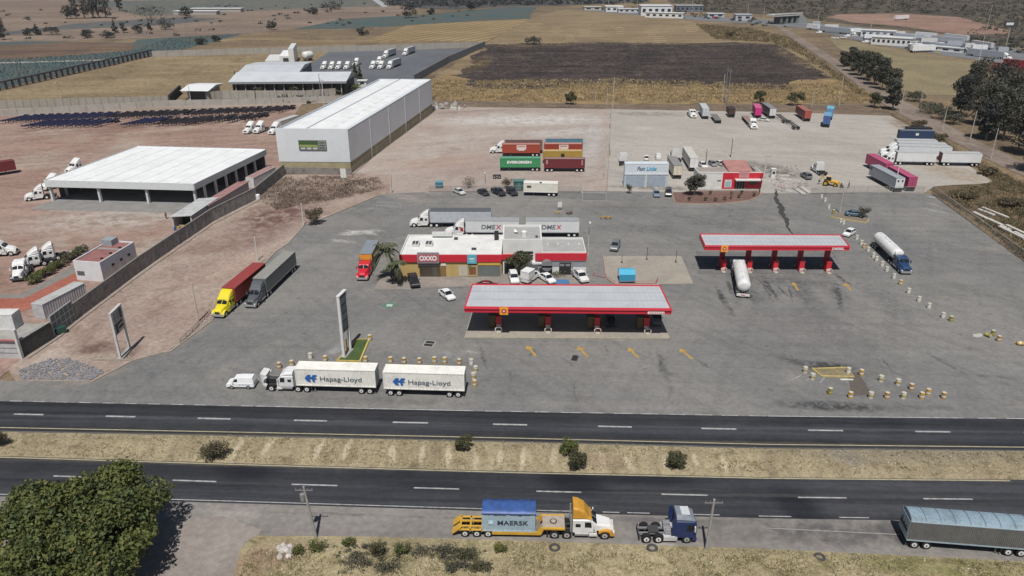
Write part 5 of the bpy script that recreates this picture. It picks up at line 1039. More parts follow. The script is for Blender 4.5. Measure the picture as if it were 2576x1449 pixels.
w_ = T.p("window"); w_.box(14.2, 16.2, -.2, -.16, 1.5, 2.6, P((.08, .10, .09), .2, 0, .1)); ps = T.p("poster"); ps.box(7.2, 9.2, -.22, -.16, .7, 2.9, P((.62, .56, .57), .5, 0, .1)); ps.box(7.5, 8.9, -.24, -.22, .9, 2.3, P((.34, .50, .52), .5, 0, .2)); T.p("name_plate").box(5.2, 6.2, -.05, -.0, 2.4, 2.7, DGREY)
rm2 = T.p("ramp"); rm2.box(0, W, -1.2, -.16, 0, .25, CONC)
T.build(o, 0, "single-storey red and white office with a terracotta roof hump behind a planted bed", "building")
sheet("planted_bed", [(1690, 486), (1698, 512), (1760, 514), (1813, 513), (1865, 508), (1888, 504), (1910, 494), (1918, 487), (1905, 482), (1755, 482)], .2, gmat("bed_soil", A(128, 102, 94), A(112, 90, 82), .15, fine=(1.5, .25)), 6, 0, 68)
kp = [(1690, 486), (1698, 513), (1760, 515), (1813, 514), (1865, 509), (1888, 505), (1911, 495), (1919, 487)]
wall("bed_kerb", kp, .18, .2, P(A(190, 164, 146), .9, 0, .2, 1), "pale kerb curving around the planted bed of the red office", "kerb", z=.16)
# --- two stacked containers with lettering, used as an office
def deco_fl(T, L, W, z0, z1):
    t = T.p("lettering"); t.text("Fast", -1.6, -W / 2 - .06, z0 + 1.2, 2.3, 1.1, P((.18, .25, .33), .4, 0, 0), shear=.25, bold=.03); t.text("Links", 1.3, -W / 2 - .06, z0 + 1.2, 2.9, 1.1, P((.10, .42, .62), .4, 0, 0), shear=.25, bold=.03)
    T.p("trim").box(-L / 2, L / 2, -W / 2 - .1, -W / 2 - .02, z0, z0 + .45, P((.72, .74, .76), .4, 0, .08))
p = G(1624, 472); pl = P((.48, .54, .60), .5, 0, .12, .5, "pale_blue_steel")
container(pl, (p.x, p.y + 1.3, .13), 0, "pale blue-grey container with two bays carrying the lettered white container", H=3.6, lod=1, deco=lambda T, L, W, z0, z1: [T.p("bay_door").box(-L / 2 + .4 + k * 5.9, -L / 2 + 5.6 + k * 5.9, -W / 2 - .05, -W / 2 - .0, .2, 3.2, P((.34, .40, .47), .5, 0, .2, .8)) for k in range(2)] and [T.p("post").box(-.2, .12, -W / 2 - .25, -W / 2 - .06, 0, 3.6, P((.66, .66, .62), .6, 0, .2))])
container(P((.62, .67, .72), .45, 0, .08, .5), (p.x, p.y + 1.3, 3.74), 0, "white container with blue-grey italic lettering, set on top of another container", H=3.1, deco=deco_fl)
T = Thing("portable_toilet"); b = T.p("cabin"); b.box(-.55, .55, -.55, .55, 0, 2.2, P((.03, .22, .48), .5, 0, .12)); T.p("roof").loft([ring(-.58, .58, .5, 2.2, 2.45, .08), ring(.58, .58, .5, 2.2, 2.45, .08)], P((.05, .28, .55), .5, 0, .1)); T.p("door").box(-.42, .42, -.58, -.55, .1, 2.05, P((.02, .18, .42), .5, 0, .12))
p = G(1578, 466); p.z = .13; T.build(p, 0, "bright blue portable toilet cabin at the container office's left corner", "toilet")
# --- boundary walls of the left compound
blk = P(A(158, 153, 149, 1.0), .9, 0, .5, .9, "stained_block", .2)
wall("perimeter_wall", [(192, 805), (255, 758), (355, 682), (450, 616), (535, 558), (644, 502), (716, 441)], 3.1, .25, blk, "tall stained grey block wall running beside the vacant red lot", cap=P(A(150, 147, 142), .9, 0, .3), pier=4, pierm=P(A(140, 137, 134, 1.0), .9, 0, .4))
wall("perimeter_wall", [(62, 899), (136, 852)], 3.1, .3, P(A(86, 84, 84, 1.0), .9, 0, .5, 1.2), "short dark block wall between the corner pillar and the grey gate", cap=CONC)
wall("footing_kerb", [(70, 905), (150, 850), (192, 815), (355, 692), (535, 566), (644, 510), (718, 446)], .18, .35, P(A(170, 162, 152), .9, 0, .3), "pale concrete footing along the foot of the block wall", "kerb")
T = Thing("compound_gate"); a_, b_ = G(138, 849), G(190, 808); L = (b_ - a_).length; fr = P((.42, .44, .44), .5, 0, .2); pn = P((.10, .15, .16), .4, 0, .3)
f = T.p("frame")
for k in range(6): f.box(k * L / 5 - .09, k * L / 5 + .09, -.1, .1, 0, 3.9, fr)
for z in (0.1, 1.4, 2.6, 3.9): f.box(0, L, -.09, .09, z - .1, z + .08, fr)
g_ = T.p("panel"); g_.box(.1, L - .1, -.03, .03, .2, 3.8, pn); a_.z = .12
T.build(a_, head(a_, b_), "grey-framed sheet gate set into the block wall", "gate")
T = Thing("waste_bin"); T.p("body").loft([ring(-.75, .45, .6, .15, 1.15, .06), ring(.75, .45, .6, .15, 1.15, .06)], P((.02, .09, .06), .5, 0, .2)); T.p("lid").box(-.8, .8, -.62, .62, 1.15, 1.25, P((.02, .07, .05), .5, 0, .2)); [T.p("wheel").cyl((sx, -.4, .12), (sx, -.3, .12), .12, .12, BLACK, 8) for sx in (-.6, .6)]
p = G(156, 840); p.z = .13; T.build(p, R(40), "dark green waste container in front of the compound gate", "bin")
# gate lodge with a white container on top (bottom left)
q = Quad((-70, 900), (60, 903), (64, 850), (-60, 848)); q.c[2] = q.c[1] + Vector((.9, 6.0, 0)); q.c[3] = q.c[0] + Vector((.9, 6.0, 0)); T = Thing("gate_lodge")
a = T.p("wall"); q.slab(a, 0, .97, 0, 1, 0, 3.3, P((.50, .51, .52), .7, 0, .25, .6)); pl_ = T.p("corner_pillar"); q.slab(pl_, .955, 1.0, -.05, .03, 0, 5.3, P((.60, .60, .59), .7, 0, .2)); rb = T.p("red_ledge"); q.slab(rb, 0, .95, -.06, 0, 3.3, 3.5, P((.42, .14, .13), .7, 0, .2)); T.p("roof"); q.slab(T.parts[-1][1], 0, .95, 0, 1, 3.3, 3.34, CONC)
dw = T.p("wall_recess"); q.slab(dw, .965, .985, .1, .5, 1.0, 2.8, BLACK); jt = T.p("panel_joint"); [q.slab(jt, .01, .94, -.012, 0, 1.0 + .9 * k, 1.05 + .9 * k, GREY) for k in range(2)]
T.build(q.o, 0, "white gate lodge with a tall corner pillar at the front end of the block wall", "building")
p = G(36, 832, 3.4); container(P((.66, .66, .65), .5, 0, .2, .6), (p.x - 6.0, p.y + 1.3, 3.45), R(181), "white corrugated container set on the roof of the gate lodge", H=2.8, doors_plain=True)
a_, b_ = G(116, 805), G(222, 748); r_ = head(a_, b_); c_ = offset((a_ + b_) / 2, r_, 0, 1.25); L = min(12.2, (b_ - a_).length)
container(P((.56, .57, .60), .5, 0, .25, .7), (c_.x, c_.y, .15), r_, "long white office container between the block wall and the terracotta yard", L=L, H=2.9, roofm=P((.46, .46, .45), .6, 0, .3, .5))
# sheds against the wall
def lean_to(fl, fr, br, h, label, rm, wm, opening=True):
    q = Quad(fl, fr, br, (0, 0)); q.c[3] = q.c[0] + q.c[2] - q.c[1]; T = Thing("lean_to_shed"); a = T.p("wall")
    q.slab(a, 0, .06, 0, 1, 0, h - .15, wm); q.slab(a, .94, 1, 0, 1, 0, h - .15, wm); q.slab(a, .06, .94, .97, 1, 0, h - .15, wm); q.slab(a, .06, .94, .3, .34, 0, h - .15, BLACK)
    r = T.p("roof"); q.slab(r, -.06, 1.06, -.02, 1.02, h - .15, h, rm)
    for k in range(1, 6): s_ = T.p("roof_seam", r); q.slab(s_, -.05, 1.05, k / 6, k / 6 + .006, h, h + .05, P((.4, .4, .4), .6, 0, .2))
    if opening: d = T.p("doorway"); q.slab(d, .1, .9, .28, .29, 0.05, h - .4, BLACK)
    return T.build(q.o, 0, label, "shed")
lean_to((437, 577), (486, 574), (552, 528), 3.2, "grey-roofed lean-to shed with a dark open front against the block wall", P((.50, .51, .51), .6, 0, .25, .5), P((.55, .55, .55), .7, 0, .2))
lean_to((500, 548), (530, 546), (628, 484), 3.0, "low red-roofed lean-to behind the block wall", P((.34, .17, .16), .8, 0, .3, .6), P((.5, .5, .5), .7, 0, .2), False)
a_, b_ = G(630, 480), G(706, 440); r_ = head(a_, b_); c_ = offset((a_ + b_) / 2, r_, 0, 1.25)
container(P((.66, .66, .66), .5, 0, .2, .6), (c_.x, c_.y, .15), r_, "white container with a faded red roof at the far end of the block wall", L=min(12.2, (b_ - a_).length), H=2.9, roofm=P((.36, .20, .19), .8, 0, .3, .6))
T = Thing("water_tank"); T.p("tank").cyl((0, 0, 0), (0, 0, 1.3), .6, .6, WHITE, 14); T.p("lid").cyl((0, 0, 1.3), (0, 0, 1.5), .6, .25, WHITE, 14); p = G(650, 503); p.z = .13; T.build(p, 0, "small white water tank outside the far part of the block wall", "tank")
T = Thing("junk_pile")
for k in range(9): a = T.p("crate" if k % 2 else "drum"); x, y = rnd.uniform(-1.6, 1.6), rnd.uniform(-.8, .8); a.box(x - .3, x + .3, y - .25, y + .25, 0, rnd.uniform(.4, .9), (YELLOW, P((.03, .08, .25), .5, 0, .2), GREY, DIRTYW)[k % 4])
p = G(458, 578); p.z = .12; T.build(p, 0, "heap of crates and yellow drums outside the lean-to shed", "junk")
# front wall of the warehouse yard and its wire fence
T_ = wall("block_wall", [(712, 438), (790, 439), (884, 441)], 2.0, .2, P(A(160, 154, 148), .9, 0, .5, .5), "patched grey block wall across the front of the white warehouse", pier=4)
fence("chain_link_fence", [(886, 444), (935, 400), (995, 354), (1096, 280)], 2.4, "wire fence along the warehouse's long side wall", 5, P((.3, .27, .24), .7, 0, .3), True, 2)
wall("concrete_wall", [(-260, 315), (0, 293), (425, 268), (644, 263.5), (800, 258), (868, 255)], 2.5, .2, P(A(190, 184, 176), .9, 0, .2, .3), "long pale panel wall behind the parked chassis rows", pier=6, pierm=P(A(170, 164, 156), .9, 0, .2))
wall("concrete_wall", [(-260, 290), (0, 274), (200, 266), (426, 262)], 3.2, .2, P(A(176, 170, 160), .9, 0, .2, .4), "weathered pale wall along the front of the dry field, left of the gatehouse", pier=3, pierm=P(A(150, 144, 136), .9, 0, .2))
wall("concrete_wall", [(522, 254), (560, 249), (644, 249), (770, 249), (845, 243)], 3.6, .2, P(A(182, 176, 166), .9, 0, .2, .4), "pale panel wall in front of the long-roofed far building", pier=3, pierm=P(A(156, 150, 142), .9, 0, .2))
wall("concrete_wall", [(384, 144), (640, 136), (830, 131), (1000, 127), (1220, 119)], 3.6, .25, P(A(182, 176, 168), .9, 0, .2, .2), "far pale wall closing the tractor lot along the furrowed field", pier=8, pierm=P(A(160, 154, 148), .9, 0, .2))
wall("concrete_wall", [(1220, 119), (1130, 158), (1042, 209)], 3.8, .25, P(A(122, 122, 126, 1.0), .9, 0, .2, .2), "grey wall running down the right side of the tractor lot", pier=8)
fence("pole_fence", [(-120, 256), (0, 228), (100, 206), (200, 183), (300, 161), (384, 141)], 3.6, "tall dark pole fence along the blue-green agave field", 4.1, P((.05, .035, .045), .8, 0, .2), True, 1, pr=.55)
sheet("yard_path", [(430, 262), (445, 250), (470, 252), (440, 264)], .13, P(A(160, 150, 132), .9, 0, .2, .3), 5, 0, 70)
# --- far compound: gatehouse and two long roofs
fence("board_fence", [(428, 262), (455, 236)], 3.6, "dark board fence running back beside the small gatehouse", 2, P((.05, .05, .05), .8, 0, .2), False, 2, pr=.5)
q = Quad((474, 252.5), (522, 253), (555, 236), (0, 0)); q.c[3] = q.c[0] + q.c[2] - q.c[1]; T = Thing("gatehouse"); a = T.p("wall"); q.slab(a, .0, .12, 0, 1, 0, 4.2, P((.5, .49, .46), .8, 0, .2)); q.slab(a, .94, 1, 0, 1, 0, 4.2, P((.5, .49, .46), .8, 0, .2)); q.slab(a, .12, .94, .5, .54, 0, 4.2, P((.05, .05, .06), .8, 0, .2))
g_ = T.p("sliding_gate"); q.slab(g_, .14, .92, .05, .08, .1, 3.6, P((.075, .08, .09), .6, 0, .3, .8)); r = T.p("roof"); zz = [q.at(-.28, -.12, 4.3), q.at(1.2, -.12, 4.3), q.at(1.2, .5, 5.4), q.at(-.28, .5, 5.4), q.at(1.2, 1.15, 4.3), q.at(-.28, 1.15, 4.3)]
r.add(zz, [(0, 1, 2, 3), (3, 2, 4, 5), (0, 3, 5), (1, 4, 2)], P((.72, .73, .74), .5, 0, .1))
T.build(q.o, 0, "small white-roofed gatehouse with a dark sliding gate", "gatehouse")
def longroof(fl, fr, br, h0, h1, label, wm, apex=.5, ov=.03, cols=0):
    q = Quad(fl, fr, br, (0, 0)); q.c[3] = q.c[0] + q.c[2] - q.c[1]; T = Thing("long_building"); a = T.p("wall"); q.slab(a, 0, 1, .12, 1, 0, h0, wm)
    r = T.p("roof"); A0, B0, A1, B1, A2, B2 = q.at(-ov, -.06, h0), q.at(1 + ov, -.06, h0), q.at(-ov, apex, h1), q.at(1 + ov, apex, h1), q.at(-ov, 1.06, h0), q.at(1 + ov, 1.06, h0)
    r.add([A0, B0, A1, B1, A2, B2], [(0, 1, 3, 2), (2, 3, 5, 4), (0, 2, 4), (1, 5, 3)], P(A(204, 208, 213, 1.15), .5, 0, .12, .15)); e = T.p("eaves_band"); q.slab(e, -ov, 1 + ov, -.07, -.05, h0 - .9, h0 - .1, P((.30, .31, .33), .6, 0, .2))
    for k in range(cols): c = T.p("column"); u = (k + .5) / cols; q.slab(c, u - .004, u + .004, .0, .03, 0, h0, P((.4, .4, .4), .6, 0, .2))
    for k in range(max(3, cols)): w_ = T.p("window"); u = (k + .2) / max(3, cols); q.slab(w_, u, u + .5 / max(3, cols), .105, .12, 1.0, h0 - .8, BLACK)
    return T.build(q.o, 0, label, "building")
longroof((584, 240), (872, 238), (893, 222), 6.0, 8.6, "long white-roofed building facing the pale panel wall", P((.08, .085, .09), .7, 0, .2), .62, .012, 12)
longroof((600, 224), (752, 222), (786, 189), 6.5, 8.2, "second white-roofed building behind, with a dark gable at its right end", P((.10, .11, .12), .7, 0, .2), .5, .01, 6)
q = Quad((668, 166), (742, 164), (750, 148), (0, 0)); q.c[3] = q.c[0] + q.c[2] - q.c[1]; T = Thing("white_annex"); a = T.p("wall"); q.slab(a, 0, .5, 0, 1, 0, 2.8, WHITE); q.slab(a, .5, .82, 0, 1, 0, 5, WHITE); q.slab(a, .82, 1, 0, 1, 0, 9, WHITE); w_ = T.p("window"); q.slab(w_, .62, .8, -.02, 0, 1.5, 4, DGREY); T.p("roof"); q.slab(T.parts[-1][1], .5, .82, 0, 1, 5, 5.1, ROOFW)
T.build(q.o, 0, "stepped white annex with a tower at the edge of the tractor lot", "building")
T = Thing("storage_tank"); b = T.p("tank"); n = 14; b.loft([[(x * 1.0, 2.2 * k * math.sin(-2 * math.pi * i / n), 3.2 + 2.2 * k * math.cos(2 * math.pi * i / n)) for i in range(n)] for x, k in ((3.4, .4), (3, .9), (2.4, 1), (-2.4, 1), (-3, .9), (-3.4, .4))], WHITE, None, True); [T.p("leg").box(sx - .2, sx + .2, -1.5, 1.5, 0, 1.4, GREY) for sx in (-2, 2)]
p = G(775, 153); p.z = .1; T.build(p, R(60), "rounded white storage tank on legs beside the tractor lot", "tank")
p = G(913, 217); o_ = Thing("guard_hut"); o_.p("wall").box(-2, 2, -1.5, 1.5, 0, 2.6, WHITE); o_.p("roof").box(-2.4, 2.4, -1.9, 1.9, 2.6, 2.9, WHITE); o_.p("window").box(-1, 1, -1.53, -1.5, 1.1, 2.0, BLACK); p.z = .1; o_.build(p, 0, "tiny white flat-roofed hut at the tractor lot entrance", "hut")
# --- village and truck stop at the top right
def block(name, x0, y0, x1, h, dep, label, wm, rm, bands=(), nwin=0, cat="building", y1=None):
    a_, b_ = G(x0, y0), G(x1, y1 if y1 else y0); L = (b_ - a_).length; T = Thing(name); T.p("wall").box(0, L, 0, dep, 0, h, wm); T.p("roof").box(-.4, L + .4, -.5, dep + .4, h, h + .35, rm)
    for k in range(nwin): T.p("window").box(L * (k + .25) / nwin, L * (k + .75) / nwin, -.08, -.02, h * .35, h * .72, BLACK)
    a_.z = .1; return T.build(a_, head(a_, b_), label, cat)
VW = P((.68, .69, .72), .6, 0, .12, .2)
block("village_house", 1524, 30, 1568, 5, 14, "low white house at the left end of the distant village", VW, P((.7, .68, .64), .6, 0, .1), (), 3)
block("village_house", 1556, 32, 1612, 3.4, 10, "long low pale shed beside the white village houses", P((.6, .6, .6), .6, 0, .2, .2), P((.55, .55, .55), .6, 0, .2), (), 4)
block("village_house", 1612, 40, 1690, 9, 18, "big white two-storey building at the end of the distant field", VW, WHITE, (), 5)
block("village_house", 1622, 44, 1718, 4.5, 8, "bright white single-storey front of the distant village", WHITE, WHITE, (), 6, y1=47)
block("petrol_canopy", 1700, 30, 1768, 6, 10, "distant dark-fronted building with pale roof panels", P((.14, .17, .22), .6, 0, .2), P((.45, .46, .48), .6, 0, .2), (), 6)
block("village_house", 1850, 52, 1890, 5, 8, "small grey shed near the distant red vehicle", P((.5, .52, .55), .6, 0, .2), P((.5, .52, .55), .6, 0, .2), (), 2)
block("stop_shop", 2190, 112, 2290, 5.0, 9, "white roadside shop with dark doorways at the truck stop", WHITE, WHITE, (), 8, y1=118)
block("stop_shop", 2164, 92, 2250, 4.5, 8, "white-roofed cafe behind the roadside shop", VW, WHITE, (), 5, y1=96)
block("stop_house", 2282, 122, 2420, 2.6, 4, "long low white wall building on the truck stop's front edge", WHITE, P((.66, .66, .66), .6, 0, .2), (), 5, y1=134)
T = Thing("overpass"); a_, b_ = G(1936, 61), G(2004, 57); L = (b_ - a_).length; T.p("deck").box(0, L, -5, 5, 6.5, 8.0, P((.52, .51, .48), .8, 0, .2, .2)); T.p("parapet").box(0, L, -5.3, -5, 8.0, 8.9, P((.58, .57, .54), .8, 0, .2, .2)); [T.p("pier").box(L * u - 1.2, L * u + 1.2, -4, 4, 0, 6.5, P((.16, .18, .18), .8, 0, .2)) for u in (.3, .5, .7, .88)]
T.p("abutment").prism([(L * .9, 0), (L * 1.35, 0), (L * .95, 8)], -6, 5, P((.30, .33, .31), .9, 0, .3, .3)); T.build(a_, head(a_, b_), "concrete road overpass on dark piers in the distance", "bridge")
def board(x, y, h, w_, hh, label, col=DGREY):
    T = Thing("roadside_billboard"); T.p("mast").cyl((0, 0, 0), (0, 0, h), .35, .3, P((.4, .38, .36), .6, 0, .2), 8); b = T.p("panel"); b.box(-w_ / 2, w_ / 2, -.3, .3, h, h + hh, col); b.box(-w_ / 2 + 1.0, w_ / 2 - 3, -.34, -.3, h + hh * .35, h + hh * .75, WHITE); p = G(x, y); p.z = .1
    return T.build(p, 0, label, "billboard")
board(2530, 116, 12, 9, 4.2, "tall grey roadside billboard on a single mast beyond the truck stop")
board(2004, 18, 9, 7, 4, "pale distant billboard", P((.45, .5, .55), .6, 0, .1)) if False else None
# distant farm sheds at the top left
block("farm_shed", 437, 37.5, 545, 3.2, 10, "long white-roofed farm shed in the plain", P((.4, .38, .36), .8, 0, .2), WHITE, (), 0)
block("farm_shed", 480, 30.5, 606, 3.2, 10, "second long white farm shed, farther back in the plain", P((.4, .38, .36), .8, 0, .2), WHITE, (), 0)
# ============================================================ VEHICLES
def top_side(x0, y0, x1, y1, z=3.92, half=1.22):
    """top edge of the side facing the camera, left to right in the picture -> centre and heading"""
    a = G(x0, y0, z); b = G(x1, y1, z); r = head(a, b); c = (a + b) / 2
    return Vector((c.x - math.sin(r) * half, c.y + math.cos(r) * half, Z0)), r, (b - a).length
def lettering(items, left=False, logos=()):
    def f(T, L, W, z0, z1):
        s = 1 if left else -1; t = T.p("lettering"); y = s * (W / 2 + .045)
        X = lambda u: (L / 2 - u * L) if left else (-L / 2 + u * L)
        for (st, u, v, w_, h_, m, bold, sh_) in items:
            t.text(st, X(u), y, z0 + v * (z1 - z0) - h_ / 2, w_, h_, m, flip=left, bold=bold, shear=sh_)
        for (u, v, polys, m, k) in logos:
            g = T.p("emblem")
            for pl in polys: g.poly([(X(u) - s * px * k, y, z0 + v * (z1 - z0) + pz * k) for px, pz in pl], m)
    return f
PW_ = lambda r, g, b, **k: P(A(r, g, b, k.pop('k', .95)), k.pop('rough', .5), 0, k.pop('var', .18), k.pop('s', .9), **k)
def rig(F, Rr, tz=4.0, L=None):
    """front bumper ground point and trailer rear top point -> tractor spot, trailer spot, heading, length"""
    f = G(*F); r = G(Rr[0], Rr[1], tz); r.z = 0; h = head(r, f); d = Vector((math.cos(h), math.sin(h), 0))
    t = f - d * 3.85; tf = t - d * 1.1; LL = L or (tf - r).length; c = tf - d * LL / 2
    t.z = c.z = Z0; return t, c, h, LL
def ahead(c, h, dist): return Vector((c.x + math.cos(h) * dist, c.y + math.sin(h) * dist, Z0))
HLB = P((.02, .12, .42), .4, 0, .05, 1, "logo_blue"); HLT = P((.09, .12, .16), .45, 0, .05)
hl = [[(-1.0, 0), (-.5, .6), (.0, .6), (-.2, .22), (.12, .22), (.12, -.1), (-.3, -.1), (-.05, -.6), (-.55, -.6)], [(.02, .1), (.3, .6), (.95, .6), (.75, .25), (.5, .25), (.42, .1), (.75, .1), (.9, -.12), (.45, -.15), (.6, -.6), (.2, -.6)]]
# --- white double container rig on the apron edge, bonnet open
c1, r1 = near_side(746.5, 989.5, 948.5, 995); c2, r2 = near_side(965, 998, 1171, 1004)
cw = P((.82, .81, .75), .55, 0, .2, .5, "ivory_paint")
tractor(P((.70, .70, .70), .4, 0, .12, .9), ahead(c1, r1 + math.pi, 7.25), r1 + math.pi, "white tractor with its bonnet tipped forward and black engine showing", 0, 'mid', open_hood=True)
for (c, r, lb, lb2, fr) in ((c1, r1, "chassis under the front lettered ivory container, coupled to the open-bonneted tractor", "ivory container with blue emblem and grey lettering, front of the pair", False), (c2, r2, "chassis with wheels at both ends under the rear lettered ivory container", "ivory container with blue emblem and grey lettering, rear of the pair", True)):
    chassis_trailer(12.2, c, r + math.pi, lb, 0, WHITE, fr, group="chassis of the white double rig")
    container(cw, (c.x, c.y, Z0 + 1.18), r + math.pi, lb2, H=2.9, lod=0, deco=lettering([("Hapag-Lloyd", .57, .42, 6.3, 1.0, HLT, .004, 0)], True, [(.20, .47, hl, HLB, 1.0)]), group="containers of the white double rig")
# --- white van
c, r = near_side(574, 981.5, 636, 982, .88)
vn = car('van', P((.76, .77, .78), .35, 0, .08), c, r + math.pi, "small white panel van standing alone in front of the open-bonneted tractor", 1, deco=lambda T, L, hw: [T.p("lettering").box(-1.5 + k * .45, -1.2 + k * .45, hw + .0, hw + .01, .72, .9, P((.45, .55, .62), .5, 0, 0)) for k in range(4)])
# --- trucks along the left kerb
t, c, h, L = rig((548, 804), (652, 662)); 
tractor(P((.72, .60, .02), .4, 0, .12, .9, "yellow_cab"), t, h, "bright yellow tractor with high roof parked at the left kerb", 0, 'high')
van_trailer(PW_(150, 62, 52), L, c, h, "long brick-red trailer behind the yellow tractor", 0, PW_(168, 70, 66, k=1.3), H=3.9)
t, c, h, L = rig((630, 779), (728, 634))
tractor(P((.085, .095, .105), .4, 0, .15, .9, "charcoal_cab"), t, h, "charcoal grey tractor parked beside the yellow one", 0, 'high')
van_trailer(P((.14, .15, .155), .5, 0, .2), L, c, h, "long charcoal trailer with a pale grey roof beside the brick-red one", 0, PW_(166, 165, 158, k=1.3))
t, c, h, L = rig((911, 710), (938, 606))
tractor(P((.55, .015, .03), .35, 0, .1, 1, "red_cab"), t, h, "red tractor parked nose-out left of the convenience store", 0, 'low')
def mural(T, L, W, z0, z1):
    for s in (-1, 1):
        m = T.p("mural")
        for k in range(10): m.box(-L / 2 + .3 + k * L / 10, -L / 2 + .3 + (k + .9) * L / 10, s * (W / 2 + .035) - .008, s * (W / 2 + .035) + .008, z0 + .3 + .2 * (k % 3), z1 - .3 - .25 * (k % 2), P(((.30, .13, .05), (.42, .22, .07), (.16, .07, .04))[k % 3], .6, 0, .5, 2.5))
    T.p("front_panel").box(L / 2, L / 2 + .06, -W / 2, W / 2, 2.7, z1 - .15, P((.70, .30, .03), .45, 0, .1))
van_trailer(P((.24, .11, .06), .5, 0, .3), L, c, h, "trailer with a grey roof, orange front and brown picture sides", 0, PW_(150, 158, 168, k=1.3), deco=mural)
# --- white double van rig and silver trailer behind the shop
dm = [("DME", .43, .48, 3.3, 1.05, P((.13, .15, .16), .5, 0, 0), .02, .12), ("X", .62, .48, 1.3, 1.05, P((.55, .05, .08), .5, 0, 0), .02, .12)]
c1, r1 = near_side(1171.5, 598, 1305, 599); c2, r2 = near_side(1322, 598.7, 1456, 599)
rwht = PW_(178, 180, 182, k=1.3); bw_ = P((.68, .69, .70), .45, 0, .08, .5)
tractor(WHITE, ahead(c1, r1 + math.pi, 7.3), r1 + math.pi, "white tractor with a red flash on its sleeper, behind the shop", 1, 'high', decal=RED)
van_trailer(bw_, 12.3, c1, r1 + math.pi, "white lettered trailer with red X behind the shop, front one coupled to the tractor", 1, rwht, deco=lettering(dm, True), group="white lettered trailers behind the shop")
van_trailer(bw_, 12.3, c2, r2 + math.pi, "white lettered trailer with red X behind the shop, rear one with visible end wheels", 1, rwht, front=False, deco=lettering(dm, True), group="white lettered trailers behind the shop")
c, r = near_side(1083, 574, 1236, 574)
tractor(WHITE, ahead(c, r + math.pi, 8.5), r + math.pi, "white tractor coupled to the silver trailer with dark roof", 1, 'high')
van_trailer(PW_(186, 190, 196), 14.6, c, r + math.pi, "silver-grey trailer with a dark roof, behind the lettered pair", 1, P((.10, .11, .12), .6, 0, .15), H=4.1)
# --- the containers in the pale gravel yard
def yard(x0, y0, x1, y1, col, lb, lbc, left=True, deco=None, roofm=None, open_top=False, tr=None, frame=None, both=False):
    c, r, L = top_side(x0, y0, x1, y1); h = r + math.pi if left else r
    chassis_trailer(12.2, c, h, lbc, 1, front=both, group="chassis in the gravel yard")
    container(col, (c.x, c.y, Z0 + 1.18), h, lb, L=12.19, lod=1, deco=deco, roofm=roofm, open_top=open_top, frame=frame, group="containers in the gravel yard")
    return c, h
gcol = PW_(60, 140, 92); wt_ = P((.78, .80, .78), .5, 0, .05)
yard(1258, 400, 1359, 400, gcol, "green container with big white lettering in the gravel yard", "chassis under the green container", True, lettering([("EVERGREEN", .48, .58, 7.3, .85, wt_, .05, 0)], True), PW_(110, 178, 146, k=1.3))
yard(1370, 401.5, 1471, 402, PW_(108, 40, 46), "dark maroon container in front of the mustard one", "chassis with wheels at both ends under the maroon container", True, lambda T, L, W, z0, z1: [T.p("marking").box(L / 2 - 1.1, L / 2 - .6, W / 2 + .01, W / 2 + .045, z0 + 1.2, z1 - .3, P((.5, .3, .3), .5, 0, .2)), T.p("marking").box(-L / 2 + .6, -L / 2 + 1.1, W / 2 + .01, W / 2 + .045, z0 + .9, z1 - .3, P((.4, .2, .2), .5, 0, .2))], PW_(170, 140, 136, k=1.3), both=True)
yard(1366, 382, 1466, 382, PW_(170, 140, 66), "mustard yellow container with a small dark square emblem", "chassis under the mustard container", True, lambda T, L, W, z0, z1: T.p("emblem").box(-.55, .55, W / 2 + .01, W / 2 + .045, z0 + .9, z0 + 1.95, BLACK), PW_(216, 186, 132, k=1.3))
pan = lambda T, L, W, z0, z1: [T.p("white_panel").box(-1.6, 1.4, W / 2 + .01, W / 2 + .045, z0 + 1.1, z1 - .2, P((.72, .64, .60), .5, 0, .15, 2)), T.p("panel_marks").box(-1.2, 1.0, W / 2 + .045, W / 2 + .06, z0 + 1.9, z1 - .45, P((.60, .25, .2), .5, 0, .3, 3)), T.p("white_panel").box(-1.1, .9, W / 2 + .012, W / 2 + .043, z0 + .75, z0 + 1.1, P((.72, .66, .63), .5, 0, .15, 2))]
yard(1263, 365, 1359, 365, PW_(158, 70, 50), "brick-red container with a white panel, left one behind the green container", "chassis under the left brick-red container", True, pan, PW_(200, 150, 136, k=1.3))
yard(1369, 364, 1466, 364, PW_(150, 58, 44), "brick-red container with a white panel, right one behind the mustard container", "chassis under the right brick-red container", True, pan, PW_(206, 160, 148, k=1.3))
yard(1372, 354.5, 1468, 354.5, PW_(96, 140, 160), "open-topped container with a bright blue inside, rearmost in the yard", "chassis under the blue open-topped container", True, None, P((.06, .24, .38), .6, 0, .2), True)
c, h = yard(1270, 357.5, 1365, 357.5, PW_(130, 104, 100), "dusty brown open-topped container at the back, hauled by a white tractor", "chassis under the dusty brown container", True, None, P((.34, .30, .29), .8, 0, .2), True)
tractor(WHITE, ahead(c, h, 7.3), h, "white tractor at the left end of the container rows in the gravel yard", 1, 'high')
c, r = near_side(1238, 451, 1262, 451, .6); T = Thing("axle_dolly"); T.p("frame").box(-1.2, 1.2, -.6, .6, .7, .95, DGREY); [wheel(T, x, s * .7, .48, .3, SILVER, 1) for x in (-.7, .7) for s in (-1, 1)]; T.build(c, r, "two-axle dolly standing left of the bare bush in the gravel yard", "dolly")
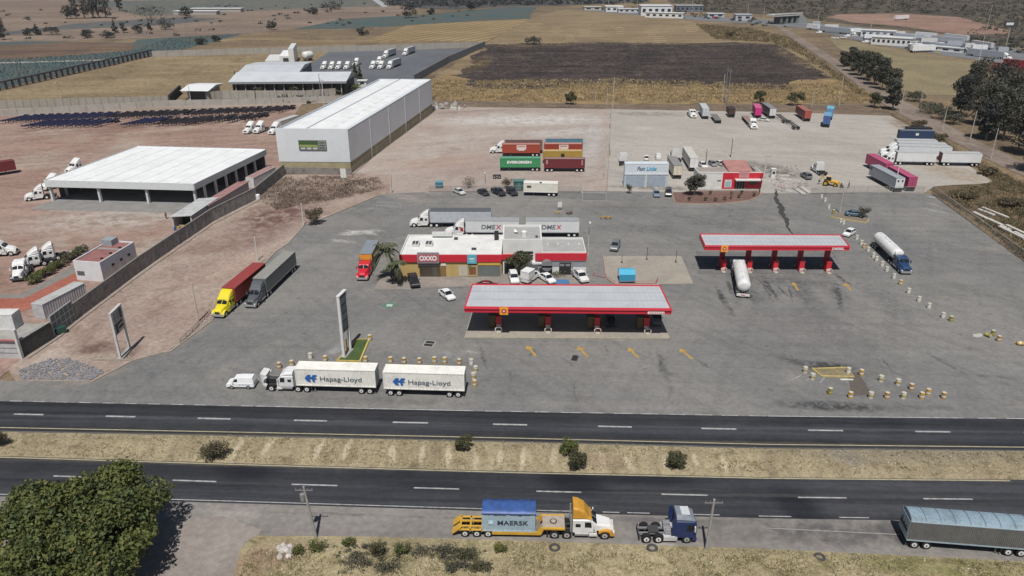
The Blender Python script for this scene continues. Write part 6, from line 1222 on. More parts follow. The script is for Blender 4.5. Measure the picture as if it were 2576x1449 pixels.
T = Thing("site_cabin"); T.p("body").box(-1.6, 1.6, -1.2, 1.2, .2, 2.6, P((.03, .12, .11), .6, 0, .2)); T.p("roof").box(-1.7, 1.7, -1.3, 1.3, 2.6, 2.75, P((.10, .20, .19), .6, 0, .2)); T.p("door").box(-.4, .4, -1.24, -1.2, .3, 2.2, P((.12, .2, .2), .5, 0, .2)); p = G(1306, 478); p.z = .13; T.build(p, 0, "dark teal site cabin beside the white trailer office", "cabin")
T = Thing("site_cabin"); T.p("body").box(-1.0, 1.0, -.8, .8, .3, 1.6, P((.06, .18, .26), .6, 0, .2)); T.p("roof").box(-1.05, 1.05, -.85, .85, 1.6, 1.75, P((.12, .3, .4), .6, 0, .2)); T.p("legs").box(-.8, .8, -.6, .6, 0, .3, BLACK); p = G(1105, 473); p.z = .13; T.build(p, 0, "small blue metal box cabin by the yard fence", "cabin")
c, r = near_side(1317, 494.5, 1402, 496.5)
van_trailer(P((.70, .68, .60), .5, 0, .12, .6), 9.2, c, r + math.pi, "cream trailer office with a barred window at the yard fence", 1, P((.74, .73, .68), .5, 0, .1), H=3.6, deco=lambda T, L, W, z0, z1: [T.p("window").box(L / 2 - 2.1, L / 2 - .9, W / 2 + .01, W / 2 + .04, z0 + 1.2, z0 + 1.8, DGREY), T.p("roof_vent").box(-.3, .3, W / 2 - .6, W / 2 - .1, z1, z1 + .3, DGREY)])
# --- tankers
t, c, h, L = rig((1866, 616), (1867, 700), 3.3); d_ = head(G(1868, 752), G(1853, 652, 1.5)); b_ = G(1868, 753); c = ahead(b_, d_, 6.0); 
tanker(c, d_, "white tanker trailer standing under the diesel canopy, its rear to the camera", 11.6, 0)
tractor(WHITE, ahead(c, d_, 7.0), d_, "white tractor hidden under the diesel canopy ahead of the tanker", 1, 'low')
f_ = G(2279, 694); rr_ = G(2192, 583, 2.2); h = head(rr_, f_)
t = ahead(f_, h, -3.85); c = ahead(t, h, -1.2 - 5.8)
tractor(P((.018, .05, .13), .3, 0, .1, .9, "navy_cab"), t, h, "dark blue tractor with white front wings pulling a white tanker", 0, 'low', fend=None)
tanker(c, h, "white tanker trailer behind the dark blue tractor on the right of the lot", 11.6, 0)
# --- right yard, white rigs and pink trailers
c1, r1 = near_side(2249, 416.5, 2354, 418.5); c2, r2 = near_side(2362, 418.5, 2467, 420.5)
tractor(WHITE, ahead(c1, r1 + math.pi, 7.2), r1 + math.pi, "white tractor nose-left in the right yard, nearest of the three rigs", 1, 'high')
van_trailer(bw_, 11.7, c1, r1 + math.pi, "plain white trailer, front half of the nearest double rig in the right yard", 1, PW_(205, 207, 208, k=1.3))
van_trailer(bw_, 11.7, c2, r2 + math.pi, "plain white trailer with a red front wall, rear half of the nearest double rig", 1, PW_(205, 207, 208, k=1.3), front=True, endm=P((.30, .03, .05), .5, 0, .2))
for (x0, y0, x1, y1, lb, lb2) in ((2263, 368, 2397, 371, "long white trailer in the second rig from the front of the right yard", "white tractor nose-left, second from the front in the right yard"), (2261, 360, 2384, 363, "long white trailer in the third rig, mostly hidden behind the second", "white tractor in the third rig, mostly hidden behind the second"), (2258, 352.5, 2360, 354.5, "white trailer just in front of the navy container", None)):
    c, r, L = top_side(x0, y0, x1, y1, 4.15); van_trailer(bw_, L, c, r + math.pi, lb, 1, PW_(205, 207, 208, k=1.3))
    if lb2: tractor(WHITE, ahead(c, r + math.pi, L / 2 + 1.15), r + math.pi, lb2, 1, 'high')
c, r, L = top_side(2266, 330, 2352, 331.5, 4.0); van_trailer(P((.02, .045, .11), .5, 0, .2), L, c, r + math.pi, "navy blue trailer with a small white emblem at the back of the right yard", 1, PW_(120, 128, 142, k=1.3), rail=PW_(70, 80, 100), deco=lambda T, L, W, z0, z1: T.p("emblem").box(-.5, .5, W / 2 + .03, W / 2 + .05, z0 + 1.3, z0 + 2.1, WHITE))
c, r, L = top_side(2284, 322, 2346, 323, 3.6); van_trailer(BLACK, L, c, r + math.pi, "black low trailer behind the navy one", 1, BLACK, H=3.5)
pink = PW_(176, 72, 110); pkr = PW_(206, 92, 134, k=1.35)
def rear_front(R_, F_, z=4.0):
    a = G(R_[0], R_[1], z); b = G(F_[0], F_[1], z); h = head(a, b); c = (a + b) / 2; c.z = Z0; return c, h, (b - a).length
c, h, L = rear_front((2300, 449), (2243, 418)); van_trailer(pink, 12.0, c, h, "pink trailer with its doors to the camera, nearer of the two pink ones", 1, pkr, front=True)
c, h, L = rear_front((2240, 414), (2189, 387)); van_trailer(pink, 12.0, c, h, "pink trailer in line ahead of the other pink one", 1, pkr)
c, h, L = rear_front((2270, 451.5), (2197, 414)); van_trailer(PW_(150, 156, 164), 14.2, c, h, "grey trailer with white lettered rear doors alongside the pink ones", 1, PW_(176, 182, 190, k=1.3), endm=P((.74, .75, .75), .4, 0, .05), deco=lambda T, L, W, z0, z1: [T.p("door_mark").box(-L / 2 - .09, -L / 2 - .075, y - .22, y + .22, z1 - 1.1, z1 - .5, DGREY) for y in (-.6, .6)] + [T.p("logo_panel").box(L / 2 - 1.4, L / 2 - .5, W / 2 + .03, W / 2 + .045, z1 - 1.1, z1 - .4, DGREY)])
a = G(2076, 448); b = G(2042, 424); h = head(a, b); tractor(WHITE, ahead((a + b) / 2, h, 0), h, "white tractor without a trailer beside the yellow loader", 1, 'mid')
# backhoe loader
T = Thing("backhoe_loader"); yl = P((.66, .38, .03), .5, 0, .25, 1.5, "machine_yellow")
T.p("hood").loft([ring(.3, .55, .5, .9, 1.75), ring(2.2, .5, .42, .85, 1.55)], yl); k = T.p("cab"); k.box(-1.1, .3, -.75, .75, 1.0, 1.5, yl); k.box(-1.05, .25, -.7, .7, 1.5, 2.6, glass_m()); T.p("roof").box(-1.2, .4, -.85, .85, 2.6, 2.75, PW_(216, 190, 150, k=1.2))
for s in (-1, 1):
    wheel(T, -1.0, s * .95, .75, .5, yl, 1); wheel(T, 1.6, s * .85, .5, .35, yl, 1); T.p("loader_arm").prism([(.2, 1.5), (1.6, 1.35), (3.0, .7), (3.0, .5), (1.5, 1.1), (.2, 1.25)], s * .7 - .08, s * .7 + .08, yl)
T.p("bucket").prism([(2.9, .1), (3.8, .1), (3.3, .3), (3.1, .9), (2.9, .9)], -1.1, 1.1, DGREY); bm = T.p("boom"); bm.cyl((-1.3, 0, 1.2), (-2.0, 0, 2.6), .16, .14, yl, 6); bm.cyl((-2.0, 0, 2.6), (-2.9, 0, 1.2), .13, .1, yl, 6); T.p("digging_bucket").prism([(-3.1, .6), (-2.6, .7), (-2.7, 1.2), (-3.0, 1.25)], -.35, .35, DGREY); T.p("counterweight").box(2.2, 2.45, -.5, .5, .8, 1.4, yl)
p = G(2086, 468); p.z = Z0; T.build(p, R(-28), "yellow backhoe loader at the back edge of the lot", "loader")
# --- row of trucks at the far side of the right yard
def rear_low(Rg, Fg): 
    a = G(*Rg); b = G(*Fg); return a, b
def trailer_facing(xr, yr, deg, L, col, lb, roofm=None, H=4.0, fn=None):
    """rear (towards the camera) ground point and compass of the far end"""
    a = G(xr, yr); c = ahead(a, R(deg), L / 2)
    return van_trailer(col, L, c, R(deg), lb, 1, roofm or col, H=H, endm=fn)
HB = 84
trailer_facing(1774, 301, HB, 12.2, PW_(196, 202, 206), "silver-white trailer with rear to the camera in the far row", PW_(214, 218, 220, k=1.3))
trailer_facing(1906, 299, 80, 10, PW_(150, 50, 96), "magenta trailer standing in the far row", PW_(224, 110, 156, k=1.3), fn=PW_(206, 40, 128))
trailer_facing(1942, 300, 88, 12.5, PW_(120, 116, 122), "grey trailer with a white rear door, right of the magenta one", PW_(150, 148, 152, k=1.3), fn=PW_(214, 214, 214))
trailer_facing(2030, 307, 87, 12.2, PW_(120, 62, 54), "rusty red trailer with its rear to the camera in the far row", PW_(184, 116, 100, k=1.3), fn=PW_(172, 80, 66))
trailer_facing(2077, 322, 68, 8, PW_(60, 92, 150), "dark blue box trailer with pale blue roof, nearest of the far row's right end", PW_(130, 180, 210, k=1.3), H=4.3)
trailer_facing(2084, 303, 67, 7, PW_(96, 150, 190), "light blue box trailer right behind the dark blue one", PW_(126, 196, 224, k=1.3), H=4.3)
trailer_facing(1840, 297, 85, 6.1, PW_(70, 46, 44), "short dark brown box trailer in the far row", PW_(78, 58, 54, k=1.3), H=3.4)
def flatbed(x, y, deg, L, lb, col=None):
    T = Thing("flatbed_trailer"); undercarriage(T, L, 1); T.p("deck").box(-L / 2, L / 2, -1.25, 1.25, 1.18, 1.32, col or PW_(120, 112, 110)); c = ahead(G(x, y), R(deg), L / 2); return T.build(c, R(deg), lb, "trailer")
flatbed(1806, 312, 85, 12, "empty dark flatbed trailer in the far row")
p = G(1897, 327); t = ahead(p, R(85), 3.85); tractor(WHITE, t, R(265), "white tractor facing the camera in the far row with an empty flatbed behind", 1, 'mid')
c = ahead(t, R(85), 1.1 + 7); T = Thing("flatbed_trailer"); undercarriage(T, 14, 1); T.p("deck").box(-7, 7, -1.25, 1.25, 1.18, 1.32, PW_(146, 122, 112)); T.build(c, R(265), "empty reddish flatbed behind the white tractor in the far row", "trailer")
p = G(1745, 299); t = ahead(p, R(90), 3.85); tractor(WHITE, t, R(270), "white tractor without a trailer at the left end of the far row", 1, 'low')
car('sedan', PW_(196, 196, 192), G(1921, 305), R(-35), "pale parked car between the far row's tractor and grey trailer", 2)
chp = chassis_trailer(12.2, ahead(G(2004, 328), R(88), 6.1), R(88), "empty rusty container chassis in the far row, nearer one", 1, group="empty chassis in the far row")
dup(chp, ahead(G(1978, 312), R(88), 6.1), R(88), "empty container chassis in the far row, partly behind another")
# --- rows of stored chassis behind the warehouse
navy = P((.022, .026, .085), .6, 0, .25, 1, "navy_steel"); blk2 = P((.025, .022, .03), .7, 0, .3, 1, "sooty_steel")
def stored(mat):
    T = Thing("stored_chassis"); f = T.p("frame")
    for s in (-1, 1): f.box(-6, 6, s * .5 - .1, s * .5 + .1, .95, 1.3, mat)
    for k in range(7): f.box(-5.8 + k * 1.9, -5.5 + k * 1.9, -1.2, 1.2, 1.05, 1.28, mat)
    for sx in (-5.9, 5.9): f.box(sx - .15, sx + .15, -1.22, 1.22, 1.28, 1.45, mat)
    for x in (-5.0, -3.7):
        for s in (-1, 1): T.p("wheel").cyl((x, s * .65, .5), (x, s * 1.2, .5), .5, .5, tyre_m(), 8)
    for s in (-1, 1): T.p("landing_leg").box(3.3, 3.5, s * .7 - .08, s * .7 + .08, .1, 1.0, mat)
    return T
pr1 = stored(navy).build((0, -900, 0), 0, "stored navy chassis", "chassis", "stored chassis in rows"); pr2 = stored(blk2).build((0, -900, 0), 0, "stored dark chassis", "chassis", "stored chassis in rows")
used = {0: False, 1: False}
def put(x, y, dark, lb):
    p = ahead(G(x, y), R(73), 6); p.z = .12; h = R(251 + rnd.uniform(-5, 5)); pr = (pr1, pr2)[dark]
    if not used[dark]: pr.location = p; pr.rotation_euler = (0, 0, h); pr["label"] = lb; used[dark] = True
    else: dup(pr, p, h, lb)
for i in range(9): put(62 + i * 22, 326 - i * .4, 0, "navy chassis parked diagonally in the front row, left block of the stored chassis")
for i in range(12): put(4 + i * 21.5, 313 - i * .8, 0, "navy chassis parked diagonally in the back row, left block of the stored chassis")
for i in range(4): put(312 + i * 21, 322 - i * 1.5, 0, "navy chassis in the ragged middle block of the stored chassis")
for i in range(9): put(266 + i * 21.5, 304 - i * .8, 1, "sooty chassis in the back row, middle block of the stored chassis")
for i in range(5): put(395 + i * 22, 321 - i * 1., 1, "sooty chassis in the front row, right of the ragged middle block")
for i in range(9): put(462 + i * 21 + rnd.uniform(-4, 4), 318 - i * 1.2 + rnd.uniform(-2, 1), 1, "sooty chassis in the front row, right block of the stored chassis")
for i in range(12): put(464 + i * 21.5 + rnd.uniform(-3, 3), 297 - i * .9, 1, "sooty chassis in the back row, right block of the stored chassis")
# --- white tractors of the left compound
def tr_at(F, deg, lb, lod=1, roof='high', paint=None, **k):
    t = ahead(G(*F), R(deg), -3.85); return tractor(paint or WHITE, t, R(deg), lb, lod, roof, **k)
tr_at((64, 506), 205, "white tractor left of the open shed, nose toward the camera's left")
tr_at((108, 482), 250, "white tractor peeking out behind the shed's front left corner")
tr_at((170, 440), 250, "white tractor mostly hidden behind the shed's left edge")
van_trailer(PW_(110, 42, 46), 14, *(lambda c, r: (c, r))(*near_side(-92, 458, 42, 437)), "dark red trailer cut off by the left edge of the picture", 1, PW_(128, 56, 58, k=1.3), H=3.8)
tr_at((41, 679), 214, "white tractor with dark sleeper back by the hedge, front of two", 0, 'high')
tr_at((78, 664), 212, "white tractor above the hedge, with its rear frame sticking out behind another", 0, 'high')
tr_at((48, 640), 12, "white tractor nose-right at the left edge, above the hedge", 0, 'high')
tr_at((44, 712), 286, "white tractor nose-down at the left edge beside the hedge, with a dark bonnet", 0, 'mid', fend=DGREY)
tr_at((617, 339), 252, "white tractor left of the warehouse, leftmost of the three"); tr_at((642, 338), 252, "white tractor left of the warehouse, middle of the three"); tr_at((680, 341), 250, "white tractor left of the warehouse, rightmost, pulling a pale trailer")
c = ahead(ahead(G(680, 341), R(250), -3.85), R(250), -1.1 - 6); van_trailer(PW_(190, 190, 190), 12, c, R(250), "pale trailer beside the warehouse's left wall", 1, PW_(214, 214, 214, k=1.3))
# --- tractor lot far behind
FT = [(810, 176, "leftmost of the row of five"), (829, 176.5, "second of the row of five"), (847, 176, "third of the row of five"), (868, 176, "fourth of the row of five"), (891, 167, "rightmost of the row of five, set back"),
      (933, 175, "left of the group of four"), (954, 175, "third in the group of four"), (949, 163, "behind the group of four"), (976, 175, "right of the group of four, with a grey trailer")]
base = None
for i, (x, y, wv) in enumerate(FT):
    t = ahead(G(x, y), R(256), -3.85); lb = "distant white tractor in far lot, " + wv
    if base is None: base = tractor(WHITE, t, R(256), lb, 1, 'high', group="white tractors in the far lot")
    else: dup(base, t, R(256 + rnd.uniform(-3, 3)), lb)
for (x, y, lb, lb2) in ((966, 147, "distant white tractor standing alone toward the far lot's back wall", "grey trailer behind the lone tractor near the far lot's back wall"), (1016, 141, "distant white tractor at the far lot's back right, wide-fronted", "pale trailer behind the rightmost tractor of the far lot")):
    t = ahead(G(x, y), R(256), -3.85); dup(base, t, R(256), lb); c = ahead(t, R(256), -7.1); van_trailer(PW_(150, 154, 160), 12, c, R(256), lb2, 1, PW_(190, 192, 196, k=1.3))
c = ahead(ahead(G(976, 175), R(256), -3.85), R(256), -7.1); van_trailer(PW_(140, 144, 150), 12, c, R(256), "grey trailer behind the right tractor of the group of four", 1, PW_(186, 190, 194, k=1.3))
for i, (x, y) in enumerate([(1092, 123), (1441 - 244, 0)][:1]): car('sedan', WHITE, G(x, y), 0, "tiny white car by the far lot's back wall", 2)
# --- vehicles between the container office and the red building
tr_at((1566, 404), 84, "white truck cab behind the left end of the lettered container", 1, 'mid'); tr_at((1688, 396), 95, "white tractor nose-away right of the lettered container", 1, 'high')
trailer_facing(1703, 452, 89, 11, PW_(176, 170, 156), "cream-backed trailer with a grey roof right of the lettered container", PW_(158, 158, 156, k=1.3), fn=PW_(216, 206, 186))
trailer_facing(1744, 433, 87, 15, PW_(196, 192, 184), "white container trailer with double doors toward the camera, left of the red office", PW_(226, 222, 212, k=1.3), fn=PW_(224, 224, 226))
car('pickup', WHITE, G(1767, 421), R(-85), "white pickup facing the camera behind the red office", 1); car('hatch', GREY, G(1792, 417), R(-80), "grey car behind the red office's white wall", 1); car('sedan', DIRTYW, G(1811, 416), R(-70), "dusty pale car with dark roof behind the red office", 1)
car('hatch', WHITE, G(1626, 402), R(80), "white car roof showing above the middle of the lettered container", 1); car('van', WHITE, G(1655, 400), R(85), "white van roof with a dark windscreen behind the lettered container", 1)
# --- cars on the station lot
def car2(kind, paint, x0, y0, x1, y1, lb, lod=1, **k):
    a, b = G(x0, y0), G(x1, y1); c = (a + b) / 2; c.z = Z0 + .01; return car(kind, paint, c, head(a, b), lb, lod, **k)
car2('sedan', P((.74, .75, .75), .3, 0, .08), 1112, 740, 1137, 759, "white saloon car alone between the shop and the front canopy"); car2('pickup', P((.018, .018, .02), .35, 0, .15), 1036, 702, 1047, 730, "black pickup parked below the palms at the shop")
car2('suv', P((.74, .75, .75), .3, 0, .08), 1290, 700, 1295, 716, "white car at the shop front, half hidden by the canopy roof"); car2('pickup', WHITE, 1322, 716, 1350, 696, "white pickup with a box body at the office front"); car2('sedan', P((.74, .75, .75), .3, 0, .08), 1366, 702, 1386, 714, "white saloon beside the blue disabled bay"); car2('pickup', WHITE, 1446, 692, 1472, 716, "white pickup nose-out at the right end of the office front")
T = Thing("box_body"); T.p("shell").box(-1.25, 1.25, -.95, .95, 0, 1.5, P((.74, .74, .73), .5, 0, .1)); T.p("rim").box(-1.3, 1.3, -1.0, 1.0, 1.5, 1.56, WHITE); p = offset((G(1322, 716) + G(1350, 696)) / 2, head(G(1322, 716), G(1350, 696)), -1.5); p.z = Z0 + 1.2; T.build(p, head(G(1322, 716), G(1350, 696)), "white box carried on the bed of the pickup at the office front", "box")
car2('sedan', P((.12, .01, .015), .3, 0, .1), 1212, 727, 1240, 727, "dark red car behind the canopy, only its roof showing"); car2('hatch', BLACK, 1363, 690, 1366, 699, "black car in the arched office porch")
car2('suv', P((.22, .24, .25), .3, .3, .1), 1553, 614, 1541, 641, "silver-grey car with white bonnet behind the tank slab"); car2('sedan', P((.03, .035, .04), .3, 0, .1), 1531, 800, 1538, 826, "dark saloon with pale bonnet under the front canopy"); car2('suv', P((.16, .17, .18), .3, 0, .1), 1650, 800, 1652, 822, "grey car at the right end under the front canopy")
car2('sedan', PW_(190, 192, 190), 1143, 483, 1168, 494, "silver car, leftmost of the cars along the yard fence")
for (x0, x1, kd, wv) in ((1203, 1229, 'sedan', "second from the left"), (1240, 1268, 'pickup', "third from the left"), (1278, 1298, 'suv', "beside the teal cabin")): car2(kd, P((.035, .037, .042), .3, 0, .12), x0, 484, x1, 497, "dark car along the yard fence, " + wv)
car2('sedan', P((.20, .26, .34), .3, .2, .1), 1650, 487, 1652, 500, "blue-grey car with a bright windscreen parked left of the planted bed"); car2('suv', P((.07, .075, .08), .3, 0, .1), 1681, 485, 1681, 499, "charcoal car beside the planted bed")
car2('hatch', P((.74, .75, .75), .3, 0, .08), 2149, 586, 2121, 601, "white car by the drums at the diesel canopy's right end"); c, r = near_side(2129, 546, 2171, 549.5, .86); car('sedan', P((.06, .13, .17), .35, .1, .12), c, r, "dark teal car beside the small tree on the kerbed island", 1); car2('suv', P((.2, .21, .22), .35, .2, .1), 2036, 455, 2018, 444, "grey car by the rubble left of the white tractor")
# --- distant traffic at the truck stop
def far_trailer(x0, y0, x1, y1, col, lb, roofm=None, H=4.0, tcol=None, lbt=None, left=False):
    c, r = near_side(x0, y0, x1, y1); L = (G(x1, y1) - G(x0, y0)).length; h = r + math.pi if left else r
    van_trailer(col, L, c, h, lb, 1, roofm or col, H=H)
    if tcol: tractor(tcol, ahead(c, h, L / 2 + 1.15), h, lbt, 1, 'high')
far_trailer(2062, 80, 2136, 88, PW_(160, 166, 174), "distant pale grey trailer leaving the overpass", None, 4.2, WHITE, "distant white tractor pulling the trailer past the overpass")
far_trailer(2340, 106, 2420, 114, PW_(170, 174, 182), "distant pale grey trailer on the far side of the truck stop", None, 4.4)
far_trailer(2318, 122, 2412, 132, PW_(150, 156, 166), "distant grey trailer with a navy tractor at the truck stop", None, 4.2, P((.02, .03, .06), .4, 0, .1), "distant navy tractor at the truck stop")
far_trailer(2294, 133, 2352, 131, PW_(236, 238, 240), "distant bright white trailer nearest the field at the truck stop", None, 4.2)
far_trailer(2430, 140, 2520, 150, PW_(150, 154, 162), "distant grey trailer passing the roadside wall", None, 4.2, WHITE, "distant white tractor on the far road")
far_trailer(2245, 98, 2298, 104, PW_(190, 194, 200), "distant silver trailer behind the roadside shop", None, 4.2); far_trailer(2253, 52, 2286, 50, PW_(226, 220, 222), "lone white trailer on the red clearing", None, 4.0, left=True)
far_trailer(2490, 180, 2640, 196, PW_(122, 26, 34), "big dark red roof-like trailer at the right edge above the trees", None, 4.5); far_trailer(2520, 170, 2640, 182, PW_(128, 34, 40), "second dark red trailer at the right edge", None, 4.5)
car('van', P((.45, .01, .03), .4, 0, .1), G(1800, 47), 0, "distant red van on the far road", 2); car('pickup', WHITE, G(2100, 98), R(-10), "distant white vehicle on the verge below the far road", 2); car('pickup', WHITE, G(2120, 97), R(5), "second distant white vehicle on the verge below the far road", 2)
car('sedan', WHITE, G(2150, 92), 0, "distant white car in front of the roadside cafe", 2); car('sedan', BLACK, G(1716, 46), 0, "distant black car beside the village", 2); car('hatch', P((.55, .5, .05), .5, 0, .1), G(2358, 134), R(60), "distant yellow car at the nose of the bright white trailer", 2)
for i, (x, y, wv) in enumerate([(2250, 96, "left of the silver trailer"), (2300, 108, "behind the white wall"), (2312, 112, "between the grey trailers"), (2326, 116, "right of the silver trailer")]): car('pickup', WHITE, G(x, y), R(170), "distant white pickup at the truck stop, " + wv, 2)
# --- foreground vehicles on the road shoulder
org = P((.62, .36, .045), .45, 0, .2, 1, "lowloader_yellow"); c0 = G(1137, 1354.5); c1 = G(1420, 1359.5); r = head(c0, c1); c = Vector((c0.x - math.sin(r) * 1.25, c0.y + math.cos(r) * 1.25, Z0))
T = Thing("lowloader_trailer"); f = T.p("frame")
for s in (-1, 1): f.box(.9, 5.0, s * .45 - .1, s * .45 + .1, .85, 1.08, org); f.box(4.6, 10.1, s * 1.15 - .1, s * 1.15 + .1, .5, .93, org)
for x in (.95, 2.1, 3.45, 4.6): f.box(x - .1, x + .1, -1.2, 1.2, .9, 1.06, org)
d = T.p("deck"); d.box(4.7, 10.1, -1.05, 1.05, .75, .9, P((.22, .17, .12), .9, 0, .3, 2)); g = T.p("gooseneck")
for s in (-1, 1): g.prism([(9.7, .5), (10.2, .5), (10.5, 1.25), (12.9, 1.25), (12.9, 1.5), (10.2, 1.5), (9.7, .93)], s * 1.1 - .12, s * 1.1 + .12, org)
g.box(10.35, 12.9, -.98, .98, 1.36, 1.48, P((.42, .36, .30), .8, 0, .3, 2)); g.cyl((11.6, 0, 1.48), (11.6, 0, 1.53), .42, .42, BLACK, 14); g.cyl((11.6, 0, 1.53), (11.6, 0, 1.545), .3, .3, P((.42, .36, .30), .8, 0, .3, 2), 14)
for s in (-1, 1): T.p("loading_ramp").prism([(.0, .55), (.15, .5), (.95, 1.15), (.8, 1.25)], s * .72 - .5, s * .72 + .5, org); T.p("fender").box(.9, 4.6, s * 1.08 - .16, s * 1.08 + .16, 1.02, 1.06, org)
for x in (1.5, 2.85, 4.15):
    f.cyl((x, -1, .48), (x, 1, .48), .1, .1, BLACK, 6)
    for s in (-1, 1): wheel(T, x, s * .92, .48, .5, P((.66, .66, .66), .4, 0, .1), 0)
T.build(c, r, "yellow low-loader trailer carrying one pale blue container", "trailer", None, False, .02)
mk = P((.36, .47, .55), .5, 0, .18, .9, "pale_blue_steel"); cc = offset(c, r, 6.5); tarp = P((.05, .12, .36), .5, 0, .45, 1.4, "blue_tarp")
star = [[(-.32, -.32), (.32, -.32), (.32, .32), (-.32, .32)]]; st8 = [[(.26 * math.cos(a * math.pi / 7) * (1 if a % 2 == 0 else .4), .26 * math.sin(a * math.pi / 7) * (1 if a % 2 == 0 else .4)) for a in range(14)]]
def mdeco(T, L, W, z0, z1):
    lettering([("MAERSK", .58, .5, 3.5, .62, P((.03, .05, .08), .5, 0, .1), .012, 0)], False, [(.17, .52, star, P((.42, .60, .70), .5, 0, .1), 1)])(T, L, W, z0, z1)
    g_ = T.p("emblem"); [g_.poly([(-L / 2 + .17 * L + px, -W / 2 - .06, z0 + .52 * (z1 - z0) + pz) for px, pz in pl], P((.75, .77, .78), .5, 0, 0)) for pl in st8]
    t_ = T.p("tarpaulin"); n = 22; st = []
    for i in range(n + 1):
        x = -L / 2 - .02 + (L + .04) * i / n; w2 = lambda k: .05 * math.sin(i * 1.9 + k) + .04 * math.sin(i * .7 + k * 2)
        st.append([(x, -W / 2 - .05, z1 - .18 + w2(0)), (x, -W / 2 - .04, z1 + .02), (x, -W * .25, z1 + .08 + w2(1)), (x, 0, z1 + .12 + w2(2)), (x, W * .25, z1 + .08 + w2(3)), (x, W / 2 + .04, z1 + .02), (x, W / 2 + .05, z1 - .18)])
    t_.loft(st, tarp, None, True, False)
container(mk, (cc.x, cc.y, Z0 + .93), r, "pale blue container under a crumpled blue tarpaulin, on the low-loader", L=6.06, H=2.6, lod=0, deco=mdeco)
tt = tractor(WHITE, offset(c, r, 14.55), r, "white and amber tractor with a tall amber roof fairing, pulling the low-loader", 0, 4.35, accent=P((.60, .30, .035), .45, 0, .25, 1, "amber_paint"), fend=P((.60, .30, .035), .45, 0, .25, 1, "amber_paint"), rims=P((.5, .5, .5), .4, .2))
tt.scale = (1.05, 1, 1)
c, r = near_side(1632, 1370.5, 1728, 1370.8); cabover(P((.014, .032, .12), .4, 0, .25, 1, "blue_cab"), c, r, "dark blue flat-fronted tractor without a trailer on the road shoulder", 0, P((.20, .23, .27), .5, 0, .2))
c, r = near_side(2284, 1382, 2561, 1404.7); sidem = P((.16, .16, .155), .6, 0, .35, .5, "dark_corrugated")
def gdeco(T, L, W, z0, z1):
    y = W / 2 + .03
    for s in (-1, 1):
        m = T.p("side_ribs")
        for k in range(int(L / .2)): m.box(-L / 2 + .15 + k * .2, -L / 2 + .24 + k * .2, s * y - .012, s * y + .025, z0 + .15, z1 - .1, sidem)
    b = T.p("roof_bow")
    for k in range(9):
        x = -L / 2 + .05 + k * (L - .1) / 8; pts = [(x, -W / 2 - .02, z1 - .1), (x, -W * .4, z1 + .3), (x, -W * .2, z1 + .44), (x, 0, z1 + .48), (x, W * .2, z1 + .44), (x, W * .4, z1 + .3), (x, W / 2 + .02, z1 - .1)]
        limb(b, pts, .04, .04, P((.14, .20, .25), .6, 0, .15), 5)
    e = T.p("rear_lettering")
    [e.box(-L / 2 - .09, -L / 2 - .075, .85 - k * .3, 1.05 - k * .3, z0 + .9, z0 + 1.35 + .12 * (k % 2), BLACK) for k in range(7)]; e.box(-L / 2 - .09, -L / 2 - .075, .5, 1.0, z0 + 1.65, z0 + 1.75, BLACK)
van_trailer(sidem, 12.5, c, r, "dark ribbed trailer with a rounded pale blue tarpaulin roof, cut by the right edge", 0, P((.25, .345, .41), .6, 0, .45, .4, "pale_tarp"), H=3.75, roundtop=True, endm=P((.30, .40, .45), .5, 0, .2), rail=P((.36, .46, .52), .5, 0, .15), deco=gdeco)
tractor(P((.22, .42, .42), .4, 0, .1), ahead(c, r, 12.5 / 2 + 1.1), r, "pale teal tractor just beyond the right edge, pulling the ribbed trailer", 0, 'low')
# ============================================================ STREET FURNITURE, SIGNS, KERBS
def gz(x, y, z=.15): p = G(x, y); p.z = z; return p
# drums along the apron
yd, wd_, yd2, od, gd = P((.58, .36, .05), .6, 0, .35, 3), P((.66, .64, .56), .6, 0, .3, 3), P((.50, .38, .10), .6, 0, .4, 3), P((.50, .26, .06), .6, 0, .4, 3), P((.28, .30, .10), .6, 0, .4, 3)
DP = {}
def drum(kind, x, y, lb, grp, tip=False, h=1.0):
    if kind not in DP:
        a, b = {'y': (yd, wd_), 'w': (wd_, P((.74, .74, .72), .6, 0, .2, 3)), 'o': (od, wd_), 'c': (wd_, yd2), 'g': (gd, yd2)}[kind]
        o = DP[kind] = barrel_thing(a, b, h).build(gz(x, y, .165), 0, lb, "drum", grp)
    else: o = dup(DP[kind], gz(x, y, .165), x % 3, lb, None, grp)
    if tip: o.rotation_euler = (R(88), 0, R(tip)); o.location.z = .5
    return o
g1 = "drums behind the white double rig"
for k, x, y, wv in [('o', 703.5, 928, "leftmost, beside the open bonnet"), ('y', 735, 923, "second from the left, above the white cab"), ('w', 781.5, 904, "the white one left of the tall price sign"), ('y', 819, 911, "left of the planter's corner"), ('y', 930.5, 858, "at the planter's far right corner"), ('y', 920, 913, "at the planter's near right corner"),
                    ('y', 983, 914, "first of the straight row behind the rear container"), ('o', 1017, 916, "second of the straight row behind the rear container"), ('o', 1055.5, 917, "third of the straight row behind the rear container"), ('y', 1093, 914, "fourth of the straight row behind the rear container"), ('y', 1119, 915, "fifth of the straight row behind the rear container"), ('o', 1155.5, 919, "sixth of the straight row, rusty"), ('w', 1185.5, 919, "white one where the row turns the corner"), ('c', 1196.5, 937, "second down the short side of the row"), ('c', 1191, 954, "third down the short side of the row"), ('y', 1194, 973, "last down the short side, deep yellow")]:
    drum(k, x, y, "painted drum " + wv, g1)
g2 = "white drums in the diagonal line"
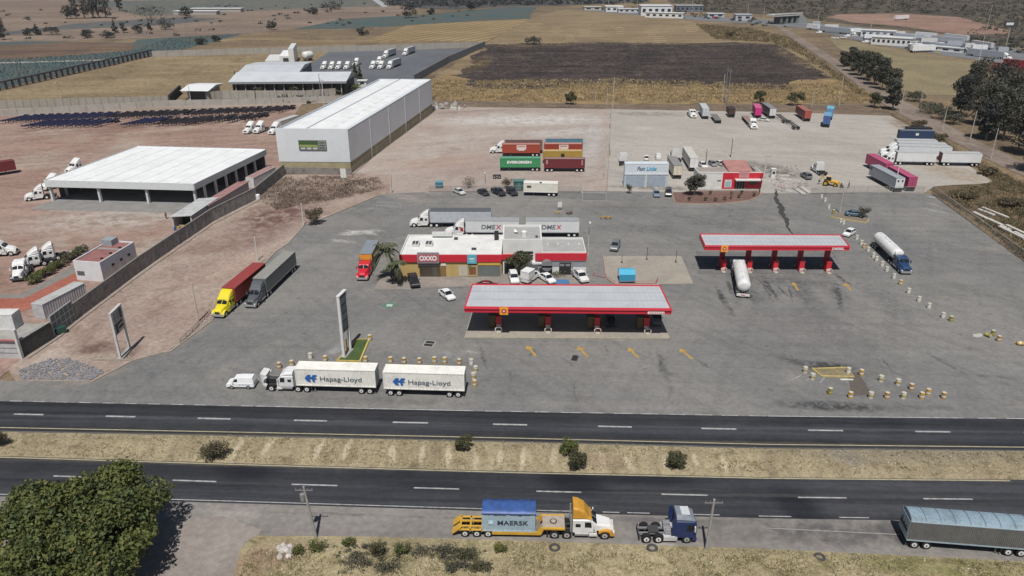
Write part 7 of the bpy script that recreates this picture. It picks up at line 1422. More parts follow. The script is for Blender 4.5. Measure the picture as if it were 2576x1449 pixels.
for i, (k, x, y, wv) in enumerate([('w', 2066, 500, "topmost of the diagonal line"), ('w', 2075, 509, "second from the top of the diagonal line"), ('w', 2084, 527, "third from the top, above the lamp island"), ('g', 2096, 539, "yellow-green one at the lamp island's corner"), ('w', 2114, 562, "left one below the lamp island kerb"), ('w', 2121, 566, "right one below the lamp island kerb"), ('w', 2154.5, 604, "beside the white car at the canopy's end"), ('w', 2166, 617, "just below the white car"), ('y', 2173, 626, "yellow one left of the tanker's rear"),
                    ('w', 2183, 634, "first white one beside the tanker"), ('w', 2196, 649, "second white one beside the tanker"), ('w', 2204, 658, "third white one beside the tanker"), ('w', 2218, 671, "fourth white one beside the tanker"), ('w', 2230, 684, "left of the dark blue cab's wheel"), ('w', 2247.5, 702, "below the dark blue cab's nose"), ('y', 2264.5, 718, "yellow one below the dark blue cab"), ('w', 2284.5, 739, "first white one past the yellow drum"), ('w', 2310.5, 760, "second white one past the yellow drum"), ('w', 2335.5, 777, "third white one past the yellow drum"), ('w', 2371, 801, "last white one of the diagonal"), ('g', 2391, 810, "small greenish one ending the diagonal")]):
    drum(k, x, y, "concrete-filled drum, " + wv, g2)
g3 = "drums around the small yellow-kerbed island"
for (k, x, y, wv) in [('c', 2024.5, 939, "cream one left of the island"), ('w', 2133, 941, "tall white one on the island's top right corner"), ('y', 2165.5, 946, "deep yellow one right of the island"), ('c', 2043, 956, "half-hidden one at the island's lower left"), ('c', 2215, 961, "cream one in the upper row"), ('c', 2257.5, 970, "cream one with dark shadow in the upper row"), ('o', 2291, 982, "orange one in the upper row"), ('y', 2333, 995, "yellowish one where the two rows meet"), ('g', 2087, 993, "leaning olive one, far left of the lower row"), ('y', 2138, 1003, "left of the brown stain's foot"), ('c', 2189, 1003, "right of the brown stain's foot"), ('o', 2229.5, 1004, "third of the lower row"), ('c', 2271, 1004, "fourth of the lower row"), ('y', 2317, 1004, "fifth of the lower row"), ('o', 2372, 1004, "rightmost of the lower row")]:
    drum(k, x, y, "worn drum by the island, " + wv, g3)
for (k, x, y, wv, tp) in [('g', 2476, 846, "olive overturned drum lying beside the pale spill", 30), ('g', 2496, 846, "small pale green drum beside the overturned olive one", 0), ('o', 2511, 860, "orange and white drum near the right edge", 0), ('y', 2556, 869, "dark yellow drum tipped over at the right edge", 70)]: drum(k, x, y, wv, "stray drums at the right", tp)
sheet("pale_spill", [(2446, 843), (2466, 840), (2476, 846), (2460, 851), (2448, 849)], .17, P(A(196, 194, 186), .9, 0, .2, 2), .6, .1, 90)
# tall price sign with planter
def pylon(x0, y0, x1, y1, h, zb, label, pan, name="price_sign", wide=.45, rows=(), leg=WHITE):
    a, b = G(x0, y0), G(x1, y1); h_ = head(a, b); L = (b - a).length; T = Thing(name)
    for u in (0, L): T.p("leg").box(u - .16, u + .16, -wide / 2, wide / 2, 0, h, leg)
    p = T.p("panel"); p.box(.16, L - .16, -wide / 2 + .05, wide / 2 - .05, zb, h - .1, pan); T.p("cap").box(-.2, L + .2, -wide / 2 - .05, wide / 2 + .05, h, h + .18, leg)
    for i, (u0, u1, z0, z1, m) in enumerate(rows): T.p("panel_mark", p).box(u0 * L, u1 * L, -wide / 2 - .01, wide / 2 + .01, z0, z1, m)
    T.p("footing").box(-.3, L + .3, -.5, .5, 0, .25, CONC)
    a.z = .17; return T.build(a, h_, label, "sign")
nav = P((.035, .04, .06), .4, 0, .25, 1.2, "sign_navy"); gr_ = P((.16, .18, .2), .5, 0, .3, 2)
pylon(866, 902, 882, 884, 11.0, 4.4, "tall narrow price sign with white edges beside the green planter", nav, rows=[(.15, .85, 9.4, 10.6, gr_), (.15, .85, 7.9, 9.0, P((.10, .11, .14), .4, 0, .3, 2)), (.15, .85, 6.6, 7.5, gr_), (.15, .85, 5.0, 6.2, P((.09, .1, .13), .4, 0, .3, 2))])
pylon(304, 906, 327, 880, 8.2, 4.2, "weathered white twin-legged sign on the vacant lot with a dark symbol", P((.52, .50, .47), .7, 0, .3, .8), "derelict_sign", .34, [(.15, .35, 4.4, 6.0, BLACK), (.35, .85, 5.6, 6.0, BLACK), (.45, .85, 4.8, 5.2, BLACK), (.2, .3, 6.4, 7.8, GREY), (.5, .6, 6.4, 7.8, GREY), (.72, .9, 6.3, 7.9, DGREY)], P((.66, .64, .62), .6, 0, .3, 1))
pts = [(849, 912), (906, 913), (929, 858), (899, 858)]
sheet("planter_turf", pts, .30, gmat("planter_turf", A(84, 104, 62), A(72, 92, 54), .5, fine=(4, .25)), 30, 0, 91)
wall("planter_kerb", pts + [pts[0]], .3, .3, P((.56, .42, .12), .7, 0, .3, 2), "yellow kerb around the green turf planter", "kerb", z=.15)
T = Thing("warning_post"); T.p("post").box(-.12, .12, -.1, .1, 0, 2.2, P((.62, .36, .05), .5, 0, .2, 3)); T.p("base").box(-.25, .25, -.2, .2, 0, .2, CONC); T.build(gz(873, 884), 0, "short amber post at the far foot of the tall price sign", "post")
wall("island_kerb", [(2042, 931), (2127, 928), (2147, 951), (2067, 949.5), (2042, 931)], .18, .3, P((.52, .42, .16), .7, 0, .35, 2), "worn yellow kerb of the small gravel island", "kerb", z=.15)
sheet("island_gravel", [(2043, 931.5), (2126, 928.5), (2146, 950.5), (2067, 949)], .21, gmat("island_gravel", A(150, 138, 108), A(130, 120, 98), .8, fine=(4, .3)), 20, 0, 92)
T = Thing("wheel_stop"); T.p("block").loft([ring(-1.0, .14, .1, 0, .16, .03), ring(1.0, .14, .1, 0, .16, .03)], P((.7, .68, .6), .8, 0, .3, 3)); T.p("end").box(1.0, 1.05, -.1, .1, 0, .1, GREY); T.build(gz(2129, 958, .17), R(-2), "white wheel-stop block below the gravel island", "kerb")
mb = MB(); [stripe(mb, G(*a), G(*b), .12, .172, WPAINT) for a, b in (((2015, 946), (1990, 959)), ((2036, 953), (2028, 960)), ((2075, 951), (2063, 965)))]; tag(link("island_hatching", mb.mesh("island_hatching")), kind='structure')
wall("lamp_island_kerb", [(2087, 546), (2095, 549), (2178, 563), (2186, 555)], .2, .3, P((.52, .42, .16), .7, 0, .3, 2), "yellow kerb of the lamp island behind the diesel canopy", "kerb", z=.15)
sheet("lamp_island_soil", [(2088, 544), (2096, 548), (2178, 561), (2185, 553), (2120, 536)], .19, P(A(142, 130, 114), .9, 0, .3, 1.5), 2, .1, 93)
T = Thing("drain_grate"); T.p("frame").box(-1.0, 1.0, -1.1, 1.1, 0, .03, P(A(170, 168, 162), .8, 0, .2, 2)); [T.p("grating").box(-.75, .75, y - .38, y + .38, .03, .05, BLACK) for y in (-.5, .5)]; T.build(gz(1080, 867, .162), R(-12), "pair of dark square drain gratings in a pale frame on the apron", "drain")
T = Thing("drain_grate"); T.p("frame").box(-.5, .5, -.9, .9, 0, .03, DGREY); T.p("grating").box(-.4, .4, -.8, .8, .03, .05, BLACK); T.build(gz(1446, 903, .162), R(-15), "single narrow black grating below the second arrow", "drain")
# kerbs of the lot
kc = P(A(176, 164, 150), .9, 0, .3, 1)
wall("lot_kerb", [(40, 960), (235, 962), (337, 909), (412, 889), (430, 887)], .15, .25, kc, "pale kerb in front of the stone heap and the derelict sign", "kerb", z=.15)
wall("lot_kerb", [(430, 887), (530, 812), (694, 635), (726, 614), (764, 570), (804, 555), (956, 492)], .15, .25, kc, "long pale kerb between the vacant lot and the asphalt", "kerb", z=.15)
wall("sign_kerb", [(236, 908), (335, 908)], .2, .25, kc, "short straight kerb at the foot of the derelict sign", "kerb", z=.13)
# fences
fence("chain_link_fence", [(2344, 490), (2460, 575), (2576, 660), (2760, 795)], 2.3, "wire fence running down the right side of the lot", 3.2, P((.42, .42, .42), .6, 0, .2), True, 3, pr=.07)
fence("chain_link_fence", [(1527, 484), (1533, 380), (1538, 276)], 2.3, "wire fence between the two gravel yards", 5, P((.5, .5, .49), .6, 0, .2), True, 1)
fence("chain_link_fence", [(1079, 485), (1300, 484), (1462, 487)], 1.9, "wire fence behind the row of parked cars", 5, P((.4, .39, .37), .6, 0, .2), True, 1)
fence("yard_gate", [(1465, 506), (1524, 506)], 2.2, "double wire gate leaf swung out at the gravel yard entrance", 5, P((.62, .62, .6), .5, 0, .1), True, 2)
fence("chain_link_fence", [(2040, 491), (2182, 487), (2322, 489)], 2.0, "wire fence behind the loader and pink trailers", 4, P((.35, .34, .32), .6, 0, .2), True, 1)
fence("bar_gate", [(949, 527), (1009, 532)], 2.0, "open white tube gate at the left entrance of the lot", 5, P((.5, .5, .5), .5, 0, .1), False, 3, pr=.04)
fence("field_fence", [(1100, 262), (1530, 268), (2215, 266)], 1.3, "low wire fence along the back of the gravel yards", 7.5, P((.36, .31, .25), .8, 0, .3), False, 2, pr=.06)
fence("orange_net", [(455, 868), (500, 822), (530, 790)], 1.0, "faded red plastic net strung along the vacant lot's kerb", 2.0, P((.35, .14, .11), .8, 0, .3), True, 2, pr=.04)
# poles
WP = P((.62, .60, .57), .8, 0, .2, 1); PALE = P((.50, .46, .40), .85, 0, .3, 1)
pole(796, 1356, 7.2, "grey concrete utility pole on the near verge, left of the low-loader", r=.17, lean=(-.7, .1), transformer=True)
pole(1776, 1386, 7.0, "grey concrete utility pole on the near verge beside the blue tractor", r=.17, lean=(.2, .1))
for (x, y, h, lb, arm, m) in [(2492, 399, 9.5, "utility pole nearest the big dark trees at the right", False, PALE), (2440, 352, 10, "utility pole at the foot of the right-hand trees, second along the track", False, PALE), (2370, 329, 8.5, "utility pole along the track behind the navy trailer", False, PALE), (2264, 283, 9, "pole at the right end of the small grove", False, PALE), (2316, 260, 6.5, "thin pole with a pale head between the two groves", False, PALE), (2110, 267, 12, "pole behind the blue box trailers", False, PALE), (2041, 271, 8, "pole behind the rusty red trailer", False, PALE),
      (1829, 265, 15, "taller pole of the cluster behind the far row", True, GREY), (1816, 258, 12, "left pole of the cluster behind the far row", False, PALE), (1823, 252, 14, "rear grey pole of the cluster behind the far row", True, GREY), (1541, 275, 13, "pole with crossarm at the corner between the two yards", True, PALE), (1526, 270, 8, "wooden pole left of the yard corner", False, PALE), (1498, 252, 5, "short pole in the golden grass", False, PALE), (2460, 163, 16, "pale pole standing above the trees by the red trailers", False, WP), (2480, 82, 20, "very tall pole on the red clearing's edge", False, PALE),
      (816, 272, 12, "tall white pole left of the warehouse roof", True, WP), (808, 250, 11, "thin twin pole behind the warehouse's left edge", False, GREY), (649, 657, 5.5, "thin post between the vacant lot and the trailers", False, WP), (500, 810, 7.5, "pale pole behind the yellow tractor's nose", False, P((.52, .44, .38), .8, 0, .2)), (764, 568, 5.5, "thick white post at the dark bush on the lot's left kerb", False, WP), (984, 488, 6.0, "thick white post at the left corner of the gravel yard", False, WP), (1464, 487, 5.0, "white gate post left of the yard gate", False, WP), (1521, 452, 11, "tall thin white post on the divider fence", False, WP), (1913, 488, 11, "leaning white pole at the red office's right corner", True, WP),
      (2250, 477, 8.5, "white pole standing beside the pink trailers", False, WP), (2112, 537, 6.5, "lamp island post", False, PALE)]:
    pole(x, y, h, lb if len(lb.split()) > 3 else "slim post standing on the lamp island", arm=arm, mat=m, r=.14 if h < 9 else .17, lean=(.55 if x == 1913 else .0, 0))
for (x, y, h, lb) in [(160, 277, 11, "white lamp post behind the stored chassis, left one"), (485, 283, 11, "white lamp post behind the stored chassis, right one"), (1221, 480, 5.2, "small white lamp post behind the parked cars"), (1774, 424, 6, "thin lamp post behind the red office's white wall"), (1838, 396, 6, "thin lamp post in the right yard behind the red office"), (1479, 646, 8, "tall lamp post at the right end of the office block")]:
    pole(x, y, h, lb, "lamp_post", False, .1, WP if x < 1700 else DGREY, lamp=True)
for i, (x, y, h, wv) in enumerate([(1130, 158, 7, "nearest the warehouse"), (1160, 142, 7, "in the middle"), (1180, 131, 7, "farthest")]): pole(x - 12, y + 4, h, "thin pole along the right wall of the far lot, " + wv, arm=False, r=.12, mat=GREY)
for i, (x, y, h, wv) in enumerate([(1530, 18, 11, "leftmost"), (1572, 17, 12, "second from the left"), (1603, 22, 12, "behind the long shed"), (1740, 36, 14, "right of the big white building"), (1880, 40, 11, "near the grey shed"), (1920, 48, 11, "left of the overpass"), (2056, 62, 10, "right of the overpass"), (2190, 72, 10, "behind the cafe")]): pole(x, y, h, "distant pole along the far road, " + wv, arm=False, r=.25, mat=PALE)
T = Thing("plot_sign"); T.p("post").cyl((0, 0, 0), (0, 0, 3.6), .08, .08, PALE, 6); T.p("board").box(-.75, .75, -.06, .06, 2.6, 5.2, P((.74, .72, .70), .6, 0, .15, 1)); T.build(gz(866.5, 471), 0, "blank white board sign on a post in front of the warehouse", "sign")
T = Thing("road_sign"); T.p("post").cyl((0, 0, 0), (0, 0, 1.4), .04, .04, GREY, 6); T.p("board").box(-.55, .55, -.03, .03, .8, 2.2, P((.74, .72, .72), .6, 0, .2, 2)); T.build(gz(1408, 530), R(6), "small white notice board on the lot below the yard gate", "sign")
for i, (x, y, c, lb) in enumerate([(1402, 541, YELLOW, "yellow-topped trestle left of the tyres behind the lettered trailers"), (1517, 553, YELLOW, "left yellow trestle right of the lettered trailers"), (1531, 554, YELLOW, "right yellow trestle right of the lettered trailers"), (1434, 542, P((.25, .1, .1), .6, 0, .3), "dull red trestle behind the lettered trailers")]):
    T = Thing("trestle"); T.p("board").box(-.7, .7, -.05, .05, .6, .85, c); [T.p("leg").box(s * .55 - .04, s * .55 + .04, -.3, .3, 0, .6, WOOD) for s in (-1, 1)]; T.build(gz(x, y, .165), R(10 * i), lb, "barricade")
def tyre(x, y, lb, z=.3, flat=True, up=False):
    T = Thing("old_tyre"); n = 16; t = T.p("tread"); st = [[((.5 + .16 * math.cos(b)) * math.cos(a), (.5 + .16 * math.cos(b)) * math.sin(a), .14 + .14 * math.sin(b)) for b in [k * math.pi / 4 for k in range(8)]] for a in [2 * math.pi * i / n for i in range(n + 1)]]
    t.loft(st, P((.06, .058, .055), .9, 0, .3, 3), None, True, False); T.p("dirt_fill").cyl((0, 0, .02), (0, 0, .1), .36, .36, P((.3, .26, .2), .95, 0, .3, 3), 12); return T.build(gz(x, y, z), .3, lb, "tyre")
tyre(1395, 1385, "old tyre lying on the verge below the low-loader"); tyre(2060, 1409, "old tyre lying on the verge toward the right"); tyre(1640, 1386, "half-buried tyre on the verge below the blue tractor"); tyre(1430, 539, "old tyre on the lot behind the lettered trailers", .17)
T = Thing("rubbish_heap"); g = random.Random(3)
for k in range(14): b = T.p("sack" if k % 2 else "chunk"); x, y = g.uniform(-.8, .8), g.uniform(-.9, .9); b.loft([ring(x - .3, .2, .15, 0, .3, .05), ring(x + .0, .35, .25, 0, g.uniform(.3, .8), .1), ring(x + .3, .15, .12, 0, .25, .05)], P((.66, .62, .58), .8, 0, .35, 3), Matrix.Translation((0, y, 0)))
T.build(gz(718, 1394, .25), 0, "white rubbish heap on the near verge beside a green shrub", "rubbish")
T = Thing("demolition_rubble"); g = random.Random(5)
for k in range(26): b = T.p("chunk"); x, y = g.uniform(-9, 7), g.uniform(-6, 6); s = g.uniform(.5, 1.3); M = Matrix.Translation((x, y, s * .3)) @ Matrix.Rotation(g.uniform(0, 3), 4, (g.random(), g.random(), g.random())); b.box(-s, s, -s * .6, s * .6, -s * .4, s * .4, (DIRTYW, CONC, GREY, WOOD)[k % 4], M)
T.build(gz(1130, 270), 0, "heap of pale rubble behind the warehouse's far corner", "rubble")
for i, (x0, y0, x1, y1, w_) in enumerate([(2448, 537, 2540, 582, .9), (2460, 530, 2500, 545, .8), (2470, 526, 2535, 552, .7), (2486, 556, 2520, 572, 1.0), (2512, 575, 2576, 606, .9), (2530, 572, 2590, 600, .8), (2550, 590, 2620, 625, .8)]):
    a, b = G(x0, y0), G(x1, y1); T = Thing("concrete_beam"); L = (b - a).length; T.p("beam").box(0, L, -w_ / 2, w_ / 2, 0, .4, P((.56, .53, .48), .9, 0, .25, 1)); T.p("rebar_end").box(L, L + .3, -.1, .1, .1, .2, WOOD); a.z = .14 + .05 * i
    T.build(a, head(a, b), "pale concrete beam lying outside the right-hand wire fence", "beam", "concrete beams outside the fence")
for i, (x0, y0, x1, y1, w_, lb) in enumerate([(1955, 455, 1990, 455, 2.0, "pale slab lying by the red office's rear right corner"), (1950, 445, 1985, 444, 1.5, "upper pale slab by the red office's rear right corner"), (2010, 470, 2036, 488, 1.2, "long slab lying toward the grey car"), (1998, 476, 2022, 491, 1.2, "long slab left of the other by the trench head"), (1966, 483, 1995, 484, 1.6, "flat slab at the head of the dark trench"), (2045, 478, 2066, 479, 1.0, "pale slab below the yellow loader")]):
    a, b = G(x0, y0), G(x1, y1); T = Thing("concrete_slab"); T.p("slab").box(0, (b - a).length, -w_ / 2, w_ / 2, 0, .3, P((.48, .46, .43), .9, 0, .3, 1)); T.p("soil").box(.2, 1, -w_ / 3, w_ / 3, .3, .36, P((.3, .26, .22), .95, 0, .3, 2)); a.z = .15; T.build(a, head(a, b), lb, "slab")
T = Thing("guard_booth"); T.p("cabin").box(-.6, .6, -.6, .6, 0, 2.6, WHITE); T.p("roof").box(-.75, .75, -.75, .75, 2.6, 2.75, WHITE); T.p("window").box(-.4, .4, -.63, -.6, 1.2, 2.0, DGREY); T.build(gz(1943, 448), 0, "narrow white booth right of the red office", "booth")
T = Thing("road_barrier"); [T.p("bar").box(-1.8, 1.8, -.06, .06, z, z + .22, P((.72, .55, .55), .6, 0, .3, 4)) for z in (.3, .75)]; [T.p("leg").box(s * 1.5 - .06, s * 1.5 + .06, -.35, .35, 0, 1.1, WHITE) for s in (-1, 1)]; T.build(gz(1966, 474), R(-55), "leaning red and white road barrier near the trench head", "barrier")
# stones, litter
def stones(name, poly, n, s0, s1, mat, seed, z=.15):
    g = random.Random(seed); mb = MB(); xs = [p[0] for p in poly]; ys = [p[1] for p in poly]; k = 0
    def inside(x, y):
        c = False; j = len(poly) - 1
        for i in range(len(poly)):
            (xi, yi), (xj, yj) = poly[i], poly[j]
            if (yi > y) != (yj > y) and x < (xj - xi) * (y - yi) / (yj - yi) + xi: c = not c
            j = i
        return c
    while k < n:
        x, y = g.uniform(min(xs), max(xs)), g.uniform(min(ys), max(ys))
        if not inside(x, y): continue
        k += 1; p = G(x, y); s = g.uniform(s0, s1) * g.uniform(.6, 1); pts = []
        for a in ((1, 0, 0), (-1, 0, 0), (0, 1, 0), (0, -1, 0), (0, 0, 1), (0, 0, -.6)): pts.append((p.x + a[0] * s * g.uniform(.7, 1.2), p.y + a[1] * s * g.uniform(.7, 1.2), z + s * .3 + a[2] * s * g.uniform(.5, .9)))
        mb.add(pts, [(0, 2, 4), (2, 1, 4), (1, 3, 4), (3, 0, 4), (2, 0, 5), (1, 2, 5), (3, 1, 5), (0, 3, 5)], mat)
    return tag(link(name, mb.mesh(name)), kind='stuff')
stones("loose_stones", [(45, 935), (120, 906), (175, 903), (265, 938), (225, 960), (60, 958)], 900, .16, .34, P((.26, .26, .28), .9, 0, .5, 1.5, "grey_stone"), 1)
stones("loose_stones", [(190, 905), (330, 880), (330, 905), (200, 930)], 60, .08, .2, P((.42, .38, .34), .9, 0, .3, 1), 2)
stones("litter", [(600, 1400), (1288, 1375), (1932, 1392), (2576, 1425), (2576, 1460), (600, 1460)], 260, .04, .13, P((.66, .64, .58), .8, 0, .3, 1), 3, .38)
stones("litter", [(0, 1100), (1288, 1118), (2000, 1134), (2576, 1140), (2576, 1195), (1288, 1180), (0, 1145)], 240, .04, .12, P((.66, .64, .58), .8, 0, .3, 1), 4, .36)
stones("loose_stones", [(640, 470), (760, 440), (940, 445), (950, 470), (700, 500)], 300, .1, .3, P((.36, .30, .26), .95, 0, .4, 1), 5)
stones("loose_stones", [(440, 880), (530, 806), (690, 632), (684, 632), (520, 800), (425, 880)], 200, .1, .3, P((.40, .36, .32), .95, 0, .4, 1), 6)
stones("loose_stones", [(1900, 425), (2000, 415), (2040, 470), (1960, 485)], 200, .12, .4, P((.30, .28, .26), .95, 0, .4, 1), 7)
# ============================================================ PEOPLE
person(419, 552, R(100), "person in dark clothes walking in front of the open shed", P((.03, .03, .035), .8, 0, .1), P((.04, .045, .06), .8, 0, .1)); person(2134, 474, R(-60), "person in dark clothes walking behind the wire fence right of the loader", P((.05, .05, .06), .8, 0, .1), P((.03, .03, .035), .8, 0, .1))
# ============================================================ VEGETATION
tree("broad_tree", 9.8, 10.2, (-46.0, 63.6, .1), "large round-crowned green tree beside the near road shoulder", 44000, .23, LEAF_G, None, 11, .26, 'round', clumpn=80, clr=(.17, .28))
def sc_at(x, y): return .01473 * (y + 138)
for i, (x, y, w_, h_, lb, sp, mt) in enumerate([(540, 1157, 3.6, 3.0, "spiky brownish shrub in the median, left one with bare twigs", True, LEAF_D), (1164, 1136, 2.6, 2.4, "rounded green shrub near the median's upper edge", False, LEAF_B), (1428, 1145, 2.6, 2.4, "green shrub in the median behind the taller dark one", False, LEAF_G), (1450, 1184, 2.8, 3.2, "tall dark shrub in the median, front of two", True, LEAF_B), (1697, 1180, 3.0, 2.4, "low dark spreading shrub in the median, rightmost", True, LEAF_B), (-4, 1128, 2.6, 2.4, "dark twiggy shrub at the median's left edge of the picture", True, LEAF_D)]):
    bush("median_shrub", w_, h_, gz(x, y, .25), lb, 1500, .12, mt, 30 + i, sp)
for i, (x, y, w_, h_, lb, mt) in enumerate([(750, 1398, 1.5, 1.3, "dark green shrub right beside the white rubbish heap", LEAF_G), (798, 1392, 2.2, 1.5, "dark green shrub at the foot of the left utility pole", LEAF_G), (878, 1374, 1.6, .9, "low green shrub at the verge edge", LEAF_G), (950, 1408, 2.0, 2.6, "tallest grey-green shrub of the near verge", LEAF_B), (1010, 1400, 1.8, 1.4, "green shrub right of the tallest verge shrub", LEAF_G), (900, 1425, 2.8, 1.4, "grey scrub bush below the low green shrub", LEAF_E), (975, 1440, 2.6, 1.4, "grey scrub bush below the tallest verge shrub", LEAF_E), (1060, 1400, 2.2, 1.2, "thin grey scrub between two green shrubs", LEAF_E),
      (1120, 1395, 2.4, 1.4, "grey scrub left of the low-loader's ramp", LEAF_E), (1175, 1410, 2.8, 1.5, "olive scrub below the low-loader's ramp", LEAF_B), (1205, 1440, 2.6, 1.5, "dark olive scrub at the bottom edge of the picture", LEAF_B), (1258, 1396, 1.6, 1.4, "green shrub below the pale blue container", LEAF_G), (1150, 1436, 2.0, 1.2, "thin scrub at the bottom edge, left of the olive one", LEAF_E)]):
    e_ = mt is LEAF_E; bush("verge_shrub", w_ * (1.35 if e_ else 1.05), h_ * (.8 if e_ else 1), gz(x, y, .25), lb, 420 if e_ else 620, .09, mt, 50 + i, True, depth=.65)
bush("kerb_bush", 4.6, 4.2, gz(790, 566), "dark bush behind the thick white post on the lot's left kerb", 1500, .16, LEAF_D, 70, True); bush("yard_bush", 4.8, 3.4, gz(1180, 474), "nearly bare sprawling bush behind the silver car", 260, .14, LEAF_D, 71, True); bush("yard_bush", 4.0, 3.6, gz(1275, 474), "thin brownish bush left of the teal cabin", 600, .14, LEAF_D, 72, True)
bush("island_tree", 3.6, 3.0, gz(2170, 548), "thin grey-green small tree behind the teal car", 700, .14, LEAF_E, 73, True)
tree("shade_tree", 6.2, 3.0, gz(1745, 494), "dark grey-green tree at the red office's left end", 3200, .2, LEAF_E, None, 74, .25, 'round')
bush("small_cypress", 1.8, 2.8, gz(1581, 488), "small reddish-brown cypress beside the blue toilet", 500, .12, LEAF_D, 75)
for i, (x, y, wv) in enumerate([(1733, 506, "front left of the bed"), (1774, 507, "front row, second"), (1799, 508, "front row, third"), (1822, 506, "front row, fourth"), (1838, 503, "tall pale one with two stems"), (1858, 500, "right of the tall pale one"), (1786, 491, "back row, left"), (1865, 490, "back row, right"), (1896, 496, "at the bed's right corner")]): bush("bed_plant", 1.2, 1.3 if i != 4 else 2.6, gz(x, y, .2), "small dark plant in the red office's bed, " + wv, 160, .1, LEAF_B if i != 4 else LEAF_P, 80 + i)
for i in range(13):
    f = i / 12; x, y = 82 + f * 126, 716 - f * 78 + 2 * math.sin(i * 2); bush("hedge_shrub", 2.6, 1.9, gz(x, y), "hedge shrub at the white tractors, " + ("yellowish" if i in (11, 12, 5) else "green") + " one, number counted from the left: " + ("first second third fourth fifth sixth seventh eighth ninth tenth eleventh twelfth last".split()[i]), 520, .14, LEAF_D if i in (7, 8, 9) else (LEAF_P if i > 9 else LEAF_G), 95 + i, False, "hedge shrubs")
palm(1001, 706, 7.0, "taller palm at the left end of the shop, leaning left", 1, (-1.9, .0), 34, 3.1); palm(1004, 716, 4.4, "shorter palm beside the taller one at the shop", 2, (-.3, -.2), 26, 2.5)
tree("office_tree", 5.6, 2.6, gz(1306, 693), "dark leafy tree in front of the office building", 2200, .2, LEAF_B, None, 76, .3, 'round'); bush("office_plants", 4.6, 1.2, gz(1400, 694), "low grassy plants along the office front", 400, .14, LEAF_P, 77)
# trees by the back fence
for i, (x, y, w_, h_, lb) in enumerate([(1436, 263, 6, 5.2, "lone round tree on the fence line behind the centre yard"), (1912, 262, 6.5, 5.5, "round tree behind the magenta trailer"), (2000, 266, 7, 6.0, "darker round tree behind the rusty red trailer"), (2200, 272, 7, 6.4, "small spreading tree at the yard's back right corner")]): tree("field_tree", h_, w_ / 2, gz(x, y), lb, 1300, .3, LEAF_B, None, 120 + i, .25, 'round')
GT = [(2120, 168, 8, 3.4, "first and smallest at the far end"), (2140, 180, 12, 4.2, "second along the track"), (2158, 190, 12, 4.6, "third along the track"), (2178, 202, 13.5, 5, "fourth along the track"), (2198, 214, 14, 5.2, "fifth along the track"), (2217, 226, 14, 5, "sixth along the track"), (2240, 252, 13, 4.6, "seventh, standing nearer"), (2246, 277, 12, 4.0, "last and nearest with hanging foliage")]
for i, (x, y, h_, r_, wv) in enumerate(GT): tree("eucalyptus_tree", h_, r_, gz(x, y), "dark eucalyptus in the small grove, " + wv, 2600, .4, LEAF_E, BARKP, 130 + i, .22, 'tall', "small grove of eucalyptus", clumpn=18, clr=(.32, .5))
BT = [(2412, 292, 13, 5.5, "leftmost of the dark mass"), (2440, 262, 15, 6, "upper left of the dark mass"), (2470, 318, 14, 6.5, "lower left above the pale pole"), (2490, 282, 16, 7, "tall one in the middle"), (2524, 352, 15, 7, "lower middle"), (2540, 300, 16, 7.5, "right of the middle"), (2580, 392, 15, 7, "lower right corner"), (2590, 340, 16, 7, "right edge"), (2620, 440, 15, 7, "beyond the right edge, lowest"), (2480, 352, 11, 5, "small lower one on the track")]
for i, (x, y, h_, r_, wv) in enumerate(BT): tree("eucalyptus_tree", h_ * 1.18, r_ * 1.12, gz(x, y), "dark eucalyptus at the right edge, " + wv, 3600, .42, LEAF_F if i % 3 == 0 else LEAF_E, BARKP, 150 + i, .2, 'tall', "dark trees at the right edge", clumpn=22, clr=(.34, .52))
for i, (x, y, w_, h_, wv) in enumerate([(2300, 255, 9, 5, "between the two groves"), (2335, 285, 11, 4.5, "grey and sprawling, left of the big trees"), (2365, 300, 9, 5, "at the foot of the big trees"), (2395, 312, 8, 4, "behind the navy trailer"), (2310, 320, 6, 2.5, "on the verge left of the track"), (2360, 352, 6, 2.2, "behind the white trailers"), (2480, 440, 6, 2.2, "right of the double rig"), (2430, 500, 6, 1.8, "above the concrete beams"), (2540, 520, 7, 2.4, "right of the concrete beams")]): bush("wild_bush", w_, h_, gz(x, y), "wild grey-brown bush " + wv, 900, .3, LEAF_E if i < 4 else LEAF_D, 170 + i, True)
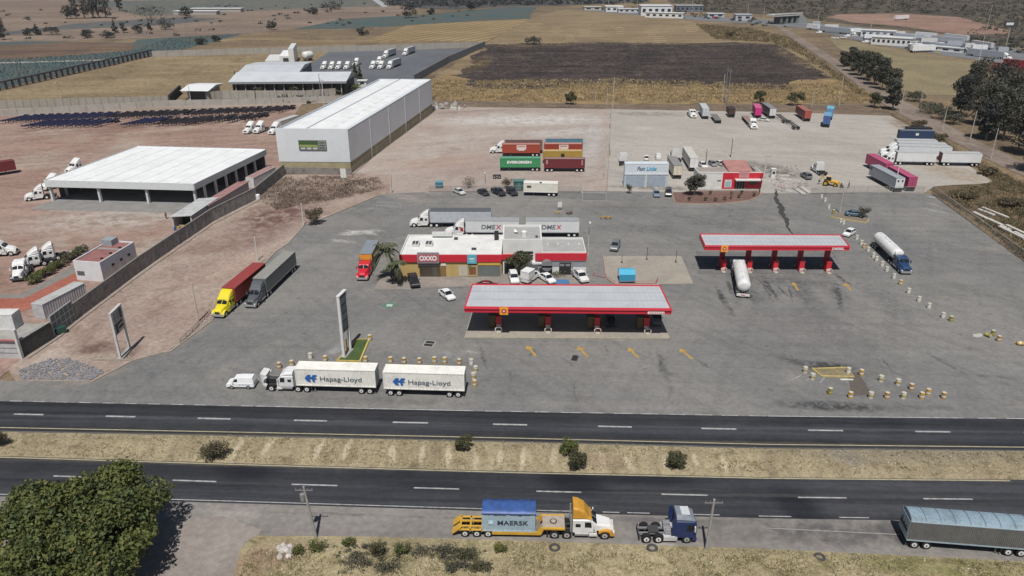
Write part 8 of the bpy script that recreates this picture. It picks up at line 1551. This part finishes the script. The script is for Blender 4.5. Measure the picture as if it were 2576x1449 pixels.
# distant trees
FTR = [(12, 100, 9, 5, 'round', "dark tree at the left edge of the plain"), (4, 78, 10, 5, 'tall', "taller dark tree behind the one at the left edge"), (168, 47, 12, 7, 'round', "round dark tree left of the far clump"), (194, 47, 17, 5.5, 'tall', "slim dark tree left of the far clump"), (214, 47, 28, 10, 'tall', "tallest tree of the far clump"), (236, 46, 20, 9, 'round', "second tree of the far clump"), (252, 46, 22, 9, 'round', "third tree of the far clump"), (267, 46, 23, 8, 'tall', "right tree of the far clump"), (302, 27, 16, 5, 'tall', "lone slim tree beyond the far clump"),
       (382, 62, 15, 15, 'flat', "wide flat-topped dark tree in the plain"), (416, 75, 9, 8, 'round', "greyish round tree right of the flat-topped one"), (218, 96, 6, 5, 'round', "brownish bushy tree in the middle of the plain"), (268, 96, 5, 6, 'round', "low bushy tree right of the brownish one"), (291, 83, 11, 4, 'cone', "dark pointed tree, left of the short row"), (311, 83, 8, 3.5, 'round', "second tree of the short row"), (350, 84, 6, 5, 'round', "low third tree of the short row"), (375, 76, 8, 3, 'cone', "small pointed tree at the row's right end"), (92, 88, 9, 5, 'cone', "pyramid-shaped dark tree at the left of the plain"), (70, 89, 5, 5, 'round', "low dark tree left of the pyramid-shaped one"), (130, 87, 5, 6, 'flat', "low grey tree in the plain's left part"),
       (834, 24, 9, 14, 'round', "dark clump of trees far in the middle"), (1030, 46, 13, 9, 'round', "round dark tree in the far agave field"), (1185, 26, 9, 6, 'round', "small dark tree at the far end of the agave field"), (916, 89, 6, 6, 'round', "bush-like tree on the ploughed strip"), (684, 75, 7, 5, 'round', "small round tree left of the agave field"), (505, 112, 4, 5, 'round', "small dark tree on the agave field's golden edge"), (545, 105, 3.5, 4, 'round', "second small tree on the agave field's golden edge"), (1085, 36, 5, 5, 'round', "tiny dark tree in the tan field"), (468, 44, 9, 7, 'round', "round tree beside the white farm sheds"), (785, 36, 6, 6, 'round', "small dark tree in the tan middle distance"),
       (1340, 112, 4, 6, 'flat', "dark bush on the burnt field's far edge"), (892, 196, 9, 2.2, 'cone', "slim conifer at the right end of the long roof"), (908, 205, 8, 2.0, 'cone', "second slim conifer beside the tractor lot"), (596, 228, 9, 3.2, 'cone', "tall green tree at the long building's left end"), (612, 232, 7, 3, 'round', "leafy tree beside the tall green one"), (652, 242, 4, 2.2, 'round', "little street tree in front of the pale panel wall, left"), (740, 242, 4, 2.2, 'round', "little street tree in front of the pale panel wall, right")]
for i, (x, y, h_, r_, sp, lb) in enumerate(FTR): tree("distant_tree" if y < 115 else "garden_tree", h_, r_, gz(x, y), lb, 520 if y < 115 else 900, .75 if y < 60 else .5, LEAF_F if y < 115 else LEAF_B, None, 200 + i, .15, sp)
for i, x in enumerate([845, 865, 885]): bush("garden_hedge", 8, 3, gz(x, 236 - i * 4), "dark green hedge clump beside the warehouse's far end, " + ("left", "middle", "right")[i], 700, .3, LEAF_G, 250 + i)
bush("golden_tree", 8, 5, gz(1835, 95), "golden-brown bush mound left of the dirt track's start", 800, .4, LEAF_D, 260)
# stuff: grass, scrub, crops
def scatter(poly, n, seed, z=.2, rows=None):
    g = random.Random(seed); ws = [G(*p) for p in poly]; xs = [p.x for p in ws]; ys = [p.y for p in ws]; out = []
    def ins(x, y):
        c = False; j = len(ws) - 1
        for i in range(len(ws)):
            if (ws[i].y > y) != (ws[j].y > y) and x < (ws[j].x - ws[i].x) * (y - ws[i].y) / (ws[j].y - ws[i].y) + ws[i].x: c = not c
            j = i
        return c
    if rows:
        ang, dr, dp = rows; ca, sa = math.cos(ang), math.sin(ang); cx, cy = (min(xs) + max(xs)) / 2, (min(ys) + max(ys)) / 2; Rm = math.hypot(max(xs) - min(xs), max(ys) - min(ys)) / 2
        for i in range(int(-Rm / dr), int(Rm / dr)):
            for k in range(int(-Rm / dp), int(Rm / dp)):
                a, b = i * dr + g.uniform(-.9, .9), k * dp + g.uniform(-1, 1); x, y = cx + ca * b - sa * a, cy + sa * b + ca * a
                if ins(x, y) and g.random() < .9: out.append((x, y, z))
        return out[:n]
    t = 0
    while len(out) < n and t < n * 30:
        t += 1; x, y = g.uniform(min(xs), max(xs)), g.uniform(min(ys), max(ys))
        if ins(x, y) and noise.noise(Vector((x, y, seed)) * .18) > g.uniform(-.6, .25): out.append((x, y, z))
    return out
VP = [(620, 1388), (1288, 1368), (1932, 1390), (2600, 1422), (2620, 1520), (560, 1520)]; MP = [(-200, 1094), (644, 1104), (1288, 1117), (1960, 1134), (2600, 1144), (2700, 1206), (1288, 1184), (-200, 1144)]
tufts("dry_grass", scatter(VP, 3600, 1, .3), .28, .12, GRASS_D, 1); tufts("green_weeds", scatter([(620, 1400), (1288, 1385), (1932, 1402), (2600, 1425), (2620, 1520), (560, 1520)], 3200, 2, .3), .3, .15, GRASS_G, 2)
tufts("dry_grass", scatter(MP, 3000, 3, .3), .24, .1, GRASS_D, 3); tufts("green_weeds", scatter(MP, 900, 4, .3), .28, .12, GRASS_G, 4)
tufts("golden_grass", scatter([(1083, 246), (1090, 200), (1190, 204), (1560, 200), (1960, 214), (2140, 208), (2220, 250), (2160, 262), (1090, 256)], 7000, 5, .1), .9, .4, leafmat("golden_blade", (.44, .34, .19), (.34, .26, .15), (.24, .19, .12), .15), 5)
tufts("burnt_stubble", scatter([(1222, 113), (1500, 107), (1950, 112), (2000, 140), (2090, 196), (1960, 224), (1300, 222), (1150, 190)], 7000, 6, .1), .7, .5, leafmat("charred_blade", (.08, .065, .062), (.12, .10, .09), (.22, .18, .13), .12), 6)
tufts("dry_brush", scatter([(640, 500), (716, 444), (950, 448), (970, 475), (860, 500), (700, 530)], 2200, 7, .12), .5, .3, leafmat("brush_blade", (.22, .17, .13), (.16, .12, .10), (.3, .25, .19), .3), 7)
tufts("dry_brush", scatter([(2190, 262), (2270, 300), (2400, 372), (2640, 500), (2900, 720), (2576, 655), (2480, 575), (2360, 492), (2500, 460), (2330, 330)], 3600, 8, .12), .7, .3, leafmat("verge_blade", (.20, .16, .09), (.14, .12, .07), (.28, .22, .14), .2), 8)
tufts("agave_plants", scatter([(-300, 290), (-300, 150), (0, 150), (170, 141), (335, 128), (420, 98), (600, 86), (425, 134), (384, 140), (0, 222)], 12000, 9, .1, (R(28), 3.2, 2.2)), .9, .15, LEAF_A, 9, None, 6)
tufts("track_scrub", scatter([(1750, 62), (1880, 72), (1985, 95), (2070, 160), (2190, 250), (2150, 235), (2020, 140), (1940, 108), (1800, 100)], 2600, 10, .1), 1.4, .6, leafmat("scrub_blade", (.26, .2, .11), (.17, .14, .08), (.09, .08, .05), .12), 10)
sp = scatter([(1640, -10), (2700, -10), (2760, 96), (2576, 110), (2430, 90), (2500, 68), (2420, 44), (2260, 33), (2100, 35), (2060, 56), (1990, 38), (1760, 28)], 800, 11, .0)
def massed(name, spots, w_, h_, per, size, mat, seed):
    g = np.random.default_rng(seed); S = np.array(spots); k = np.repeat(np.arange(len(S)), per); n = len(k); d = unit(g.normal(size=(n, 3))); d[:, 2] = np.abs(d[:, 2]); s = .5 + g.random(len(S))
    C = S[k] + d * (g.random(n) ** .4)[:, None] * np.array([w_, w_, h_]) * s[k][:, None]; N = unit(d + g.normal(size=(n, 3)) * .7); U = unit(np.cross(N, g.normal(size=(n, 3)))); z = size * (.6 + .8 * g.random(n))
    o = link(name, quads(name, C, N, U, z, z * .7, mat)); return tag(o, None, None, None, 'stuff')
massed("hillside_scrub", sp, 3.6, 3.0, 26, .9, leafmat("hill_leaf", (.12, .108, .08), (.08, .076, .06), (.16, .135, .10), .03), 12)
massed("field_scrub", scatter([(640, 262), (760, 240), (1060, 226), (1100, 254), (880, 262)], 60, 13, .1) + scatter([(1450, 20), (1700, 40), (1900, 66), (2050, 70), (2300, 130), (2200, 90), (1900, 46), (1600, 20)], 110, 14, .1) + scatter([(2440, 120), (2576, 140), (2576, 100), (2430, 96)], 60, 15, .1), 2.2, 2.0, 26, .6, LEAF_F, 13)
massed("far_bushes", scatter([(-100, 100), (-100, 30), (900, 6), (1300, 16), (1300, 40), (700, 74), (400, 96)], 110, 16, .1), 2.4, 1.6, 18, .8, LEAF_F, 14)
massed("far_town_trees", scatter([(980, 14), (1060, 20), (1300, 14), (1620, 10), (1640, -8), (960, -8)], 420, 17, .1), 5, 4.2, 22, 1.3, leafmat("far_leaf", (.06, .065, .06), (.045, .05, .05), None, .02), 15)

massed("verge_scrub", scatter([(830, 1380), (985, 1372), (1010, 1420), (980, 1452), (860, 1452)], 60, 21, .2) + scatter([(1100, 1384), (1240, 1384), (1235, 1452), (1130, 1452)], 60, 22, .2) + scatter([(990, 1372), (1100, 1378), (1090, 1410), (1000, 1405)], 16, 23, .2), .42, .5, 60, .1, LEAF_E, 24)
# more of the distant truck stop and village
for i, (x0, y0, x1, y1, c_, lb) in enumerate([(2300, 96, 2352, 100, 214, "distant white trailer behind the silver one at the truck stop"), (2372, 100, 2430, 107, 200, "distant pale trailer at the far right of the truck stop"), (2205, 104, 2240, 107, 225, "distant short white trailer left of the cafe front"), (2440, 118, 2490, 126, 190, "distant pale trailer below the tall billboard"), (2028, 74, 2056, 77, 220, "distant short white trailer just right of the overpass")]):
    far_trailer(x0, y0, x1, y1, PW_(c_, c_, c_ + 4), lb, None, 4.2)
for i, (x, y, wv) in enumerate([(2176, 108, "at the left end of the roadside shop"), (2130, 93, "below the pale grey trailer"), (2345, 118, "in front of the low wall"), (2385, 124, "beside the navy tractor"), (2425, 130, "right of the navy tractor"), (2500, 138, "near the right edge of the far road"), (2060, 84, "at the overpass end")]): car('van', WHITE, G(x, y), R(170), "distant white van " + wv, 2)
block("village_house", 1470, 26, 1512, 3.2, 8, "low cream house left of the distant village", P((.5, .47, .42), .7, 0, .2, .2), P((.56, .54, .5), .6, 0, .2), (), 2)
block("village_house", 1780, 44, 1822, 3.2, 8, "low grey shed right of the dark-fronted building", P((.5, .52, .55), .6, 0, .2), P((.6, .62, .65), .6, 0, .2), (), 2)
g = random.Random(44)
for i, (x, y) in enumerate([(2186, 100), (2208, 99), (2262, 92), (2276, 110), (2310, 100), (2334, 110), (2356, 122), (2398, 118), (2436, 124), (2462, 128), (2052, 66), (2090, 74), (2150, 84), (2520, 134)]):
    L_ = g.uniform(6, 11); van_trailer(PW_(*[(226, 228, 230), (170, 174, 180), (206, 206, 204)][i % 3]), L_, gz(x, y), R(g.uniform(-14, 2)), "distant pale box truck body among those crowded along the truck stop", 2, H=3.6, group="box bodies crowded at the distant truck stop")
# ============================================================ AIR
m, t, b = newmat("haze"); t.nodes.remove(b); pv = nod(t, "ShaderNodeVolumePrincipled"); setin(pv, Density=HAZE, Anisotropy=.3); pv.inputs["Color"].default_value = (.88, .92, 1, 1); t.links.new(pv.outputs[0], t.nodes["Material Output"].inputs["Volume"])
mb = MB(); mb.box(-3600, 3600, -300, 4300, -1.0, 75, m); tag(link("haze", mb.mesh("haze")), kind='stuff')
